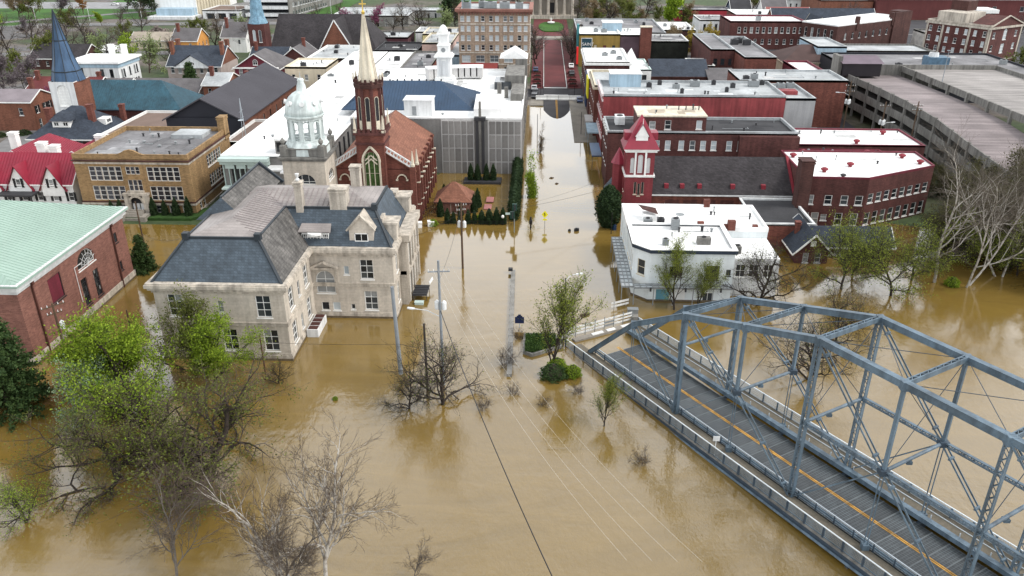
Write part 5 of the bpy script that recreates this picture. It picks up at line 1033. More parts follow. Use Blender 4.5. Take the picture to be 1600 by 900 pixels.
# ---- white roofed brick warehouse
B = Bld('white_roofed_warehouse', (60, 150, 0), "dark brick three sided warehouse with broad white roof, red roof vents and corner chimney", 'building')
fp = [(48.5, 141.6), (59.8, 141.2), (75, 149.6), (75.4, 159.2), (48.6, 159.2)]; Ww = Win(1.35, 1.8, 1, 2, white, glass, .12); Ww2 = Win(1.35, 2.4, 1, 2, white, glass, .12)
B.walls(fp, -1.5, 9.5, darkbrick, {0: [(1.3, 4.6, Ww), (4.6, 4.6, Ww), (7.5, 4.6, Ww), (10.1, 4.6, Ww), (.9, .6, Ww2), (2.7, .6, Ww2), (4.3, 1.5, Win(1.1, 1.2)), (7.0, .6, Ww2), (9.8, .6, Ww2)], 1: [(1.2 + k * 2.1, z, Ww if z > 3 else Ww2) for k in range(8) for z in (4.9, .6)], 2: spread(9.6, 3, .05, .95, (1, 5), Ww)}); B.flat(fp, 9.8, whiteroof, maroon, .25, cw=.2)
for x, y in ((49.9, 155.2), (53, 145.6), (59, 149.2), (71.2, 155.4), (73, 151.4)): vent(B, x, y, 9.5, .62)
vent(B, 55.4, 142.4, 9.5, .5, darkunit); clutter(B, 50, 72, 150, 158.5, 9.55, 5, 12, mat('white_patch', (.66, .66, .65), .7, .2, .4, .1, 2))
chimney(B, 46.8, 49.0, 139.6, 142.2, -1, 13.2, brownbrick)
for nm, lb, r in (('white_roof_rear_bay', "low white roofed bay with two red vents just behind the warehouse", (51, 70.5, 159.7, 164.8, 8.6)), ('white_roof_rear_block', "white roofed brick block with four red vents nearest the parking garage", (50.6, 80, 165.2, 179, 9.4))):
    x0, x1, y0, y1, z = r; B = block(nm, lb, x0, x1, y0, y1, z, darkbrick, whiteroof, maroon, None, 0, .25)
    for k in range(2): vent(B, x0 + 3 + 13 * k, y0 + 2.2, z - .25, .62)
    if y1 > 170: vent(B, x0 + 5, y0 + 9, z - .25, .62); vent(B, x1 - 5, y0 + 10, z - .25, .62)
# ---- flooded gabled house
B = Bld('flooded_gable_house', (46, 128, 0), "small flooded brick house with navy shingle roof and white gable trim", 'house')
B.walls(rect(43, 48.4, 124.6, 133.5), -1.5, 2.6, darkbrick, {0: [(1.75, .2, Win(.95, 1.7, 1, 2, whitedull, glass)), (3.75, .2, Win(.95, 1.7, 1, 2, whitedull, glass))]}); B.pitched(43, 48.4, 124.6, 133.5, 2.6, 5.4, 'y', shingle_n, darkbrick, (0, 0), .7, white, name='front_roof')
B.walls(rect(48.45, 60, 127.5, 133.4), -1.5, 2.2, darkbrick, {0: [(1.0, .3, Win(1.1, 1.6, 1, 2)), (2.6, .3, Win(1.2, 1.7, 1, 2)), (5, -.4, Win(1.1, 2.3, 1, 1, whitedull, glass))]}, 'wing_wall'); B.pitched(47, 60, 127.5, 133.4, 2.3, 4.6, 'x', shingle_n, None, (0, 0), .5, white, name='wing_roof')
mb = MB(); mb.box(45.25, 46.1, 124.45, 124.59, 3.1, 4.1); B.part(mb, 'gable_vent', white); chimney(B, 43.9, 44.6, 129, 129.8, 2.5, 5.6, redbrick)
# ---- parking garage
B = Bld('parking_garage', (100, 195, 0), "weathered concrete parking garage with sloping open decks and stained parapets", 'garage')
st = [(87.4, 244, 10.9), (87.7, 215, 11.8), (87.9, 195, 12.1), (88, 180, 11.7), (88, 164, 10.4), (88, 148, 9.2)]
def sta(y):
    ys_ = [s[1] for s in st][::-1]; return float(np.interp(y, ys_, [s[0] for s in st][::-1])), float(np.interp(y, ys_, [s[2] for s in st][::-1]))
yy = list(np.linspace(244, 148, 13))
for lvl, (dz, hh) in enumerate(((0, 1.75), (-3.3, 1.9), (-6.6, 1.9))):
    mb = MB()
    for a, c in zip(yy[:-1], yy[1:]):
        xa, za = sta(a); xc, zc = sta(c); za += dz; zc += dz
        v = [(xa, a, za - hh), (xc, c, zc - hh), (xc, c, zc), (xa, a, za)]; w = [(x + .3, y, z) for x, y, z in v]
        mb.face(v[::-1]); mb.face(w); mb.face([v[3], v[2], w[2], w[3]][::-1]); mb.face([v[0], v[1], w[1], w[0]])
    B.part(mb, 'parapet_band', concrete)
    mb = MB()
    for a, c in zip(yy[:-1], yy[1:]):
        xa, za = sta(a); xc, zc = sta(c); za += dz - 1.15; zc += dz - 1.15
        mb.face([(xa + .3, a, za), (104.4, a, za), (104.4, c, zc), (xc + .3, c, zc)][::-1]); mb.face([(xa + .3, a, za - .35), (104.4, a, za - .35), (104.4, c, zc - .35), (xc + .3, c, zc - .35)])
    B.part(mb, 'deck', mat("garage_deck", (.31, .265, .265), .9, .22, .12, .1, 3, hstreak=.28) if lvl == 0 else concrete)
for k, y in enumerate(yy):
    x, z = sta(y); mb = MB(); mb.box(x - .14, x + .4, y - .3, y + .3, -1, z + .2); B.part(mb, 'column', concrete)
mb = MB(); mb.box(103.5, 104, 148.5, 243, -1, 7.6); mb.box(88.6, 103.4, 243, 243.5, -1, 9.4); mb.box(88.6, 103.4, 148, 148.4, -1, 7.8); B.part(mb, 'inner_shade_wall', concrete)  # divider raised and end walls added to keep daylight off the lower decks
sr = [(y, 11.6 + .012 * (241 - y)) for y in np.linspace(241, 150, 10)]
mb = MB()
for (a, za), (c, zc) in zip(sr[:-1], sr[1:]): mb.face([(105, a, za), (132, a, za), (132, c, zc), (105, c, zc)][::-1]); mb.face([(105, a, za - .4), (132, a, za - .4), (132, c, zc - .4), (105, c, zc - .4)])
B.part(mb, 'upper_deck', mat("garage_deck_pale", (.36, .335, .32), .9, .2, .12, .1, 3, hstreak=.3))
mb = MB()
for (a, za), (c, zc) in zip(sr[:-1], sr[1:]):
    for x, t in ((104.5, .35), (132, .35)):
        mb.face([(x, a, za - .5), (x, c, zc - .5), (x, c, zc + 1.1), (x, a, za + 1.1)][::-1]); mb.face([(x + t, a, za - .5), (x + t, c, zc - .5), (x + t, c, zc + 1.1), (x + t, a, za + 1.1)]); mb.face([(x, a, za + 1.1), (x, c, zc + 1.1), (x + t, c, zc + 1.1), (x + t, a, za + 1.1)][::-1]); mb.face([(x, a, za - .5), (x, c, zc - .5), (x + t, c, zc - .5), (x + t, a, za - .5)])
mb.box(89, 132, 241, 241.4, 6, 12.9); B.part(mb, 'upper_parapet', concrete)
for y, z in sr[:-1]:
    mb = MB(); mb.box(104.1, 104.8, y - .35, y + .35, -1, z + 1.15); B.part(mb, 'column', concrete)
mb = MB(); mb.box(85.8, 96.5, 235, 240.4, 10.6, 14.2); o = B.part(mb, 'stair_tower', mat("dark_screen", (.025, .02, .025), .6)); mb = MB(); mb.face([(85.2, 234.3, 14.2), (97, 234.3, 14.2), (97, 241, 15.6), (85.2, 241, 15.6)]); mb.box(85.2, 97, 240.8, 241, 14.2, 15.6); mb.build('stair_roof', mat("plum_metal", (.17, .12, .155), .5), o, B.off); mb = MB(); mb.box(84.6, 85.7, 236, 241.5, -1, 16); B.part(mb, 'stair_pier', concrete)
for x, y, h in ((104.6, 215, 9), (104.6, 172, 9)):
    mb = MB(); mb.tube((x, y, 12), (x, y, 12 + h), .1, .07, 6); mb.beam((x - .5, y, 12 + h), (x + .5, y, 12 + h), .25, .2); B.part(mb, 'lamp_mast', greypole)
# ================================================================== FAR BUILDINGS
block('long_brick_parapet_block', "long brick block with crumbling pale parapet behind the grey block addition", 52, 80, 214, 229, 13.4, redbrick, paleroof, paleroof, None, 2, seed=31)
block('maroon_block', "maroon painted block with white roof touching the parking garage", 76.5, 84, 232, 262, 10.4, maroon, whiteroof, maroon)
block('dark_stone_block', "dark stone block with roof unit behind the brick parapet", 66, 74.5, 238, 248, 9.6, mat("dark_rubble", (.085, .075, .07), .9, .25), paleroof, paleroof, None, 1, seed=33)
B = Bld('tall_brick_block', (60, 288, 0), "tall red brick block with arched upper windows and stepped grey roof", 'building')
Wv = Win(1.3, 2.2, 1, 2, white, glass, .18)
B.block(55.3, 63.0, 271, 307, 0, 12.4, darkbrick, greyroof, paleroof, {0: [(1.7, 7.4, Win(1.3, 2.0, 1, 2, darkframe, glass)), (4.1, 7.4, Win(1.3, 2.0, 1, 2, darkframe, glass)), (6.5, 7.4, Win(1.1, 2.0, 1, 2, darkframe, glass)), (1.7, 2.6, Win(1.2, 2.8, 1, 2, white, glass)), (4.6, 2.6, Win(1.4, 2.6, 1, 1, maroon, maroon))]})
B = Bld('brick_side_block', (68, 280, 0), "red brick block with plain end wall joined to the tall brick block", 'building'); B.block(63.1, 73, 257, 302, 0, 12.2, redbrick, greyroof, paleroof, {3: spread(12, 4, .05, .95, (6.2, 2.4), Win(1.2, 2.2, 1, 2, darkframe, glass))})
for x, y in ((66, 286), (68, 289), (70, 285)): unit(B, x, y, 11.7, 2.4, 2, 1.8, darkunit)
B = Bld('brown_hip_shop', (92, 296, 0), "cream walled shop with brown hip roof behind the parking garage", 'building'); B.walls(rect(84, 104, 286, 306), 0, 6.2, cream, {}); B.pitched(84, 104, 286, 306, 6.2, 10.4, 'x', mat("brown_roof_tiles", (.10, .06, .055), .85), None, (8, 8), .8, cream)
block('flat_dark_supermarket', "wide flat block with grey patched roof and dark parapet behind the garage", 96, 152, 246, 286, 9.2, navywall, greyroof, navywall, None, 3, seed=35)
B = Bld('cooling_tower', (121, 256, 8.7), "blue steel cooling tower on the wide flat roof", 'cooling tower'); mb = MB(); mb.box(118, 124, 253, 258, 8.7, 13); B.part(mb, 'casing', mat("steel_blue", (.11, .20, .29), .6, .25, 1)); mb = MB(); mb.lathe([(1.5, 13), (1.3, 14.2), (1.2, 14.2), (1.3, 13)], (120, 255.5, 0), 14); B.part(mb, 'fan_stack', whitedull)
B = Bld('arcaded_brick_shop', (117, 300, 0), "pale blue sided brick shop with white arches behind the flat grey roof", 'building'); B.block(96, 106, 290, 312, 0, 10.6, bluegrey, paleroof, paleroof); B.block(106.2, 136, 290, 306, 0, 9.2, darkbrick, paleroof, concrete, {0: [(2 + k * 2.2, 5.4, Win(1.5, 1.8, 1, 1, white, glass, .15, arch=True)) for k in range(5)]})
B = Bld('white_roof_loft', (116, 331, 0), "dark brick loft with sloping white roof, tall white pilasters and chimneys", 'building', rz=R(36), rel=True)
lp = rect(0, 49, 0, 17); B.walls(lp, 0, 12, brownbrick, {0: spread(36, 7, .1, 1.0, (6.6,), Win(1.3, 2.6, 1, 2, whitedull, glass, .2, arch=True)), 3: spread(17, 5, .05, .95, (1.4, 6.8), Win(1.2, 3.6, 1, 2, white, glass))}); B.flat(lp, 12.4, whiteroof, whiteroof, .3)
for x in (12, 36, 42.5): mb = MB(); mb.box(x, x + 1.4, -.4, 1.0, 10, 15); B.part(mb, 'chimney', brownbrick)
mb = MB(); mb.box(37, 49.2, -.6, 0, 0, 15.0); mb.box(43, 49.2, -.5, 6, 12, 15.0); B.part(mb, 'end_wall', brownbrick)
block('white_stone_annex', "white rubble stone annex at the end of the loft", 152, 170, 330, 346, 9.4, mat("white_rubble", (.48, .46, .43), .9, .25, .6, .2, 3), greyroof, concrete, {0: [(9.5, 4, Win(1.8, 1.8, 1, 1, darkframe, glass))]})
B = Bld('brick_hotel', (156.5, 296, 0), "four storey brick hotel with white quoins, stone base and pediment", 'building', rz=R(33), rel=True)
Wt = Win(1.2, 1.9, 1, 2, white, blindglass, .15); hp = rect(0, 20, 0, 24)
B.walls(hp, 0, 16.4, darkbrick, {3: [(24 * (k + .5) / 7, z, Wt) for k in range(7) for z in (13.0, 9.6, 6.2)] + [(24 * (k + .5) / 7, 1.6, Win(1.6, 2.4, 1, 1, limetrim, glass, .2, arch=True)) for k in range(7)], 0: [(u, z, Win(1.5, 2.1, 1, 2, white, blindglass)) for u in (3.2, 16.8) for z in (12.4, 8.0)] + [(10, 11.6, Win(2.2, 3.8, 2, 3, white, blindglass, arch=True)), (10, 7.0, Win(2.2, 3.2, 2, 3, white, blindglass))]})
B.flat(hp, 16.9, greyroof, limetrim, .6)
mb = MB(); mb.face([(0, -.1, 16.4), (20, -.1, 16.4), (10, -.1, 19.6)]); mb.face([(20, -.1, 16.4), (20, 8, 16.4), (10, 8, 19.6), (10, -.1, 19.6)]); mb.face([(0, 8, 16.4), (0, -.1, 16.4), (10, -.1, 19.6), (10, 8, 19.6)]); B.part(mb, 'pediment', darkbrick)
mb = MB(); mb.beam((-.3, -.3, 16.4), (10, -.3, 19.8), .4, .35); mb.beam((10, -.3, 19.8), (20.3, -.3, 16.4), .4, .35); B.part(mb, 'pediment_trim', limetrim)
mb = MB(); mb.ring(hp, .004, .12, 4.4, 5.0); mb.ring(hp, .004, .45, 15.6, 16.3); B.part(mb, 'stone_band', limetrim)
for y in (0, 6.86, 17.1, 23.3): mb = MB(); mb.box(-.2, .0, y, y + .7, 5, 15.6); B.part(mb, 'quoin', limetrim)
for x in (0.05, 19.2): mb = MB(); mb.box(x, x + .7, -.2, -.001, 5, 15.6); B.part(mb, 'quoin', limetrim)
mb = MB(); mb.box(4, 16, 12, 23, 16.2, 19.6); B.part(mb, 'roof_penthouse', limetrim); mb = MB(); mb.box(12, 18, 17, 23.5, 19.6, 23); B.part(mb, 'roof_tower', brownbrick)
B = Bld('long_red_hall', (240, 450, 0), "very long brick hall with pale roof and small square windows at the top right", 'building')
lrb = mat('long_hall_brick', (.165, .05, .048), .85, .12, .2, .08, 4, .1)
B.walls(rect(172, 360, 440, 475), 0, 12, lrb, {0: [(60 + k * 14, 6, Win(2, 2.4, 1, 1, whitedull, glass)) for k in range(8)]}); B.pitched(172, 360, 440, 475, 12, 15.5, 'x', mat("pale_mint_roof", (.58, .66, .63), .6), lrb, (0, 0), .5, white)
B = Bld('orange_brick_hall', (158, 455, 0), "orange brick hall with stepped roof left of the long brick hall", 'building'); B.block(144, 171, 442, 475, 0, 11, orangebrick, paleroof, darkbrick)
B = Bld('green_lantern_entry', (206, 405, 0), "glazed green entrance block with white rim in front of the long brick hall", 'building'); B.block(198, 212, 400, 410, 0, 9.5, mat("green_glass", (.05, .16, .13), .3), paleroof, white); mb = MB(); mb.prism(rect(197, 213, 399, 411), 9.6, 11.2); B.part(mb, 'rim', white)
B = Bld('slate_roof_church_hall', (124, 380, 0), "brick church hall with wide slate roof and pointed porch", 'church'); B.walls(rect(103, 148, 372, 392), 0, 6, orangebrick, {}); B.pitched(103, 148, 372, 392, 6, 13.5, 'x', shingle_n, orangebrick, (0, 0), .5, white); B.walls(rect(114, 121, 356, 372), 0, 6, orangebrick, {}); B.pitched(114, 121, 356, 372, 6, 12.5, 'y', shingle_n, orangebrick, (0, 0), .4, cream)
B = Bld('white_windowed_brick_row', (92, 356, 0), "long maroon brick row with two rows of white framed windows and white roof", 'building')
B.block(77, 108, 345, 366, 0, 12.2, darkbrick, whiteroof, maroon, {0: [(4 + k * 2.5, 7.6, Win(1.2, 2.3, 1, 2, white, glass, .1)) for k in range(11)] + [(8 + k * 3, 3.2, Win(1.1, 2, 1, 2, white, glass, .1)) for k in range(8)]}); unit(B, 90, 352, 11.8, 2, 2, 1.6)
block('brick_white_top_block', "two part brick block with white roof behind the maroon brick row", 88, 118, 384, 404, 10.4, redbrick, whiteroof, white, {0: spread(30, 8, .1, .95, (5.5,), Wc)}, 2, seed=41)
block('white_cornice_house', "white block house with bracketed windows and grey roof beyond the golden trees", 70, 87, 374, 392, 9.2, whitedull, greyroof, white, {0: spread(17, 6, .06, .96, (4.8,), Win(1.1, 2.6, 1, 2, darkframe, glass)), 3: spread(18, 3, .1, .9, (4.8,), Wc)}, 0)
block('red_sided_shed', "long low bright red shed behind the white cornice house", 68, 96, 432, 446, 7.2, mat("barn_red", (.36, .03, .045), .7), greyroof, greyroof)
for n_, l_, a_ in (('white_gable_house', "white gabled house at the top edge between red sheds", (112, 124, 430, 444, 7, 12, white, greyshingle)), ('red_roof_cottage', "brick cottage with salmon pink roof near the top edge", (108, 128, 404, 416, 6, 11, darkbrick, mat("salmon_roof", (.34, .12, .11), .8))), ('blue_house', "dark blue house by the red shed", (98, 108, 440, 452, 7, 11, bluemetal, darkroof)), ('pale_long_house', "long pale house with many windows near the top edge", (130, 166, 480, 496, 8, 12, whitedull, greyshingle))):
    x0, x1, y0, y1, ze, zr, w_, r_ = a_; B = Bld(n_, ((x0 + x1) / 2, (y0 + y1) / 2, 1), l_, 'house'); B.walls(rect(x0, x1, y0, y1), 0, ze, w_, {0: spread(x1 - x0, max(2, int((x1 - x0) / 3.4)), .05, .95, (3.6,), Win(1.1, 1.9, 1, 2, white, glass))}); B.pitched(x0, x1, y0, y1, ze, zr, 'x', r_, w_, (0, 0), .5, white)
# court house portico closing the mall
B = Bld('court_portico', (5, 462, 2), "grey stone court house portico with tall columns closing the brick mall", 'building')
B.walls(rect(-9, 19, 446, 480), 1, 16, mat("grey_limestone", (.38, .34, .29), .85, .1, .3, .08, 4, .2), {0: [(14, 3.6, Win(2.6, 5.4, 1, 1, limetrim, darkframe, .3))]}); mb = MB(); mb.box(-8, 18, 438, 446, 1.2, 3.2)
for k in range(6): mb.lathe([(1.0, 3.2), (1.0, 3.7), (.8, 3.9), (.72, 13), (.95, 13.3), (.95, 13.9)], (-5.5 + k * 4.2, 440.5, 0), 14)
mb.box(-8, 18, 438.6, 446, 13.9, 16.2); mb.face([(-8.4, 438.5, 16.2), (18.4, 438.5, 16.2), (5, 438.5, 20)]); B.part(mb, 'portico', limetrim)
# ---- far left houses
B = Bld('italianate_house', (-140, 256, 0), "white italianate house with flat pale roof and arched windows", 'house'); Wi = Win(1.15, 2.6, 1, 2, darkframe, glass, .12, arch=True)
B.walls(rect(-148, -132.6, 250, 264), 0, 10.6, whitedull, {0: [(3.5, 6.6, Win(1.2, 2.2, 1, 2, darkframe, glass)), (10, 6.0, Win(1.2, 2.4, 1, 2, darkframe, glass)), (13, 6.0, Win(1.2, 2.4, 1, 2, darkframe, glass)), (13, 1.6, Win(1.2, 2.4, 1, 2, darkframe, glass))], 1: [(2 + k * 1.5, z, Wi) for k in range(2) for z in (5.6, 1.6)] + [(7.2 + k * 1.5, z, Wi) for k in range(1) for z in (5.6, 1.6)] + [(10.4 + k * 1.6, z, Wi) for k in range(2) for z in (5.6, 1.6)]})
mb = MB(); mb.ring(rect(-148, -132.6, 250, 264), -.3, .25, 8.9, 9.9); B.part(mb, 'frieze', bluegrey); mb = MB(); mb.prism(offset(rect(-148, -132.6, 250, 264), .9), 10.2, 10.8); B.part(mb, 'roof', whiteroof)
for x in (-140.2, -136): chimney(B, x - .8, x + .8, 262, 263.2, 10, 14, white)
B = Bld('pediment_house', (-115, 272, 0), "dark roofed brick house with white pediment and paired chimneys", 'house')
B.walls(rect(-124, -106, 265, 281), 0, 7.0, mat("pale_pink_front", (.42, .35, .32), .8), {0: spread(18, 7, .03, .97, (4.6,), Win(1.2, 2.2, 1, 2, whitedull, glass))}); B.pitched(-124, -106, 265, 281, 7.0, 12.4, 'x', shingle_n, orangebrick, (0, 0), .3, whitedull)
mb = MB(); mb.face([(-120.5, 263.6, 7), (-109.5, 263.6, 7), (-115, 263.6, 10.4)]); mb.box(-121, -109, 263.4, 265, 6.5, 7.0); o = B.part(mb, 'pediment', whitedull); mb = MB()
for s in (-1, 1): mb.face([(-115 + s * 6.1, 263.2, 6.9), (-115, 263.2, 10.7), (-115, 270.5, 10.7), (-115 + s * 6.1, 265.5, 6.9)])
mb.build('pediment_roof', shingle_n, o, B.off); k = B.window((-115, 263.6), 0, 7.5, Win(2.0, 1.1, 3, 1, white, glass, -.03, arch=True)); k.parent = o
for x in (-123.4, -106.6):
    for y in (270, 275): chimney(B, x - .5, x + .5, y - .8, y + .8, 9, 14, orangebrick)
B = Bld('corner_brick_house', (-140, 208, 0), "plain brick house with mauve gable roof and shuttered windows at the left edge", 'house')
B.walls(rect(-150, -133, 203, 213.5), 0, 8.6, orangebrick, {1: [(2.4, 5.2, Wk), (6.0, 5.2, Wk), (8.2, 5.2, Wk), (6.0, 1.2, Wk), (8.2, 1.2, Wk), (2.6, .8, Win(1.3, 2.8, 1, 2, white, glass))], 0: [(14, 5, Wk)]}); B.pitched(-150, -133, 203, 213.5, 8.6, 10.8, 'x', mat("mauve_roof", (.29, .25, .27), .8), orangebrick, (0, 0), .35, white); chimney(B, -138, -137, 212, 213, 9, 12.8, redbrick); chimney(B, -146, -145, 204, 205, 8, 12, darkbrick)
B.each([(-132.98, -132.88, y + s * .8 - .25, y + s * .8 + .25, z, z + 1.9) for y, z in ((205.4, 5.2), (209, 5.2), (211.2, 5.2), (209, 1.2), (211.2, 1.2)) for s in (-1, 1)], 'shutter', black)
for n_, l_, a_ in (('red_roof_row_house', "brick row house with dark red roof left of the blue spire", (-148, -128, 226, 238, 7, 9.6, darkbrick, mat("dull_red_roof", (.16, .035, .035), .8))), ('brick_stable_house', "brick house with grey roof hidden behind the blue spire", (-131, -120, 228, 238, 6, 9, redbrick, greyshingle)), ('grey_roof_cottage', "long grey roofed cottage behind the teal church roof", (-126, -101, 232, 246, 5, 8, whitedull, greyshingle)), ('leaning_brick_wall_house', "narrow orange brick house with white parapet behind the teal roof", (-99, -92, 232, 244, 7.5, 10, orangebrick, paleroof)), ('pink_tile_cottage', "white cottage with worn pink tile roof beside the charcoal roof", (-90, -75, 236, 248, 6.4, 8, whitedull, mat("pink_tile", (.40, .24, .2), .9, .3, .6, .25, 2))), ('orange_house', "orange painted house among the far left trees", (-146, -136, 320, 332, 7, 11, mat("orange_paint", (.55, .26, .07), .7), greyshingle)), ('white_gabled_cottage', "white gabled cottage right of the orange house", (-130, -120, 330, 344, 7, 12, white, greyshingle)), ('long_white_shed', "long low white roofed shed in the far left trees", (-196, -168, 318, 328, 3.6, 4.6, whitedull, whiteroof)), ('charcoal_roof_house', "dark roofed house behind the far left bare trees", (-186, -166, 290, 304, 5, 9, brownbrick, shingle)), ('tan_roof_house', "pale tan roofed house among far left trees", (-172, -150, 338, 350, 4.4, 7, cream, mat("tan_roof", (.38, .33, .27), .9))), ('dark_hip_house', "dark roofed house right of the pediment house", (-103, -90, 284, 296, 6, 9.5, brownbrick, shingle_n))):
    x0, x1, y0, y1, ze, zr, w_, r_ = a_; B = Bld(n_, ((x0 + x1) / 2, (y0 + y1) / 2, .5), l_, 'house'); B.walls(rect(x0, x1, y0, y1), 0, ze, w_, {0: spread(x1 - x0, max(2, int((x1 - x0) / 3.6)), .05, .95, (max(1.2, ze - 2.8),), Win(1.0, 1.7, 1, 2, white, glass)), 1: spread(y1 - y0, 3, .05, .95, (max(1.2, ze - 2.8),), Win(1.0, 1.7, 1, 2, white, glass))}); B.pitched(x0, x1, y0, y1, ze, zr, 'x', r_, w_, (0, 0), .4, white)
    if ze > 5: chimney(B, x0 + 1, x0 + 2, y0 + 4, y0 + 5, ze, zr + 1.8, redbrick)
# ---- modern offices and deck at the top left
B = Bld('white_office_block', (-196, 455, 0), "big white windowless office block with ribbed side at the top left", 'building')
B.block(-206, -184, 440, 500, 0, 30, white, whiteroof, white, None); mb = MB()
for k in range(12): mb.box(-184, -183.2, 441 + k * 4, 443 + k * 4, 2, 30)
B.part(mb, 'side_rib', cream); mb = MB(); mb.box(-206, -182, 428, 440, 0, 3); B.part(mb, 'podium', whitedull); mb = MB(); mb.box(-203, -184, 433, 440, 3, 6.4); B.part(mb, 'podium_glass', bluegrey)
B = Bld('drive_in_bank', (-160, 445, 0), "low white canopy building with brown roof beside the white office", 'building'); B.block(-178, -158, 432, 456, 0, 6, whitedull, brownroof, white, {0: spread(20, 3, .05, .95, (.8,), Win(4.6, 3.6, 1, 1, white, glass, 1.2, sill=False))})
B = Bld('office_parking_deck', (-132, 470, 0), "white multi level parking deck and office beside the green lawn", 'garage')
for k in range(4):
    mb = MB(); mb.box(-156, -133, 434, 470, 2.6 + k * 3.6, 4.2 + k * 3.6); B.part(mb, 'deck', whitedull)
mb = MB(); mb.box(-155, -134, 440, 469, 0, 16); B.part(mb, 'dark_core', navywall)
B.walls([(-132.8, 434), (-121, 505), (-138, 520), (-155, 500)], 0, 18, concrete, {0: [(6 + k * 3.2, z, Win(2.2, 2.0, 2, 1, whitedull, glass)) for k in range(14) for z in (3, 7, 11, 15)]}, 'office_wall'); mb = MB(); mb.prism([(-132.8, 434), (-121, 505), (-138, 520), (-155, 500)], 18, 18.4); B.part(mb, 'office_roof', paleroof)
block('low_grey_school', "low grey flat roofed school behind the dark church roof", -104, -66, 408, 430, 6.4, mat("grey_slab", (.33, .33, .31), .85), paleroof, whitedull, {0: spread(38, 9, .03, .97, (1.2,), Win(1.2, 3.8, 1, 2, white, glass))})
block('long_low_slab', "long low slab building across the top behind the lawn", -108, -46, 440, 452, 5.4, mat("grey_slab2", (.36, .36, .35), .85), paleroof, whitedull, {0: spread(62, 16, .02, .98, (1.2,), Win(1.4, 2.8, 1, 1, white, glass))})
# ================================================================== TRUSS BRIDGE
BR = empty('truss_bridge', (7.1, 93.5, 0), 0, "pale blue steel through truss bridge with grated deck running into the floodwater", 'bridge')
TH = R(31.8); D_ = Vector((math.sin(TH), -math.cos(TH), 0)); Q_ = Vector((math.cos(TH), math.sin(TH), 0)); BO = Vector((7.1, 93.5, 0)); PL = 8.72; WD = 8.25; NP = 10
def dz(a): return min(a, 61) * .028 - .05 - max(0, a - 75) * .01
def bp3(s, a, z): return BO + Q_ * s + D_ * a + Vector((0, 0, z))
UZ = {1: 8.3, 2: 13.4, 3: 16.1, 4: 18.8, 5: 18.9, 6: 19.0, 7: 19.0, 8: 19.0, 9: 19.0, 10: 18.8}
def Lp(s, n, up=0.): return bp3(s, n * PL, dz(n * PL) + up)
def Up(s, n): return bp3(s, n * PL, UZ[n])
def Mp(s, n): a = Lp(s, n); b = Up(s, n); return a + (b - a) * .5
def bpart(mb, name, m=None): return mb.build(name, m or steel, BR, tuple(BO))
def lattice(mb, p, q, w, d, pitch, mi=0, side=None):
    """two flanges joined by zigzag lacing bars"""
    p = Vector(p); q = Vector(q); ax = (q - p).normalized(); sd = Vector(side) if side is not None else Q_; sd = (sd - ax * sd.dot(ax)).normalized(); L = (q - p).length
    for s in (-1, 1): mb.beam(p + sd * s * w / 2, q + sd * s * w / 2, .1, d, mi, ax.cross(sd))
    n = max(2, int(L / pitch)); nn = ax.cross(sd)
    for f in (-1, 1):
        for k in range(n):
            a = p + ax * (L * k / n) + sd * (w / 2) * (1 if k % 2 else -1) + nn * f * d * .48; b = p + ax * (L * (k + 1) / n) + sd * (w / 2) * (-1 if k % 2 else 1) + nn * f * d * .48
            mb.beam(a, b, .07, .03, mi, nn)
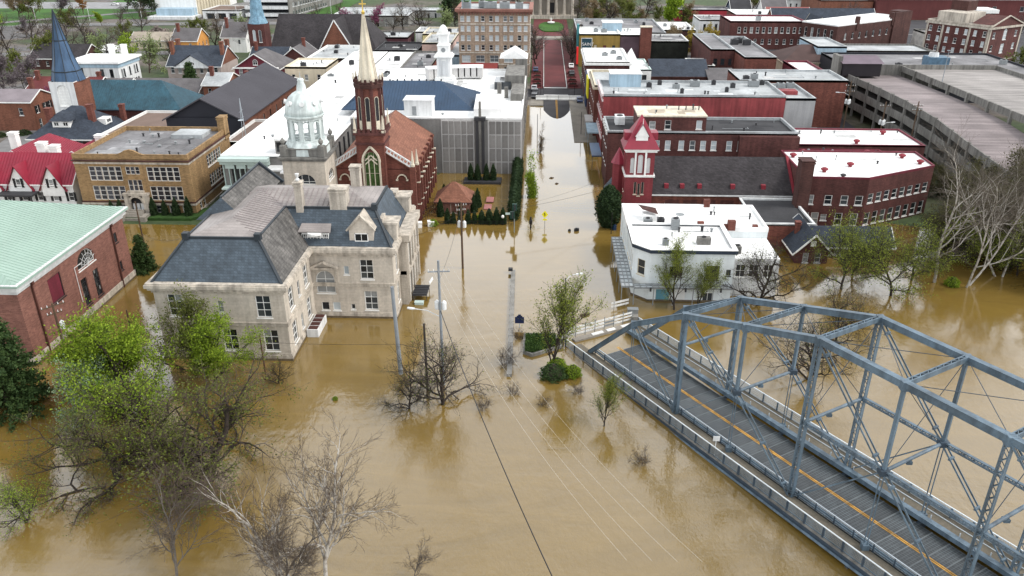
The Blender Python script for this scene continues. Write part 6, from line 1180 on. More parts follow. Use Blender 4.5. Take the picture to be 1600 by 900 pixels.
for s in (0., WD):
    mb = MB(); a, b = Lp(s, 0, .1), Up(s, 1); mb.beam(a, b, .5, .55); mb.beam(a + Vector((0, 0, .32)), b + Vector((0, 0, .32)), .62, .05); bpart(mb, 'end_post')
    for n in range(1, NP):
        mb = MB(); a, b = Up(s, n), Up(s, n + 1); mb.beam(a, b, .48, .56); up = (b - a).normalized().cross(Q_).normalized(); up = up if up.z > 0 else -up
        mb.beam(a + up * .3, b + up * .3, .6, .05); mb.beam(a - up * .3, b - up * .3, .56, .05)
        bpart(mb, 'top_chord')
        mb = MB(); c = Up(s, n); mb.box(c.x - .34, c.x + .34, c.y - .34, c.y + .34, c.z - .5, c.z + .34); bpart(mb, 'gusset')
    for n in range(2, NP + 1, 2):
        mb = MB(); lattice(mb, Lp(s, n, -.2), Up(s, n) - Vector((0, 0, .3)), .54, .42, .6, 0, D_); bpart(mb, 'post')
    for n in range(3, NP + 1, 2):
        mb = MB(); a, m_ = Up(s, n), Mp(s, n); mb.beam(a - Vector((0, 0, .3)), m_, .28, .32, 0, D_); bpart(mb, 'sub_post', steel)
        mb = MB(); m_ = Mp(s, n); c = Vector((.0, 0, 0)); mb.box(m_.x - .4, m_.x + .4, m_.y - .4, m_.y + .4, m_.z - .28, m_.z + .28); bpart(mb, 'pin_joint', steel_dk)
        mb = MB()
        for k in (-.16, .16): mb.beam(m_ + D_ * k, Lp(s, n, -.1) + D_ * k, .06, .1)
        l = Lp(s, n, .35); mb.box(l.x - .3, l.x + .3, l.y - .3, l.y + .3, l.z - .35, l.z + .35); bpart(mb, 'hanger')
        # main diagonal (eyebar pairs): towards mid-span
        for (p, q, nm) in ((Up(s, n - 1), m_, 'diagonal'), (m_, Lp(s, n + 1) if n + 1 <= NP else Lp(s, NP), 'diagonal'), (m_, Lp(s, n - 1), 'counter')):
            mb = MB(); w = .17 if nm == 'diagonal' else .07
            for k in (-.24, .24): mb.beam(p + Q_ * k, q + Q_ * k, .06, w)
            if nm == 'diagonal':
                for f in (.12, .5, .88): c = p + (q - p) * f; mb.beam(c - Q_ * .34, c + Q_ * .34, .2, .28)
            bpart(mb, nm)
        if n + 1 <= NP:
            mb = MB()
            for aa, cc in ((n - 1, n), (n, n + 1)):
                p = (Mp(s, n) if aa == n else Lp(s, aa) + (Up(s, aa) - Lp(s, aa)) * .5); q = (Mp(s, n) if cc == n else Lp(s, cc) + (Up(s, cc) - Lp(s, cc)) * .5)
                lattice(mb, p, q, .36, .3, .45, 0, (0, 0, 1))
            if n > 3: bpart(mb, 'longitudinal_strut')
    mb = MB()
    for k in (-.16, .16): mb.beam(Up(s, 1) + D_ * k, Lp(s, 1, -.1) + D_ * k, .06, .1)
    bpart(mb, 'hanger')
    mb = MB()
    for k in (-.24, .24): mb.beam(Up(s, 1) + Q_ * k, Lp(s, 2) + Q_ * k, .06, .16)
    bpart(mb, 'diagonal')
# top and sway bracing
for n in range(2, NP + 1):
    mb = MB(); a, b = Up(0, n), Up(WD, n)
    lattice(mb, a + Vector((0, 0, .1)), b + Vector((0, 0, .1)), .34, .5, .5, 0, D_); bpart(mb, 'top_strut')
    mb = MB(); p, q = (Mp(0, n), Mp(WD, n)) if n > 2 else (Lp(0, 2) + Vector((0, 0, 9.2)), Lp(WD, 2) + Vector((0, 0, 9.2)))
    mb.tube(p, q, .17, n=10); c = p + (q - p) * .42; mb.box(c.x - .25, c.x + .25, c.y - .25, c.y + .25, c.z - .45, c.z - .15, 0); bpart(mb, 'sway_strut')
    mb = MB()
    for p2, q2 in ((p, b), (q, a)): mb.tube(p2, q2, .035, n=5)
    bpart(mb, 'sway_rod', steel_dk)
    if n < NP:
        mb = MB(); mb.tube(Up(0, n), Up(WD, n + 1), .035, n=5); mb.tube(Up(WD, n), Up(0, n + 1), .035, n=5); bpart(mb, 'lateral_rod', steel_dk)
# floor: cross beams, stringers, grating panels
A0, A1 = -1.2, NP * PL
for n in range(0, NP + 1): mb = MB(); mb.beam(Lp(-2.1, n, -.75), Lp(10.6, n, -.75), .35, .9); bpart(mb, 'floor_beam', steel_dk)
for s in (1.2, 3, 5, 6.8): mb = MB(); mb.beam(bp3(s, 0, dz(0) - .35), bp3(s, A1, dz(61) - .35), .2, .4); bpart(mb, 'stringer', steel_dk)
gm2, N, L, b = nodes_mat("steel_grating"); tc = N.new("ShaderNodeTexCoord"); mp = N.new("ShaderNodeMapping"); mp.inputs['Rotation'].default_value = (0, 0, 0); L.new(tc.outputs['Object'], mp.inputs['Vector'])
ck = N.new("ShaderNodeTexBrick"); ck.offset = 0; ck.inputs['Scale'].default_value = 1; ck.inputs['Brick Width'].default_value = .34; ck.inputs['Row Height'].default_value = .30; ck.inputs['Mortar Size'].default_value = .03
ck.inputs['Color1'].default_value = (.024, .028, .031, 1); ck.inputs['Color2'].default_value = (.034, .039, .042, 1); ck.inputs['Mortar'].default_value = (.07, .082, .09, 1); L.new(mp.outputs[0], ck.inputs['Vector'])
nz = N.new("ShaderNodeTexNoise"); nz.inputs['Scale'].default_value = .5; nz.inputs['Detail'].default_value = 4; L.new(tc.outputs['Object'], nz.inputs['Vector']); mr = N.new("ShaderNodeMapRange"); mr.inputs['From Min'].default_value = .3; mr.inputs['From Max'].default_value = .7; mr.inputs['To Min'].default_value = .4; mr.inputs['To Max'].default_value = 1.6; L.new(nz.outputs['Fac'], mr.inputs['Value'])
oi = N.new("ShaderNodeObjectInfo"); mr2 = N.new("ShaderNodeMapRange"); mr2.inputs['To Min'].default_value = .75; mr2.inputs['To Max'].default_value = 1.3; L.new(oi.outputs['Random'], mr2.inputs['Value']); mu = N.new("ShaderNodeMath"); mu.operation = 'MULTIPLY'; L.new(mr.outputs[0], mu.inputs[0]); L.new(mr2.outputs[0], mu.inputs[1])
v = N.new("ShaderNodeVectorMath"); v.operation = 'SCALE'; L.new(ck.outputs['Color'], v.inputs[0]); L.new(mu.outputs[0], v.inputs['Scale']); L.new(v.outputs[0], b.inputs['Base Color']); b.inputs['Roughness'].default_value = .5
ndk = NP * 5; pl = PL / 5; ws = 6.85; t = MB(); t.box(.03, pl - .03, 0, ws / 2 - .03, -.12, 0)
pme = bpy.data.meshes.new('deck_panel'); pme.from_pydata(t.v, [], t.f); pme.materials.append(gm2)
for k in range(ndk):
    a = k * pl
    for h in range(2):
        o = bpy.data.objects.new('deck_panel', pme); link(o, BR); o.location = Q_ * (.5 + h * (ws / 2 + .0)) + D_ * a + Vector((0, 0, dz(a))); sl_ = math.atan2(dz(a + pl) - dz(a), pl)
        o.rotation_euler = (0, -sl_, math.atan2(D_.y, D_.x)); o.rotation_euler = Matrix(((D_.x, Q_.x, 0), (D_.y, Q_.y, 0), (0, 0, 1))).to_euler(); o.rotation_euler.y -= sl_
for k in range(ndk + 1): a = k * pl; mb = MB(); mb.beam(bp3(.5, a, dz(a) + .005), bp3(7.35, a, dz(a) + .005), .13, .03); bpart(mb, 'deck_joint', mat("worn_steel", (.17, .19, .2), .5))
mb = MB()
for k in range(ndk):
    a, c = k * pl, (k + 1) * pl
    for s in (3.86, 4.08): mb.face([bp3(s, a, dz(a) + .03), bp3(s + .13, a, dz(a) + .03), bp3(s + .13, c, dz(c) + .03), bp3(s, c, dz(c) + .03)])
bpart(mb, 'centre_line', mat("bridge_yellow", (.50, .27, .05), .7, .45, .9, .3, 4))
# sidewalks with edge beams
cw_ = mat("bridge_walk", (.20, .175, .135), .9, .2, .4, .15, 4, 0)
for s0, s1 in ((-1.95, .2), (8.5, 10.5)):
    for n in range(-1, NP):
        a, c = max(n * PL, -3.4), (n + 1) * PL - .04; mb = MB(); za, zc = dz(a) + .12, dz(c) + .12
        P = [bp3(s0, a, za), bp3(s1, a, za), bp3(s1, c, zc), bp3(s0, c, zc)]; mb.face(P); mb.face([p - Vector((0, 0, .2)) for p in P[::-1]])
        for i in range(4): j = (i + 1) % 4; mb.face([P[j], P[i], P[i] - Vector((0, 0, .2)), P[j] - Vector((0, 0, .2))])
        bpart(mb, 'sidewalk_slab', cw_)
for s in (-2.05, 10.6):
    mb = MB()
    for n in range(-1, NP): a, c = max(n * PL, -3.4), (n + 1) * PL; mb.beam(bp3(s, a, dz(a) - .35), bp3(s, c, dz(c) - .35), .16, .62); mb.beam(bp3(s, a, dz(a) - .68), bp3(s, c, dz(c) - .68), .4, .06); mb.beam(bp3(s, a, dz(a) + .02), bp3(s, c, dz(c) + .02), .32, .1, 1)
    bpart(mb, 'fascia_girder', [steel_dk, concrete])  # dark steel puts the shade under the deck edge into the colour
    mb = MB()
    for n in range(-1, NP): a, c = max(n * PL, -3.4), (n + 1) * PL; mb.tube(bp3(s + (-.22 if s < 0 else .22), a, dz(a) - .62), bp3(s + (-.22 if s < 0 else .22), c, dz(c) - .62), .14, n=8)
    bpart(mb, 'utility_pipe', steel)
# outer railings: posts, rails and thin pickets panel by panel
def picket(mb, s, a, c, mesh):
    z0, z1 = .28, 1.2; n = 14
    if not mesh:
        for k in range(1, 5): z = z0 + (z1 - z0) * k / 5; mb.beam(bp3(s, a, dz(a) + z), bp3(s, c, dz(c) + z), .03, .05)
        for k in range(1, n): x = a + (c - a) * k / n; mb.beam(bp3(s, x, dz(x) + z0), bp3(s, x, dz(x) + z1), .02, .03)
    else:
        for k in range(n):
            x0, x1 = a + (c - a) * k / n, a + (c - a) * (k + 1) / n
            for p, q in ((0, .5), (.5, 1)):
                for f in (0, 1): za, zb = (p, q) if f else (q, p); mb.beam(bp3(s, x0, dz(x0) + z0 + (z1 - z0) * za), bp3(s, x1, dz(x1) + z0 + (z1 - z0) * zb), .03, .03)
for s, mesh in ((-2.0, 0), (10.5, 1)):
    nb_ = int((A1 + 3) / 2.18)
    for k in range(nb_):
        a = -3 + k * 2.18; c = a + 2.18
        mb = MB(); mb.beam(bp3(s, a, dz(a) - .6), bp3(s, a, dz(a) + 1.25), .14, .16, 0, D_); bpart(mb, 'rail_post', steel_dk if not mesh else steel)
        mb = MB(); picket(mb, s, a, c, mesh); mb.beam(bp3(s, a, dz(a) + .22), bp3(s, c, dz(c) + .22), .06, .1); o = bpart(mb, 'railing_panel', galv if mesh else steel)
        mb = MB(); mb.beam(bp3(s, a, dz(a) + 1.28), bp3(s, c, dz(c) + 1.28), .1, .08); mb.build('top_rail', mat("pale_top_rail", (.62, .67, .70), .4, .06, 1, .05), o, tuple(BO))
# inner guard rail along the left truss and box duct along the right truss
for k in range(int(A1 / 2.18)):
    a = .6 + k * 2.18; mb = MB(); mb.beam(bp3(.42, a, dz(a) - .1), bp3(.42, a, dz(a) + .95), .12, .12, 0, D_); bpart(mb, 'guard_post', steel_dk)
for z, w in ((.92, .16), (.55, .2), (.28, .12)):
    mb = MB()
    for n in range(NP): a, c = n * PL + (.5 if n == 0 else 0), (n + 1) * PL; mb.beam(bp3(.42, a, dz(a) + z), bp3(.42, c, dz(c) + z), .1, w)
    bpart(mb, 'guard_rail', galv if z > .8 else steel)
for n in range(-1, NP):
    a, c = max(n * PL, -2.0), (n + 1) * PL; mb = MB(); mb.beam(bp3(7.62, a, dz(a) + .55), bp3(7.62, c, dz(c) + .55), .5, .5); mb.beam(bp3(7.62, a, dz(a) + .82), bp3(7.62, c, dz(c) + .82), .6, .04); bpart(mb, 'box_beam')
mb = MB()
for k in range(30): a = 1 + k * 2.9; mb.beam(bp3(8.0, a, dz(a)), bp3(8.0, a, dz(a) + 1.2), .08, .08, 0, D_)
for n in range(NP): a, c = n * PL, (n + 1) * PL; mb.beam(bp3(8.6, a, dz(a) + 1.15), bp3(8.6, c, dz(c) + 1.15), .06, .06)
bpart(mb, 'inner_rail', galv)
mb = MB(); l = bp3(-1.85, 26, dz(26)); mb.tube(l, l + Vector((0, 0, 2.4)), .035, n=6); mb.box(l.x - .35, l.x + .35, l.y - .03, l.y + .03, l.z + 2.0, l.z + 2.6); bpart(mb, 'walk_sign', whitedull)
mb = MB(); c = bp3(4, 0, 0)
for s in (-2.2, 10.7):
    a = bp3(s, -4.2, 0); mb.box(a.x - .5, a.x + .5, a.y - .5, a.y + .5, -3, .9)
mb.beam(bp3(-2.4, -3.6, -1.4), bp3(10.9, -3.6, -1.4), 1.0, 2.6); bpart(mb, 'abutment', concrete)
# ================================================================== STREET FURNITURE, FLOOD DETAILS
def pole(name, label, x, y, h, m, arms=(), cat='utility pole', lean=(0, 0), r=.16, trans=0, lamp=None, z0=-2.5):
    o = empty(name, (x, y, 0), 0, label, cat); off = (x, y, 0); top = Vector((x + lean[0], y + lean[1], h))
    mb = MB(); mb.tube((x, y, z0), top, r, r * .7, 10); mb.build('shaft', m, o, off)
    for z, w, ang in arms:
        f = z / h; c = Vector((x, y, 0)).lerp(top, f); dx, dy = math.cos(ang) * w / 2, math.sin(ang) * w / 2; mb = MB(); mb.beam(c - Vector((dx, dy, 0)), c + Vector((dx, dy, 0)), .12, .14); a = mb.build('crossarm', m, o, off)
        mb = MB()
        for t in (-1, -.5, .5, 1): q = c + Vector((dx, dy, 0)) * t * .92; mb.tube(q + Vector((0, 0, .07)), q + Vector((0, 0, .32)), .06, .04, 6)
        mb.build('insulator', whitedull, a, off)
    for k in range(trans):
        a = 2.1 * k + .4; q = Vector((x + math.cos(a) * .5, y + math.sin(a) * .5, h * .62)); mb = MB(); mb.lathe([(.26, 0), (.3, .06), (.3, .95), (.22, 1.05), (.08, 1.2)], tuple(q), 12); mb.build('transformer', whitedull, o, off)
    if lamp:
        z, lx, ly = lamp; a = Vector((x, y, z)); mid = a + Vector((lx * .5, ly * .5, .7)); e = a + Vector((lx, ly, .75)); mb = MB(); mb.tube(a, mid, .05, n=6); mb.tube(mid, e, .05, n=6); mb.build('lamp_arm', whitedull, o, off)
        mb = MB(); d = (e - mid).normalized(); mb.beam(e, e + d * .9, .3, .16); mb.build('lamp_head', whitedull, o, off)
    return o
pole('utility_pole', "grey leaning pole beside the limestone wing, tapered and without crossarm", -17.4, 87.0, 12.2, greypole, (), lean=(-.5, .4), r=.3)
pole('utility_pole', "tall grey pole with two transformers, crossarm and lamp above the bare tree", -11.7, 84.6, 17.0, greypole, ((15.6, 2.6, .1),), trans=2, lamp=(9.6, -3.2, .6), r=.2)
pole('utility_pole', "brown wooden pole with bracketed transformer before the row of clipped cones", -12.6, 120.4, 11.6, wood, ((11.0, 1.8, .3), (10.2, 1.4, .3)), trans=2, r=.2)
pole('utility_pole', "dark thin pole between green roofed hall and tan school", -66.0, 121.0, 10.8, wood, (), r=.15)
pole('utility_pole', "dark pole with crossarm against the rose brick wall", -60.5, 86.5, 9.6, wood, ((9.2, 2.8, .9), (8.2, 1.8, .9)), trans=1, r=.18)
pole('utility_pole', "slim dark post at the corner of the rose brick hall", -54.5, 92, 6.0, wood, (), r=.12)
pole('utility_pole', "rusty brown post in front of the limestone wing", -34.9, 86.5, 5.6, mat("rusty_post", (.12, .05, .035), .8), (), r=.12)
pole('utility_pole', "broken dark pole stub inside the bare tree", -13.6, 83.6, 9.2, mat("dark_stub", (.06, .05, .045), .9), (), r=.18)
pole('utility_pole', "dark pole with a cluster of grey transformers beside the garage stairs", 77.5, 205, 15, wood, ((13.8, 2.4, 0), (12.4, 2.4, 0)), trans=3, r=.18, lamp=(11.4, -2.5, 0))
pole('utility_pole', "dark pole with transformers in the brushy gap before the garage", 79, 186, 14, wood, ((13, 2.4, 0),), trans=3, r=.18, lamp=(8.5, 2, 0))
pole('utility_pole', "dark pole standing against the garage parapet bands", 84.5, 182, 15, wood, ((14, 2.2, 0), (13, 2.2, 0)), r=.17)
pole('street_lamp', "leafy bank street lamp with white cobra head by the bridge approach", 3.6, 96.4, 9.6, black, (), 'street lamp', r=.09, lamp=(9.2, 1.4, .4))
for x, y, l in ((-1.3, 158, "black street pole beside the thin green street tree"), (12.6, 152, "black street pole by the red block facade in brown reflection"), (13.2, 137, "short black pole with white band by the dark evergreen"), (12.4, 146, "black pole ending the overhead cable near the evergreen tree"), (-.9, 205, "slim dark pole far up the flooded street on the left"), (10.6, 208, "lamp post at the dry right hand sidewalk"), (10.2, 249, "black lamp post at the right end of the white barriers"), (-.2, 250, "black lamp post at the left end of the white barriers")): pole('street_pole', l, x, y, 4.2 if y < 140 else 6, black, (), 'pole', r=.09)
for k, (x, y, l) in enumerate(((-112, 440, "white curved lamp mast nearest the office lawn"), (-150, 405, "curved lamp mast left of the white office"), (-176, 418, "tall lamp mast on the far left road"), (-205, 420, "curved lamp mast beside the bright green bush"), (-224, 405, "curved lamp mast right of the blue spire tip"), (-247, 398, "curved lamp mast left of the blue spire tip"))): pole('lamp_mast', l, x, y, 11, whitedull, (), 'street lamp', r=.12, lamp=(10.6, -2.4, 0), z0=0)
# wires
def wire(name, label, p, q, sag, m=black, r=.025, n=16):
    p = Vector(p); q = Vector(q); o = empty(name, tuple(p), 0, label, 'wire'); mb = MB(); pts = [p.lerp(q, i / n) - Vector((0, 0, sag * 4 * (i / n) * (1 - i / n))) for i in range(n + 1)]
    for a, b in zip(pts[:-1], pts[1:]): mb.tube(a, b, r, n=5, cap=False)
    mb.build('cable', m, o, tuple(p))
palew = mat("bare_aluminium_wire", (.62, .58, .50), .4, 0, 1, 0)
wire('power_cable', "black cable crossing the near water from the transformer pole", (-11.7, 84.6, 10.5), (2.5, 38, 12), 1.2, black, .045)
for k in range(4): wire('power_cable', ("leftmost", "second", "third", "rightmost")[k] + " of the four pale wires over the open water", (-12.4 + k * .55, 84.6 if k < 3 else 87, 15.9), (5.5 + k * 1.5, 36, 19), 2.5, palew, .006)
wire('power_cable', "cable across the flooded street from traffic signal to pole", (-4.6, 137, 4.6), (12.4, 146, 5.6), .25)
wire('power_cable', "upper cable over the hedge cones towards the street", (-12.6, 120.4, 9.6), (12.6, 152, 5.8), 1.2, black, .016)
wire('power_cable', "cable from the wooden pole to the limestone building", (-12.6, 120.4, 9.9), (-19, 112, 9), .4, black, .02)
wire('power_cable', "cable along the limestone wing to the grey pole", (-34.9, 86.5, 4.6), (-17.4, 87, 4.4), .2, black, .02)
wire('power_cable', "cable from the leaning grey pole to the transformer pole", (-17.4, 87, 4.4), (-11.7, 84.6, 5), .15, black, .02)
wire('power_cable', "cable between thin dark pole and the slate wing roof", (-66, 121, 5.2), (-45.6, 94.1, 15.8), 1.0, black, .02)
wire('power_cable', "cable between the wooden pole and the transformer pole", (-12.6, 120.4, 10.8), (-11.7, 84.6, 14.5), 1.0, black, .02)
# warning sign
o = empty('warning_sign', (1.0, 139.8, 0), 0, "yellow diamond warning sign standing in the flooded street", 'sign'); off = (1.0, 139.8, 0)
mb = MB(); mb.tube((1, 139.8, -2), (1, 139.8, 3.0), .05, n=8); mb.build('post', hvacm, o, off)
mb = MB(); mb.beam((1, 139.74, 2.0), (1, 139.74, 3.5), .0, .0); c = Vector((1, 139.72, 2.55)); P = [c + Vector((a, 0, b)) for a, b in ((0, -.75), (.6, 0), (0, .75), (-.6, 0))]; mb.face(P); mb.face([p + Vector((0, .04, 0)) for p in P[::-1]]); s = mb.build('sign_plate', yellow, o, off)
mb = MB(); mb.box(.93, 1.07, 139.66, 139.7, 2.3, 2.75); mb.box(.8, 1.0, 139.66, 139.7, 2.75, 2.9); mb.build('symbol', black, s, off)
mb = MB(); mb.box(.6, 1.4, 139.7, 139.74, 1.4, 1.7); mb.build('plaque', yellow, o, off)
# traffic signal with green street-name plates
o = empty('traffic_signal', (-4.6, 137, 0), 0, "dark green traffic signal boxes on a pole at the end of the tall hedge", 'traffic light'); off = (-4.6, 137, 0)
mb = MB(); mb.tube((-4.6, 137, -2), (-4.6, 137, 5.2), .09, n=8); mb.build('pole', hvacm, o, off); dg_ = mat("dark_signal_green", (.02, .07, .055), .5)
for x, z in ((-4.7, 4.9), (-5.1, 3.4)):
    mb = MB(); mb.box(x - .25, x + .6, 136.5, 136.9, z - .55, z + .75); k = mb.build('signal_head', dg_, o, off)
    mb = MB()
    for j in range(3): mb.tube((x + .2, 136.5, z - .3 + j * .42), (x + .2, 136.3, z - .3 + j * .42), .15, n=10)
    mb.build('lens', darkunit, k, off)
mb = MB(); mb.box(-6.2, -4.9, 136.55, 136.6, 3.6, 4.0); mb.build('street_plate', greenish, o, off)
# globe lamp, markers and posts
o = empty('globe_lamp', (-6.9, 140.6, 0), 0, "small globe lamp on a post between two clipped cones", 'street lamp'); mb = MB(); mb.tube((-6.9, 140.6, -2), (-6.9, 140.6, 1.4), .05, n=6); mb.build('post', black, o, (-6.9, 140.6, 0)); mb = MB(); mb.lathe([(.05, 0), (.25, .12), (.3, .35), (.22, .55), (.05, .65)], (-6.9, 140.6, 1.4), 10); mb.build('globe', white, o, (-6.9, 140.6, 0), True)
o = empty('historical_marker', (-2.6, 100, 0), 0, "dark blue historical marker plate with notched top poking out of the water", 'sign'); mb = MB(); mb.tube((-2.6, 100, -2), (-2.6, 100, 1.2), .06, n=6); mb.build('post', galv, o, (-2.6, 100, 0))
mb = MB(); mb.prism([(0, 0)] * 0 or [(-3.25, 99.94), (-1.95, 99.94), (-1.95, 100.0), (-3.25, 100.0)], .75, 1.75); mb.box(-3.0, -2.2, 99.93, 100.01, 1.75, 1.95); mb.box(-2.8, -2.4, 99.92, 100.02, 1.95, 2.15); mb.build('plate', mat("marker_blue", (.012, .025, .09), .5), o, (-2.6, 100, 0))
o = empty('street_post', (-1.6, 138.6, 0), 0, "dark bollard lamp standing in the water left of the warning sign", 'post'); mb = MB(); mb.lathe([(.1, -2), (.1, .2), (.16, .3), (.14, .9), (.3, 1.1), (.32, 1.7), (.18, 2.0), (.22, 2.2), (.08, 2.5)], (-1.6, 138.6, 0), 10); mb.build('shaft', black, o, (-1.6, 138.6, 0))
for x, y, w, d, h, l, m in ((6.9, 138.2, 1.0, .5, .45, "larger black floating bin right of the warning sign", black), (5.6, 138.0, .5, .5, .3, "small black debris left of the floating bin", black), (14.0, 139, .7, .7, .9, "blue mailbox leaning by the dark evergreen", mat("mail_blue", (.01, .035, .09), .5)), (6.7, 113.8, .8, .5, .15, "brown floating debris in mid street", wood), (6.9, 104.2, 1.5, .8, .12, "dark floating board near the street lamp", wood), (2.5, 170, 1.2, .3, .1, "first floating plank far up the street", wood), (3.6, 166, .9, .3, .1, "second floating plank far up the street", wood), (-24.5, 89, .0, .0, .0, "", None)):
    if not l: continue
    o = empty('floating_debris' if h < .5 else 'mailbox', (x, y, 0), .4, l, 'debris' if h < .5 else 'mailbox'); mb = MB(); mb.prism([(-w / 2, -d / 2), (w * .3, -d / 2), (w / 2, -d * .1), (w / 2, d / 2), (-w * .4, d / 2)], -.1, h); mb.lathe([(w * .3, h), (w * .2, h + .12), (.02, h + .16)], (0, 0, 0), 8); mb.build('body', m, o)
# floodwall strip poking out of the water
o = empty('flood_wall', (-3.9, 103, 0), 0, "long narrow weathered concrete wall top emerging from the water", 'wall'); me_ = None
for k in range(16):
    y0 = 86.8 + k * 2.03; mb = MB(); xo = -3.55 - .04 * k; mb.box(xo - .33, xo + .33, y0, y0 + 1.98, -2, .42); mb.build('coping_block', mat("aged_wall", (.30, .29, .27), .9, .25, .6, .2, 5), o, (-3.9, 103, 0))
mb = MB(); mb.box(-4.95, -4.25, 118.6, 119.2, .42, .85); mb.build('dark_box', darkunit, o, (-3.9, 103, 0))
# planted island
o = empty('planted_island', (0, 94.6, 0), 0, "kerbed triangular planting bed full of green ground cover above the water", 'planter'); P = [(-1.9, 97.6), (-1.9, 92.7), (-.7, 91.9), (3.4, 94.4), (1.6, 97.8)]
mb = MB(); mb.ring(P[::1], -.25, .05, -1, .45); mb.build('kerb', concrete, o, (0, 94.6, 0)); mb = MB(); mb.prism(offset(P, -.2), -1, .35); mb.build('soil', mat("dark_soil", (.03, .035, .015), .95), o, (0, 94.6, 0))
# white guard panels and barricades
gw = mat("guard_white", (.72, .72, .70), .6, .12, .8, .1, 5, .2)
o = empty('guard_fence', (9, 99.5, 0), 0, "white panelled guard fence across the flooded bridge approach", 'fence'); a, b_ = Vector((3.9, 96.9, 0)), Vector((13.6, 102.6, 0)); n = 7
for k in range(n + 1): p = a.lerp(b_, k / n); mb = MB(); mb.tube(p - Vector((0, 0, 1)), p + Vector((0, 0, 1.9)), .06, n=6); mb.build('post', hvacm, o, (9, 99.5, 0))
for k in range(n):
    p, q = a.lerp(b_, k / n), a.lerp(b_, (k + 1) / n)
    for z in (.45, .95, 1.45): mb = MB(); mb.beam(p.lerp(q, .05) + Vector((0, 0, z)), p.lerp(q, .95) + Vector((0, 0, z)), .06, .25); mb.build('rail_board', gw if not (k == 4 and z < 1.2) else hvacm, o, (9, 99.5, 0))
o = empty('debris_sill', (10, 98.4, 0), 0, "muddy concrete sill with stranded debris at the foot of the guard fence", 'debris'); mb = MB(); mb.beam((5, 96.4, .0), (13.6, 101.2, .1), .9, .5); mb.build('sill', sidewalkm, o, (10, 98.4, 0))
for k, (f, w) in enumerate(((.3, 1.6), (.55, 1.2), (.8, 2.0))): p = Vector((5, 96.4, .3)).lerp(Vector((13.6, 101.2, .35)), f); mb = MB(); mb.beam(p, p + Vector((w, w * .5, .05)), .6, .08); mb.build('board', gw, o, (10, 98.4, 0))
o = empty('barricade', (12.2, 107, 0), 0, "striped white barricade by the shop canopy", 'barricade')
for z in (.5, 1.05): mb = MB(); mb.beam((10.9, 106.1, z), (13.6, 107.6, z), .05, .32); mb.build('board', gw, o, (12.2, 107, 0))
mb = MB()
for p in ((11.3, 106.3), (13.2, 107.4)): mb.tube((p[0], p[1], -1), (p[0], p[1], 1.3), .05, n=6)
mb.build('post', hvacm, o, (12.2, 107, 0))
o = empty('utility_cabinet', (14.0, 105, 0), 0, "grey utility cabinet half under water beside the barricade", 'cabinet'); mb = MB(); mb.box(13.2, 14.7, 104.6, 105.4, -1.5, .8); mb.box(13.15, 14.75, 104.55, 105.45, .8, .88); mb.build('body', hvacm, o, (14, 105, 0))
# dumpster and stair bits by the limestone building
o = empty('generator_box', (-31.3, 98.6, 0), 0, "white metal box with dark louvred top at the corner of the limestone wing", 'box'); off = (-31.3, 98.6, 0)
mb = MB(); mb.box(-32.1, -30.5, 96.2, 100.9, -1.5, 1.15); mb.build('casing', whitedull, o, off); mb = MB()
for k in range(4): mb.box(-31.95, -30.65, 96.4 + k * 1.15, 97.35 + k * 1.15, 1.152, 1.2)
mb.build('louvre', mat("rust_louvre", (.09, .035, .03), .8), o, off)
o = empty('stair_canopy', (-17.9, 110, 0), 0, "dark canopy over a stair beside the limestone building", 'canopy'); off = (-17.9, 110, 0); mb = MB(); mb.box(-19.1, -16.9, 108, 111.6, .9, 1.05)
for k in range(6): mb.box(-19.1, -16.9, 108.1 + k * .6, 108.2 + k * .6, 1.052, 1.15)
for x in (-19, -17): mb.tube((x, 108.1, -2), (x, 108.1, .9), .05, n=6); mb.tube((x, 111.4, -2), (x, 111.4, .9), .05, n=6)
mb.build('frame', darkunit, o, off); mb = MB(); mb.beam((-17, 111.8, 1.2), (-16.6, 113, 1.6), .1, .5); mb.build('sign', whitedull, o, off)
o = empty('floating_crate', (-17.9, 107, 0), 0, "pale box floating in front of the stair canopy", 'box'); mb = MB(); mb.box(-18.6, -17.3, 106.7, 107.4, -.4, .35); mb.box(-18.65, -17.25, 106.65, 107.45, .35, .42); mb.build('body', greenish, o, (-17.9, 107, 0))
o = empty('churchyard_sign', (-9.9, 151, 0), 0, "flooded pink table top in the church yard", 'table'); mb = MB(); mb.box(-10.9, -9.4, 153.0, 156, .15, .3); mb.box(-11.1, -9.6, 149.0, 151.8, .05, .2); mb.build('top', mat("pink_board", (.40, .17, .16), .7), o, (-9.9, 151, 0))
o = empty('yard_fence', (-11, 141, 0), 0, "low iron fence along the row of clipped cones", 'fence'); mb = MB()
for z in (.3, .75): mb.beam((-21, 140.2, z), (-4.6, 140.6, z), .05, .05)
for k in range(34): x = -21 + k * .49; mb.tube((x, 140.2 + k * .012, -.5), (x, 140.2 + k * .012, .95), .02, n=4)
mb.build('bars', black, o, (-11, 141, 0))
o = empty('church_gate', (-21.2, 144, 0), 0, "black railing and steps at the side door of the gothic church", 'railing'); mb = MB()
for k in range(9): mb.tube((-22.2 + k * .3, 142 + k * .9, -1), (-22.2 + k * .3, 142 + k * .9, 1.9), .035, n=5)
for z in (.8, 1.8): mb.beam((-22.2, 142, z), (-19.8, 149.2, z), .06, .06)
mb.build('bars', black, o, (-21.2, 144, 0))
for x, y, l in ((-22.6, 139, "white box at the foot of the church corner"), (-20.4, 139.8, "white box beside the church gate")): o = empty('utility_box', (x, y, 0), .2, l, 'box'); mb = MB(); mb.box(-.6, .6, -.5, .5, -.8, .9); mb.box(-.66, .66, -.56, .56, .9, 1.0); mb.build('body', white, o)
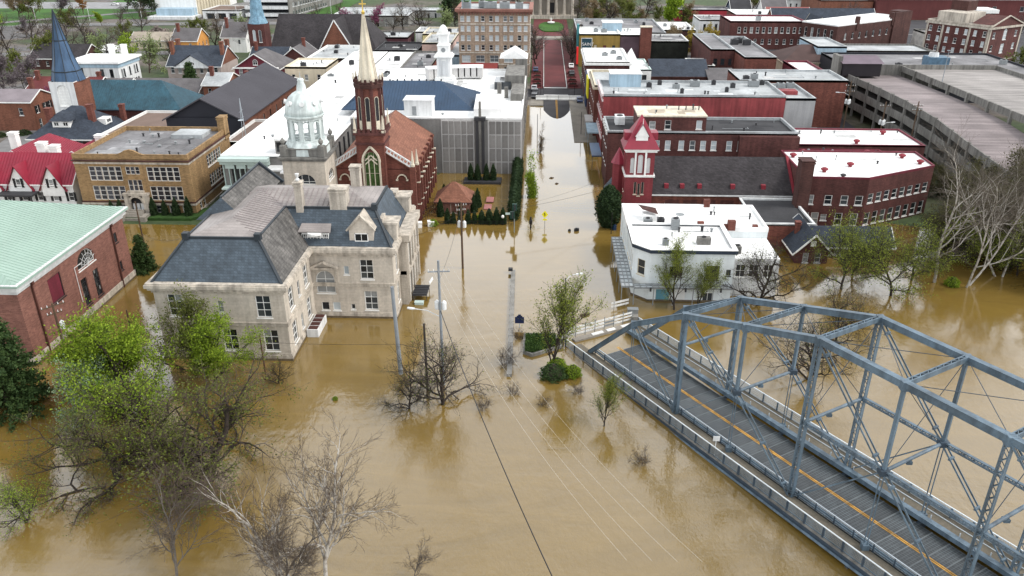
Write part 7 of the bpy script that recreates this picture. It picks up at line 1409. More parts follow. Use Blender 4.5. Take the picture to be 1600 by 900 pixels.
o = empty('sunken_planter', (-12.5, 166.6, 0), 0, "low dark railed terrace under the panel wall holding four clipped cones", 'planter'); mb = MB(); mb.box(-16.6, -8.4, 165, 168.6, -1, .5); mb.build('bed', darkunit, o, (-12.5, 166.6, 0))
# barriers at the edge of the water
jm = MB(); P = [(-.4, 0), (-.4, .25), (-.18, .55), (-.12, 1.1), (.12, 1.1), (.18, .55), (.4, .25), (.4, 0)]
for k in range(8): j = (k + 1) % 8; jm.face([(-1.55, P[k][0], P[k][1]), (-1.55, P[j][0], P[j][1]), (1.55, P[j][0], P[j][1]), (1.55, P[k][0], P[k][1])][::-1])
jm.face([(-1.55, a, b) for a, b in P][::-1]); jm.face([(1.55, a, b) for a, b in P])
for k in range(4):
    o = jm.build('water_barrier', white); o.scale = (1.1, 1, 1.25); o.location = (.0 + k * 3.5, 247.6 + .1 * (k % 2), .5); tag(o, ("leftmost", "second from left", "second from right", "rightmost")[k] + " of the white plastic barriers closing the street", 'barrier', "white barriers at the water's edge")
# cars
def car(color):
    o = empty('parked_car', (0, 0, 0)); mb = MB(); prof = [(-2.2, .35), (-2.25, .75), (-1.5, .95), (-.75, 1.42), (.9, 1.45), (1.7, 1.0), (2.2, .9), (2.25, .4)]
    for w in (-.88, .88):
        mb.face([(a, w, b) for a, b in prof][::(1 if w < 0 else -1)])
    for (a, b), (c, d) in zip(prof, prof[1:] + prof[:1]): mb.face([(a, -.88, b), (a, .88, b), (c, .88, d), (c, -.88, d)])
    mb.build('body', color, o); mb = MB(); mb.face([(-1.42, -.75, 1.0), (-1.42, .75, 1.0), (-.78, .7, 1.42), (-.78, -.7, 1.42)]); mb.face([(1.62, .75, 1.05), (1.62, -.75, 1.05), (.95, -.7, 1.44), (.95, .7, 1.44)])
    for w in (-.89, .89): mb.face([(-1.25, w, 1.0), (1.45, w, 1.02), (.85, w, 1.38), (-.7, w, 1.36)])
    g_ = mb.build('glazing', darkframe, o); g_.location = (0, 0, .012)
    for x in (-1.4, 1.4):
        for w in (-.8, .8): mb = MB(); mb.tube((x, w - .1, .33), (x, w + .1, .33), .33, n=12); mb.build('wheel', black, o)
    return o
cc = [mat("car_black", (.02, .02, .025), .25, 0, 1, 0, spec=.6), mat("car_silver", (.4, .41, .42), .3, 0, 1, 0, spec=.6), mat("car_white", (.75, .75, .75), .3, 0, 1, 0, spec=.6), mat("car_red", (.3, .02, .02), .3, 0, 1, 0, spec=.6), mat("car_blue", (.03, .06, .16), .3, 0, 1, 0, spec=.6)]
protos = {}
spots = [(-2.2, 251, 90, 0, "black car parked at the left end of the barriers"), (-2.4, 262, 90, 1, "silver car at the mall's left corner"), (-2.0, 257, 90, 0, "black car parked behind the leftmost barrier car"), (11.8, 246, 90, 4, "blue car on the right sidewalk by the barriers"), (10.6, 286, 90, 0, "black car parked on the mall's right side"), (10.8, 300, 90, 2, "white car parked on the mall's right side under the trees"), (-2.2, 292, 90, 4, "blue car parked on the mall's left side"), (188, 250, 20, 2, "white car in the far right lot"), (196, 262, 20, 1, "silver car in the far right lot"), (204, 275, 20, 3, "red car in the far right lot"), (186, 268, 20, 0, "black car in the far right lot"), (-252, 486, 0, 2, "white car in the far left lot"), (-232, 488, 0, 1, "silver car in the far left lot"), (-214, 484, 0, 3, "red car in the far left lot"), (70, 262, 80, 1, "silver car in the alley beside the tall brick block"), (72.6, 178, 90, 4, "blue dumpster truck behind the white roofed rear block")]
for x, y, a, c, l in spots[:-1]:
    if c not in protos: o = protos[c] = car(cc[c])
    else: o = copy_tree(protos[c])
    o.location = (x, y, float(ground_h(x, y)) + .2); o.rotation_euler.z = R(a); tag(o, l, 'car', 'parked cars')
o = empty('dumpster', (66.5, 183, .6), 0, "blue dumpster behind the white roofed rear block", 'dumpster'); mb = MB(); mb.prism([(-1.3, -.8), (1.3, -.8), (1.3, .8), (-1.3, .8)], 0, 1.5); mb.face([(-1.35, -.85, 1.52), (1.35, -.85, 1.52), (1.35, .85, 1.7), (-1.35, .85, 1.7)]); mb.build('body', cc[4], o)
# canopies and planters on the mall, awnings on the right-hand facades
for k, (y0, y1, z, m, l) in enumerate(((196, 206, 3.4, bluegrey, "grey flat street canopy nearest the water on the right"), (207, 214, 3.6, panel_lt, "pale flat canopy on the red block facade"), (176, 187, 3.2, bluemetal, "blue awning on the annex facade"))):
    o = empty('street_canopy', (12.8, y0, 0), 0, l, 'canopy'); mb = MB(); mb.box(11.6, 14.5 if y0 > 190 else 13.85, y0, y1, z, z + .3)
    for y in (y0 + .3, y1 - .3): mb.tube((11.8, y, -1), (11.8, y, z), .06, n=6)
    mb.build('roof', m, o, (12.8, y0, 0))
for k in range(8):
    x = -1.6 if k % 2 else 10.4; y = 268 + (k // 2) * 7; o = empty('mall_planter', (x, y, .9), 0, ("first", "second", "third", "fourth")[k // 2] + (" planter from the water on the mall's left side" if k % 2 else " planter from the water on the mall's right side"), 'planter', 'planters along the mall'); mb = MB(); mb.ring(rect(-1.5, 1.5, -1.4, 1.4), -.25, 0, 0, .55); mb.build('kerb', brickroad, o); mb = MB()
    rg2 = random.Random(k)
    for j in range(40): a, r_, h_ = rg2.uniform(0, 6.3), rg2.uniform(0, 1.1), rg2.uniform(.5, 1.0); mb.lathe([(.1, .2), (.25, h_ * .7), (.03, h_)], (r_ * math.cos(a), r_ * math.sin(a), 0), 5)
    mb.build('shrubs', mat("planter_shrub", (.03, .028, .02), .95), o)
o = empty('mall_fountain', (4.3, 418, 2.2), 0, "white fountain on the oval lawn before the court house", 'fountain'); mb = MB(); mb.lathe([(1.8, 0), (1.8, .5), (1.5, .5), (.2, .6), (.2, 1.6), (.9, 1.8), (.1, 1.9), (.08, 2.6)], (0, 0, 0), 14); mb.build('basin', white, o)
# ================================================================== TREES
def leaf_mat(name, c1, c2, trans=.35):
    m = bpy.data.materials.new(name); m.use_nodes = True; N, L = m.node_tree.nodes, m.node_tree.links; b = N['Principled BSDF']; b.inputs['Roughness'].default_value = .7; b.inputs['Specular IOR Level'].default_value = .2
    g = N.new("ShaderNodeNewGeometry"); cr = N.new("ShaderNodeValToRGB"); e = cr.color_ramp.elements; e[0].color = (*c1, 1); e[1].color = (*c2, 1); L.new(g.outputs['Random Per Island'], cr.inputs[0]); L.new(cr.outputs[0], b.inputs['Base Color'])
    t = N.new("ShaderNodeBsdfTranslucent"); L.new(cr.outputs[0], t.inputs['Color']); mx = N.new("ShaderNodeMixShader"); mx.inputs[0].default_value = trans; L.new(b.outputs[0], mx.inputs[1]); L.new(t.outputs[0], mx.inputs[2]); L.new(mx.outputs[0], N['Material Output'].inputs['Surface']); return m
lf_bright = leaf_mat("spring_leaf", (.085, .15, .010), (.30, .40, .035)); lf_olive = leaf_mat("olive_leaf", (.06, .075, .014), (.16, .18, .04)); lf_pale = leaf_mat("pale_leaf", (.12, .16, .06), (.30, .36, .16)); lf_yell = leaf_mat("yellow_green_leaf", (.10, .135, .016), (.27, .31, .05))
lf_gold = leaf_mat("golden_leaf", (.22, .16, .02), (.36, .28, .05)); lf_dark = leaf_mat("evergreen_leaf", (.010, .024, .010), (.035, .062, .02), .15); lf_conif = leaf_mat("conifer_needles", (.018, .04, .012), (.06, .10, .028), .15); lf_red = leaf_mat("redbud_bloom", (.16, .04, .09), (.30, .10, .17)); lf_tan = leaf_mat("tan_twigs", (.13, .09, .05), (.24, .18, .10)); lf_mauve = leaf_mat("mauve_twigs", (.10, .08, .09), (.18, .15, .16)); lf_white = leaf_mat("white_blossom", (.09, .19, .05), (.36, .44, .30)); lf_oran = leaf_mat("rust_leaf", (.2, .09, .03), (.32, .16, .05))
bk_dark = mat("dark_bark", (.045, .034, .027), .95, .25, 1, .2, 8); bk_brown = mat("brown_bark", (.085, .062, .048), .95, .25, 1, .2, 8); bk_grey = mat("grey_bark", (.155, .135, .115), .95, .25, 1, .2, 8); twig_m = mat("fine_twigs", (.115, .085, .065), .95, .2, 1, .1, 8); twig_d = mat("dark_twigs", (.05, .04, .032), .95, .2, 1, .1, 8)
bk_white, N, L, b = nodes_mat("sycamore_bark"); tc = N.new("ShaderNodeTexCoord"); n1 = N.new("ShaderNodeTexNoise"); n1.inputs['Scale'].default_value = 1.6; n1.inputs['Detail'].default_value = 5; L.new(tc.outputs['Object'], n1.inputs['Vector']); cr = N.new("ShaderNodeValToRGB"); e = cr.color_ramp.elements; e[0].position = .38; e[0].color = (.17, .14, .11, 1); e[1].position = .52; e[1].color = (.36, .335, .30, 1); L.new(n1.outputs['Fac'], cr.inputs[0]); L.new(cr.outputs[0], b.inputs['Base Color']); b.inputs['Roughness'].default_value = .8
twig_s = mat("grey_brown_twigs", (.15, .125, .10), .9, .25, 1, .1, 8)
twig_w = mat("pale_twigs", (.33, .29, .25), .9, .25, 1, .1, 8)
def tubes(S, k):
    """S: rows p0(3) p1(3) r0 r1 -> open k-sided frusta"""
    S = np.asarray(S, float); P, Qv, r0, r1 = S[:, 0:3], S[:, 3:6], S[:, 6], S[:, 7]; d = Qv - P; d /= np.maximum(np.linalg.norm(d, axis=1, keepdims=True), 1e-6)
    u = np.where(np.abs(d[:, 2:3]) < .9, np.array([[0, 0, 1.]]), np.array([[1., 0, 0]])); a = np.cross(d, u); a /= np.linalg.norm(a, axis=1, keepdims=True); b = np.cross(a, d)
    t = np.arange(k) * 2 * np.pi / k; ring = a[:, None, :] * np.cos(t)[None, :, None] + b[:, None, :] * np.sin(t)[None, :, None]
    V = np.stack([P[:, None] + ring * r0[:, None, None], Qv[:, None] + ring * r1[:, None, None]], 1).reshape(-1, 3)
    n = len(S); base = (np.arange(n) * 2 * k)[:, None]; i = np.arange(k)[None]; j = (np.arange(k)[None] + 1) % k
    F = np.stack([base + i, base + j, base + k + j, base + k + i], -1).reshape(-1, 4); return V, F
def leaves(rng, P, size, flat=0.):
    P = np.asarray(P, float); n = len(P); a = rng.normal(size=(n, 3)); a[:, 2] *= (1 - flat); a /= np.linalg.norm(a, axis=1, keepdims=True); c = rng.normal(size=(n, 3)); b = np.cross(a, c); b /= np.linalg.norm(b, axis=1, keepdims=True); s = size * rng.uniform(.6, 1.3, (n, 1))
    V = np.stack([P - a * s, P + b * s * .55, P + a * s, P - b * s * .55], 1).reshape(-1, 3); F = np.arange(4 * n).reshape(-1, 4); return V, F
def skeleton(seed, H, r, lean=(0, 0), kids=(7, 6, 5, 4), spread_=.85, start=.25, trop=.05, wob=.22, fork=0, lens=(.62, .55, .5, .5), droop=0., rr=.62):
    rg = random.Random(seed); segs = [[], [], [], [], []]; tips = []
    def rv(s): return Vector((rg.gauss(0, s), rg.gauss(0, s), rg.gauss(0, s)))
    def grow(p, d, L, r, lev):
        n = (7, 5, 4, 3, 2)[lev]; p = Vector(p); d = Vector(d); pts = [p]; rs = [r]; ds = []
        for i in range(n):
            d = (d + rv(wob * (.5 if lev == 0 else 1)) + Vector((0, 0, trop if lev < 3 else trop * .5 - droop))).normalized(); q = p + d * (L / n); r2 = r * (1 - (.62 if lev else .5) * (i + 1) / n) if lev < 4 else r * .6
            segs[lev].append((*p, *q, rs[-1], r2)); p = q; pts.append(p); rs.append(r2); ds.append(d)
        if lev >= len(kids):
            tips.extend(pts[1:]); return
        kn = max(1, int(kids[lev] * rg.uniform(.8, 1.25)))
        for k in range(kn):
            f = start + (1 - start) * (k + rg.random()) / kn if lev == 0 else .2 + .8 * (k + rg.random()) / kn
            i = min(n - 1, int(f * n)); ff = f * n - i; c = pts[i].lerp(pts[i + 1], min(1, ff)); ax = ds[i]; o = Vector((rg.gauss(0, 1), rg.gauss(0, 1), rg.gauss(0, .5))); o = (o - ax * o.dot(ax)).normalized()
            ang = spread_ * rg.uniform(.65, 1.2); nd = (ax * math.cos(ang) + o * math.sin(ang)).normalized(); grow(c, nd, L * lens[lev] * rg.uniform(.65, 1.15) * (1.15 - .45 * f if lev == 0 else 1), max(rs[i] * (rr if lev else .62), .008), lev + 1)
        if lev < len(kids): grow(p, d, L * .5, rs[-1] * .9, min(lev + 1, 4))
    d0 = Vector((lean[0], lean[1], 1)).normalized(); m = fork or 1
    for f in range(m):
        a = 2 * math.pi * f / m + rg.random(); dd = d0 if m == 1 else (d0 + Vector((math.cos(a), math.sin(a), 0)) * .35).normalized(); grow((0, 0, -1.5), dd, H * .66, r * (1 if m == 1 else .75), 0)
    return segs, tips
def tree_meshes(seed, H, r, bark, twig, leaf=None, nleaf=0, lsize=.14, **kw):
    kids_ = kw.get('kids', (7, 6, 5, 4)); segs, tips = skeleton(seed, H, r, **kw); out = []; rng = np.random.default_rng(seed)
    V1, F1 = tubes(segs[0] + segs[1], 7); V2, F2 = tubes(segs[2], 5); o = np_mesh('trunk', V1, F1, bark, None, True); o = out.append(o)
    big = len(kids_) > 3; S2 = [] if big else segs[2]; S3 = segs[3] + segs[4]
    if big:
        bpy.data.objects.remove(out.pop()); out.append(np_mesh('trunk', np.concatenate([V1, V2]), [list(f) for f in F1] + [list(f) for f in (F2 + len(V1))], bark, None, True))
    V2, F2 = tubes(S2, 4) if S2 else (np.zeros((0, 3)), np.zeros((0, 4), int))
    if S3:
        V3, F3 = tubes([(*s[:6], max(s[6], .012), max(s[7], .009)) for s in S3], 3); F3 = F3 + len(V2); V = np.concatenate([V2, V3]); F = np.concatenate([F2, F3])
    else: V, F = V2, F2
    o = np_mesh('branches', V, F, twig); out.append(o)
    if leaf:
        T = np.array([tuple(t) for t in tips]); k = rng.integers(0, len(T), nleaf); P = T[k] + rng.normal(size=(nleaf, 3)) * .3; V, F = leaves(rng, P, lsize); out.append(np_mesh('crown', V, F, leaf))
    for o in out: COL.objects.unlink(o)
    return out
def plant(parts, name, label, x, y, rz=0, sc=1., cat='tree', group=None, z=0, scz=None):
    r = empty(name, (x, y, z), rz, label, cat, group); r.scale = (sc, sc, scz or sc)
    for p in parts:
        c = p.copy(); link(c, r)
    return r
GR = "trees standing in the floodwater"
t = tree_meshes(11, 12.5, .26, bk_dark, twig_d, lf_bright, 15000, .13, kids=(9, 7, 6, 4), spread_=.95)
plant(t, 'leafing_tree', "bright green leafing tree at the left end of the limestone wing", -46.4, 78.0, 0, 1.12, group=GR)
plant(t, 'leafing_tree', "bright green tree hiding the lower windows of the limestone wing", -40.6, 83.4, 2.2, .92, group=GR)
t = tree_meshes(12, 10, .22, bk_dark, twig_d, lf_bright, 13000, .13, kids=(9, 7, 6, 4), spread_=1.0)
plant(t, 'leafing_tree', "green tree beside the rose brick hall wall", -53, 82, .7, 1.25, group=GR)
t = tree_meshes(13, 9.5, .2, bk_dark, twig_d, lf_white, 9000, .13, kids=(9, 6, 5, 4), spread_=1.0)
plant(t, 'blossoming_tree', "pale blue-white blossoming tree at the foot of the green trees", -50.6, 75.2, .3, .95, group=GR)
plant(t, 'blossoming_tree', "small cream blossoming tree by the crossarm pole", -57, 88, 2.0, .55, group=GR)
t = tree_meshes(14, 12, .2, bk_brown, twig_m, lf_olive, 8000, .13, kids=(9, 6, 5, 4), spread_=.6)
plant(t, 'olive_tree', "slender olive leaved tree rising before the limestone wing", -42.2, 85.8, 1.0, 1.0, group=GR)
t = tree_meshes(15, 10.5, .42, bk_dark, twig_m, lf_olive, 10000, .10, kids=(11, 8, 6, 5), spread_=1.15, start=.15, trop=.01, lens=(.95, .6, .52, .5))
plant(t, 'spreading_tree', "wide spreading dark limbed olive tree in the lower left water", -34.5, 64.5, .4, 1.45, group=GR, scz=1.05)
plant(t, 'spreading_tree', "second wide dark limbed tree reaching left over the pale water", -43.2, 65.2, 2.6, 1.05, group=GR, scz=.85)
t = tree_meshes(16, 9, .3, bk_dark, twig_m, lf_bright, 5000, .11, kids=(9, 7, 6, 4), spread_=1.1, trop=.01, lens=(.9, .6, .52, .5))
plant(t, 'spreading_tree', "dark limbed olive tree under the bright green trees", -43.5, 71.5, 2.0, 1.2, group=GR)
plant(t, 'spreading_tree', "dark tangled tree at the far left edge", -49.5, 58.5, 1.3, .6, group=GR)
t = tree_meshes(21, 17, .24, bk_white, twig_m, None, lean=(-.55, .1), rr=.5, kids=(9, 7, 6, 5), spread_=.62, start=.3, trop=.05, wob=.16)
plant(t, 'sycamore_tree', "white barked sycamore leaning left at the bottom edge", -18.6, 49.6, 0, .9, group=GR)
t = tree_meshes(22, 18, .26, bk_white, twig_m, None, lean=(.12, .05), kids=(10, 7, 6, 5), spread_=.62, start=.35)
plant(t, 'sycamore_tree', "straight white trunked sycamore with fine twigs right of the leaning one", -18.4, 50.8, 0, .84, group=GR)
t2 = tree_meshes(23, 15, .2, bk_grey, twig_m, None, kids=(9, 7, 6, 5), spread_=.7, start=.3)
plant(t2, 'bare_tree', "grey bare tree between the two sycamores at the bottom edge", -22.0, 50.5, 0, .72, group=GR)
plant(t2, 'bare_tree', "grey bare tree in the bottom left corner water", -31.5, 51.0, 2.1, .72, group=GR)
plant(t2, 'bare_tree', "low bare bush at the bottom edge right of the sycamores", -10.8, 52, 1.1, .3, group=GR)
t = tree_meshes(24, 10.5, .24, bk_dark, twig_d, lf_olive, 900, .1, kids=(10, 7, 6, 4), spread_=1.0, start=.12, lens=(.85, .58, .5, .5))
plant(t, 'bare_tree', "dark bare tree under the transformer pole in mid water", -11.3, 80.3, 0, .98, group=GR)
plant(t, 'bare_tree', "low tangle of dark branches left of the pole tree", -15.2, 79.2, 2.4, .55, group=GR)
plant(t, 'bare_tree', "dark bare tree beside the white shop annex", 33.2, 108.5, 1.4, 1.1, group=GR)
plant(t, 'bare_tree', "bare tangled tree behind the far bridge truss", 34.5, 87.5, .8, 1.0, group=GR)
plant(t, 'bare_tree', "second bare tree behind the bridge nearer the gabled house", 41, 97, 3.0, .8, group=GR)
plant(t, 'bare_tree', "low dark branches drifting near the limestone wing corner", -32.5, 84.2, 1.9, .36, group=GR)
t = tree_meshes(25, 13, .2, bk_dark, twig_d, lf_yell, 6000, .11, kids=(9, 6, 5, 4), spread_=.52, start=.2, wob=.12, trop=.09)
plant(t, 'leafing_tree', "sparse yellow green tree by the bridge approach lamp", 1.8, 88.2, 1.2, 1.0, group=GR)
plant(t, 'leafing_tree', "small sparse tree beside the bridge railing", 7.8, 76.4, 1.5, .48, group=GR)
plant(t, 'leafing_tree', "fresh green tree in front of the white corner shop", 20.3, 106.4, 2.2, .82, group=GR)
plant(t, 'leafing_tree', "second fresh green tree in front of the white corner shop", 23.6, 106.8, .6, .62, group=GR)
t = tree_meshes(26, 13, .22, bk_dark, twig_d, lf_yell, 5200, .12, kids=(9, 7, 6, 4), spread_=.85)
for x, y, rz, sc, l in ((47.5, 114.5, 0, .95, "yellow green tree in front of the warehouse windows"), (54.5, 112.5, 1.7, 1.0, "yellow green tree nearest the bridge among the right bank trees"), (60, 118.5, 3.0, .9, "yellow green tree left of the big sycamores"), (51, 120, 4.0, .85, "yellow green tree behind the flooded gabled house"), (66, 122, 5.1, .9, "yellow green tree among the white sycamore trunks"), (78, 121, 2.2, .85, "yellow green tree at the foot of the brown thicket")): plant(t, 'leafing_tree', l, x, y, rz, sc, group=GR)
t = tree_meshes(27, 23, .27, bk_white, twig_s, None, lean=(-.1, 0), rr=.5, kids=(7, 6, 6, 5), spread_=.62, start=.35, trop=.04, wob=.16)
tb = tree_meshes(28, 23, .26, bk_white, twig_s, None, lean=(.22, .1), rr=.5, kids=(6, 6, 6, 5), spread_=.66, start=.3, trop=.03, fork=2, wob=.16)
plant(t, 'sycamore_tree', "left of the big white sycamores on the flooded right bank", 63.5, 118, 0, 1.0, group=GR); plant(tb, 'sycamore_tree', "forked white sycamore at the middle of the right bank", 67.5, 116.5, 0, .95, group=GR); plant(tb, 'sycamore_tree', "rightmost white sycamore spreading over the right edge", 75, 120, 2.2, 1.0, group=GR)
t = tree_meshes(29, 12, .24, bk_dark, twig_d, leaf_mat('brush_leaf', (.045, .042, .018), (.12, .115, .05)), 16000, .15, kids=(12, 8, 6, 5), spread_=.95, start=.08)
TK = [(80, 126, "behind the rightmost sycamore"), (88, 134, "below the garage corner"), (97, 144, "covering the garage end"), (84, 146, "against the lower garage bands"), (95, 128, "at the right edge above the water"), (73, 131, "at the warehouse corner"), (106, 150, "in front of the upper parking deck"), (90, 118, "low at the right edge"), (100, 134, "behind the right edge thicket"), (84, 136, "between warehouse and garage end"), (78, 140, "behind the warehouse's far corner"), (92, 150, "on the garage ramp foot"), (104, 140, "highest at the right edge"), (83, 116, "right of the rightmost sycamore"), (77, 127, "left behind the forked sycamore"), (70, 127, "just behind the left sycamore"), (90, 142, "on the slope under the garage columns"), (98, 118, "nearest the right edge water")]
for k, (x, y, l) in enumerate(TK): plant(t, 'thicket_tree', "brown olive thicket tree " + l, x, y, k * 1.9, (1.0, 1.15, 1.3, .95, 1.1)[k % 5], group='thicket below the garage', z=max(0, float(ground_h(x, y))))
for x, y, s_, l in ((78, 170, .55, "shrubby tree in the gap beside the garage"), (80, 190, .5, "shrubby tree by the garage transformers"), (82, 160, .6, "shrubby tree behind the rear white roof")): plant(t, 'thicket_tree', l, x, y, x, s_, group='thicket below the garage')
# ---- evergreens
def foliage(seed, prof, n, size, leaf, core=None, flat=.2, squash=1.):
    """foliage shell following a radius profile [(r, z)] with a dark core"""
    rng = np.random.default_rng(seed); rr = np.array([p[0] for p in prof]); zz = np.array([p[1] for p in prof]); z = rng.uniform(zz[0], zz[-1], n * 3); r0 = np.interp(z, zz, rr); keep = rng.random(len(z)) < r0 / rr.max(); z = z[keep][:n]; r0 = r0[keep][:n]; a = rng.uniform(0, 2 * np.pi, len(z)); lump = 1 + .14 * np.sin(a * 5 + z * 2.2) + .1 * np.sin(a * 9 - z * 3.1); r = r0 * lump * np.sqrt(rng.uniform(.55, 1.08, len(z)))
    V, F = leaves(rng, np.stack([r * np.cos(a), r * np.sin(a) * squash, z], 1), size, flat); out = [np_mesh('crown', V, F, leaf)]
    mb = MB(); mb.lathe([(max(.02, p[0] * .72), p[1]) for p in prof], (0, 0, 0), 9); out.append(mb.build('inner_core', core or lf_dark));  # dark filled core behind the leaf shell, not a woody part
    for o in out: COL.objects.unlink(o)
    return out
cone = foliage(41, [(.5, -.4), (.62, .4), (.55, 1.2), (.35, 2.1), (.05, 2.9)], 2600, .1, lf_dark)
for k, px in enumerate((-17.4, -16.3, -15.0, -13.5, -12.3, -10.9, -9.5, -8.1, -6.9)): plant(cone, 'clipped_cone_shrub', ("first", "second", "third", "fourth", "fifth", "sixth", "seventh", "eighth", "last")[k] + " clipped cone shrub from the left along the churchyard fence", px, 141.4, k, (1., .8, .85, .95, .85, 1.15, 1.35, 1.1, 1.1)[k], 'shrub', 'clipped cones along the fence', scz=(1.05, .85, .9, 1.0, .9, .95, 1.05, 1.15, 1.15)[k])
for k, x in enumerate((-15.1, -13.6, -11.7, -10.2)): plant(cone, 'clipped_cone_shrub', ("leftmost", "left inner", "right inner", "rightmost")[k] + " dark cone shrub under the concrete panel wall", x, 166.8, k, 1.15, 'shrub', 'cones under the panel wall', .4, 1.3)
for x, y, s, l in ((-19.2, 145, 1.1, "cone shrub left of the brick pavilion door"), (-12.9, 147.6, 1.1, "tall cone shrub right of the brick pavilion"), (-12.4, 150.5, 1.2, "second cone shrub right of the brick pavilion"), (-19.6, 155, 1.0, "cone shrub behind the brick pavilion"), (-15.3, 145.6, .8, "low cone shrub before the pavilion wall")): plant(cone, 'clipped_cone_shrub', l, x, y, 1, s, 'shrub', None, 0, s * 1.15)
for k, (x, s) in enumerate(((-74.4, 1.15), (-72.2, 1.0), (-70.0, 1.15), (-67.6, 1.2), (-80.9, 1.0), (-82.6, .9))): plant(cone, 'clipped_cone_shrub', ("cone shrub right beside the school steps", "second cone shrub right of the school steps", "third cone shrub right of the school steps", "cone shrub at the right corner of the school", "cone shrub left beside the school steps", "cone shrub further left of the school steps")[k], x, 142.4, k, s, 'shrub', 'cones before the school', .5, s * 1.1)
hed = foliage(42, [(.9, -.5), (1.0, 1.0), (.95, 2.4), (.7, 3.4), (.25, 4.0)], 2600, .12, lf_dark)
HR = empty('tall_hedge', (-5.0, 160, 0), 0, "tall dark clipped hedge between churchyard and flooded street", 'hedge')
for k in range(17):
    for p in hed: c = p.copy(); c.name = 'hedge_plant' if p.name.startswith('crown') else 'hedge_core'; link(c, HR); c.location = (random.Random(k).uniform(-.1, .1), -16 + k * 2.0, 0); c.rotation_euler.z = k; c.scale = (.95, 1.2, .95 if k < 14 else 1.05)
con = tree_meshes(43, 3, .05, bk_dark, twig_d)
def conifer(seed, H, Rm, n):
    rng = np.random.default_rng(seed); P = []
    for k in range(int(H * 3.2)):
        z = H * (.06 + .92 * (k / (H * 3.2))); rm = Rm * (1 - (z / H)) ** .8 + .2
        for b_ in range(9):
            a = rng.uniform(0, 6.283); L_ = rm * rng.uniform(.65, 1.1); m = max(4, int(n * L_ / (H * 3.2 * 9 * Rm) * 2)); f = np.sqrt(rng.random(m)); q = np.stack([np.cos(a) * L_ * f, np.sin(a) * L_ * f, z - .28 * L_ * f + .12 * L_ * f ** 2], 1) + rng.normal(size=(m, 3)) * .16; P.append(q)
    V, F = leaves(rng, np.concatenate(P), .17, .3); out = [np_mesh('crown', V, F, lf_conif)]; mb = MB(); mb.tube((0, 0, -1.5), (0, 0, H * .95), .3, .04, 8); out.append(mb.build('trunk', bk_dark))
    for o in out: COL.objects.unlink(o)
    return out
cf = conifer(44, 15, 5.2, 26000); plant(cf, 'conifer', "large dark conifer cut by the left edge beside the rose brick hall", -62.5, 77.0, 0, 1.05)
cf2 = conifer(45, 7, 2.4, 7000); plant(cf2, 'conifer', "dark evergreen bush at the far corner of the green roofed hall", -65.0, 117.6, 1, .95); plant(cf2, 'conifer', "low evergreen bush below the thin dark pole", -66.5, 114.5, 2, .45)
plant(cf2, 'conifer', "dark conifer beside the charcoal metal roof", -111, 252, 0, 1.5, z=.5)
mag = foliage(46, [(.8, -.5), (2.0, 1.5), (2.35, 3.6), (2.0, 5.8), (1.2, 7.3), (.3, 8.2)], 6500, .2, lf_dark); plant(mag, 'evergreen_tree', "dark rounded evergreen tree by the red tower on the flooded sidewalk", 12.9, 140.6, 0, 1.0)
bush = foliage(47, [(1.2, -.6), (1.8, .6), (1.7, 1.5), (1.0, 2.6), (.3, 3.2)], 3200, .14, lf_bright, bk_dark)
bushd = foliage(48, [(1.4, -.6), (2.2, .5), (1.9, 1.4), (1.0, 2.4), (.3, 2.9)], 3200, .14, lf_conif, bk_dark)
for x, y, s, p, l in ((2.1, 87.0, .8, bushd, "dark ivy bush round the foot of the bridge approach tree"), (2.6, 88.4, .75, bush, "bright green bush above the dark ivy bush"), (4.6, 87.4, .6, bush, "small green bush by the bridge railing end"), (-20.0, 140, .5, bush, "green bush by the church gate"), (-11.5, 143.5, .4, bush, "bright green bush between cones and pavilion"), (25, 143.5, .6, bush, "bright bush at the wall of the red church"), (30, 143.3, .75, bush, "larger bright bush at the wall of the red church"), (-134, 199, 1, bushd, "dark shrub by the left edge brick house"), (-123, 199, 1.1, bushd, "dark shrub before the slate hip house"), (-139, 197, .9, bushd, "dark shrub at the left edge path"), (65.5, 116.6, .6, bush, "green ivy at the foot of the forked sycamore"), (-24.5, 80.8, .18, bush, "tiny green sprig poking out of the water")): plant(p, 'bush', l, x, y, x, s, 'bush', scz=s * .8)
isl = np.random.default_rng(9); P = np.stack([isl.uniform(-1.7, 2.6, 5000), isl.uniform(92.4, 97.4, 5000), isl.uniform(.3, .75, 5000)], 1); P = P[(P[:, 1] > 92.9 + .62 * (P[:, 0] - .2)) & (P[:, 1] > 92.2)]; V, F = leaves(isl, P, .13); o = np_mesh('ground_cover', V, F, leaf_mat("ground_cover_leaf", (.02, .05, .012), (.08, .14, .03))); tag(o, "green ground cover growing in the kerbed island", 'plants', None, 'stuff')
t = tree_meshes(51, 7, .09, bk_brown, twig_m, lf_bright, 4200, .13, wob=.05, trop=.1, kids=(16, 5, 4), spread_=.5, start=.1, lens=(.17, .5, .5)); plant(t, 'street_tree', "thin bright green street tree in the flooded street", -1.5, 157, 0, 1.35)
t = tree_meshes(52, 7, .09, bk_brown, twig_m, lf_tan, 900, .1, wob=.06, trop=.1, kids=(15, 6, 5), spread_=.6, start=.12, lens=(.26, .5, .5)); plant(t, 'street_tree', "thin bare street tree further up the flooded street", -.2, 190, 0, 1.1)
reed = tree_meshes(53, 4.5, .05, bk_brown, twig_m, None, kids=(7, 5, 4), spread_=.6, start=.05, fork=5)
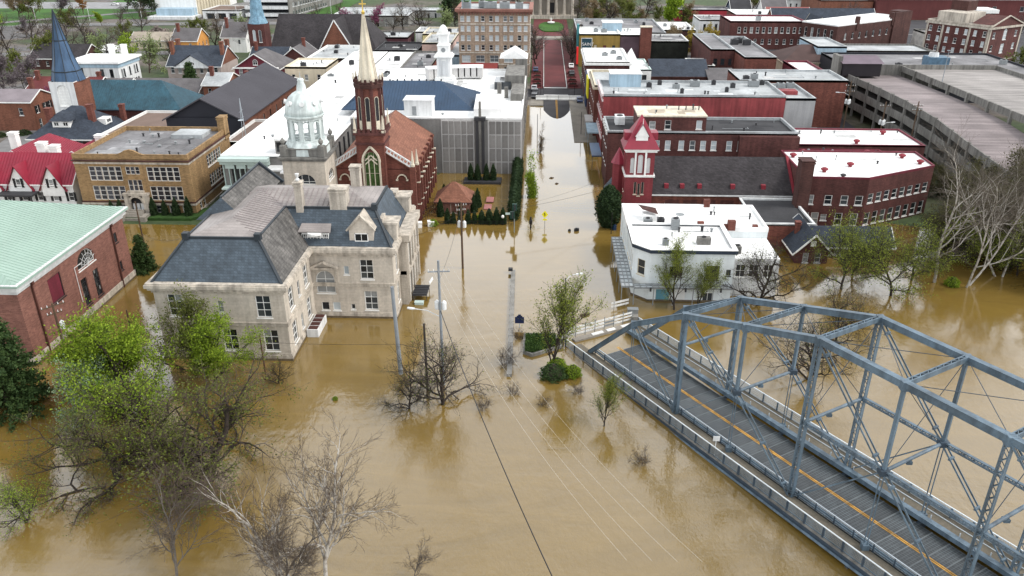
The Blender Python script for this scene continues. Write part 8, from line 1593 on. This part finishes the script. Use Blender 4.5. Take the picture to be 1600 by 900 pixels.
for x, y, s, l in ((-4.2, 89.8, .8, "reedy shrub at the near end of the flood wall"), (-6.3, 79.8, .55, "bare drowned shrub in open water left of the wires"), (-2.8, 82.8, .5, "bare drowned shrub near the flood wall end"), (.8, 80.5, .45, "bare drowned shrub below the ivy bush"), (11.5, 69.8, .6, "drowned bare branch nearest the bridge side"), (-2.6, 96.8, .5, "yellowish reeds beside the planted island"), (5.2, 83.4, .5, "broken stump shrub by the bridge rail")): plant(reed, 'drowned_shrub', l, x, y, x, s, 'shrub', 'drowned shrubs', 0)
# ---- background trees: a few kinds, copied
K = {}
bk_ = lambda s, leaf, n, ls, **kw: tree_meshes(s, 10, .2, bk_brown, twig_m, leaf, n, ls, kids=kw.get('kids', (8, 6, 5)), spread_=kw.get('sp', .75), start=.22)
K['bare'] = [tree_meshes(61, 11, .24, bk_dark, twig_d, lf_tan, 500, .12, kids=(9, 7, 6), spread_=.75), tree_meshes(62, 11, .24, bk_dark, twig_m, lf_mauve, 700, .12, kids=(9, 7, 6), spread_=.85)]
for nm, lf, n, ls in (('olive', lf_olive, 2600, .26), ('pale', lf_pale, 2200, .24), ('green', lf_bright, 2600, .26), ('bright', lf_bright, 4200, .3), ('gold', lf_gold, 2600, .26), ('tan', lf_tan, 2600, .22), ('mauve', lf_mauve, 2600, .22), ('redbud', lf_red, 2000, .22), ('dark', lf_dark, 1800, .26), ('orange', lf_oran, 2400, .25), ('purple', lf_mauve, 2600, .24)): K[nm] = [bk_(70 + len(nm), lf, n, ls)]
BT = [(-188, 281, 'bare', 1, "far left of the blue spire"), (-178, 270, 'olive', .9, "left of the blue spire behind the row house"), (-186, 297, 'olive', 1, "nearest the left edge road"), (-196, 318, 'bare', 1.1, "near the far left road bend"), (-214, 322, 'bare', 1.1, "at the left edge by the road"), (-185, 318, 'bare', 1.2, "just right of the blue spire"), (-176, 310, 'bare', 1.2, "behind the italianate house"), (-170, 325, 'bare', 1, "right of the spire beyond the italianate roof"), (-164, 300, 'pale', 1, "above the italianate house roof"), (-178, 344, 'olive', .9, "beside the far left lamp masts"), (-152, 293, 'green', 1, "just right of the italianate house"), (-140, 285, 'pale', 1.1, "left of the pediment house chimney"), (-135, 292, 'bare', 1, "at the pediment house's left chimney"), (-121, 336, 'bare', 1, "before the orange house"), (-113, 322, 'pale', 1, "left of the dark church tower"), (-146, 334, 'pale', .7, "left of the orange house"), (-135, 335, 'bare', 1, "beside the white gabled cottage"), (-277, 432, 'tan', 1.2, "at the top left corner"), (-268, 432, 'olive', 1.3, "on the top left lawn"), (-262, 445, 'purple', 1.2, "right of the olive tree on the top left lawn"), (-250, 447, 'orange', .9, "on the top left slope"), (-262, 388, 'green', .9, "at the left edge below the lawn"), (-214, 436, 'dark', 1.2, "beside the white office lawn"), (-205, 440, 'dark', 1.2, "nearest the white office"), (-218, 404, 'bright', .55, "among the curved lamp masts"), (-209, 404, 'bare', .8, "near the curved lamp masts"), (-139, 221, 'redbud', .8, "left of the white belfry"), (-171, 250, 'mauve', 1.1, "above the left edge brick house"), (-160, 243, 'mauve', 1.1, "behind the left edge brick house"), (-80, 400, 'redbud', 1, "before the low grey school"), (-67, 398, 'bare', 1.1, "left of the bank before the school"), (-58, 398, 'bare', 1.1, "second left of the bank"), (-47, 386, 'pale', 1, "nearest the bank on the left"), (-47, 415, 'dark', 1.6, "tall behind the bank"), (-40, 408, 'dark', 1.6, "tall right behind the bank"), (-2.2, 306, 'bare', 1.05, "on the left of the brick mall"), (-2, 318, 'bare', 1.0, "further up the left of the brick mall"), (11, 307, 'bare', 1.05, "on the right of the brick mall"), (11, 319, 'bare', 1.0, "further up the right of the brick mall"), (24, 412, 'tan', 1.1, "right of the court house"), (34, 418, 'bare', 1.2, "second right of the court house"), (44, 413, 'olive', 1.1, "behind the long grey roofs"), (52, 428, 'bare', 1.2, "behind the grey roofs to the right"), (30, 430, 'olive', 1.1, "beyond the grey roofs near the court house"), (61, 409, 'bright', 1.5, "tall at the top centre right"), (55, 336, 'tan', .9, "left of the golden trees"), (60, 327, 'gold', .9, "in front of the two golden trees"), (66, 338, 'gold', .9, "behind by the white cornice house"), (51, 326, 'tan', .9, "beside the ivy wall block"), (163, 284, 'olive', 1, "in front of the brick hotel"), (176, 282, 'purple', .8, "right of the hotel tree"), (214, 381, 'bare', 1, "at the top right edge"), (-212, 375, 'bare', 1.1, "between far left roads"), (-242, 364, 'bare', 1.2, "at the left edge between roads"), (-219, 346, 'bare', 1.2, "at the far left road side"), (-166, 304, 'bare', 1.1, "over the italianate house's left roof"), (-96, 398, 'redbud', .8, "beside the low grey school's left end"), (-156, 363, 'olive', .8, "beside the drive through bank"), (-150, 378, 'bare', .8, "in the rubble lot"), (-135, 364, 'pale', .9, "right of the rubble lot"), (-297, 460, 'tan', 1.2, "second at the top left corner"), (-307, 492, 'tan', 1.2, "third at the top left corner"), (-233, 462, 'dark', 1.2, "left of the white office"), (-32, 530, 'olive', 1.4, "far behind the bank roof"), (58, 473, 'bare', 1.2, "far at the top right of centre"), (43, 457, 'tan', 1.1, "far behind the grey roofs"), (22, 446, 'olive', 1.1, "close to the court house's right side"), (-14, 440, 'bare', 1.1, "close to the court house's left side"), (-15, 425, 'bare', 1.1, "left of the oval lawn"), (17, 425, 'bare', 1.1, "right of the oval lawn"), (-2.4, 332, 'bare', .95, "third up the left of the brick mall"), (11, 333, 'bare', .95, "third up the right of the brick mall"), (116, 470, 'olive', 1.2, "behind the salmon roof cottage"), (150, 418, 'bare', 1, "before the orange brick hall")]
AD = {'bare': 'dark bare', 'olive': 'olive green', 'pale': 'pale green', 'green': 'fresh green', 'bright': 'vivid green', 'gold': 'golden', 'tan': 'tan twiggy', 'mauve': 'mauve twiggy', 'redbud': 'pink blossoming', 'dark': 'dark', 'orange': 'rust coloured', 'purple': 'purplish bare'}
for k, (x, y, kd, s, l) in enumerate(BT): plant(K[kd][k % len(K[kd])], 'town_tree', AD[kd] + " tree " + l, x, y, k * 1.7, s * 1.2, 'tree', 'trees of the far town', float(ground_h(x, y)) + .9)
# ---- rubble heaps on the cleared lot
rg = random.Random(5)
for k, (x, y, l) in enumerate(((-168, 372, "largest rubble heap on the cleared lot"), (-150, 392, "rubble heap right of the largest one"), (-182, 386, "left rubble heap near the lamp masts"))):
    o = empty('rubble_heap', (x, y, float(ground_h(x, y))), 0, l, 'rubble'); mb = MB()
    for j in range(160): a, r_ = rg.uniform(0, 6.3), abs(rg.gauss(0, 4)); z = max(.2, 2.6 - r_ * .4) * rg.random(); s = rg.uniform(.2, .8); mb.beam((r_ * math.cos(a), r_ * .6 * math.sin(a), z), (r_ * math.cos(a) + rg.uniform(-1, 1), r_ * .6 * math.sin(a) + rg.uniform(-1, 1), z + rg.uniform(-.2, .6)), s, s * .5)
    q = mb.build('debris', mat("rubble", (.26, .21, .19), .9, .4, .8, .3, 3), o); q['kind'] = 'stuff'
rg = random.Random(77); OR = ("first", "second", "third", "fourth", "fifth", "sixth", "seventh", "eighth", "ninth", "tenth", "eleventh", "twelfth", "thirteenth", "fourteenth", "fifteenth", "sixteenth", "seventeenth", "eighteenth", "nineteenth", "twentieth")
for n_, xr, yr, kds, wh in ((20, (-300, -150), (290, 400), ['bare', 'mauve', 'bare', 'olive'], "from the left in the grove between the far left roads"), (8, (-110, -30), (386, 404), ['bare'], "from the left in the row before the low grey school"), (12, (22, 75), (402, 440), ['bare', 'tan', 'olive'], "from the left in the grove right of the court house")):
    pts = sorted([(rg.uniform(*xr), rg.uniform(*yr)) for k in range(n_)], key=lambda p: p[0] / p[1])
    for k, (x, y) in enumerate(pts): plant(K[kds[k % len(kds)]][0], 'town_tree', OR[k] + " tree " + wh, x, y, k * 2.3, rg.uniform(.8, 1.25), 'tree', wh[wh.index(' in the') + 4:], float(ground_h(x, y)) + .9)
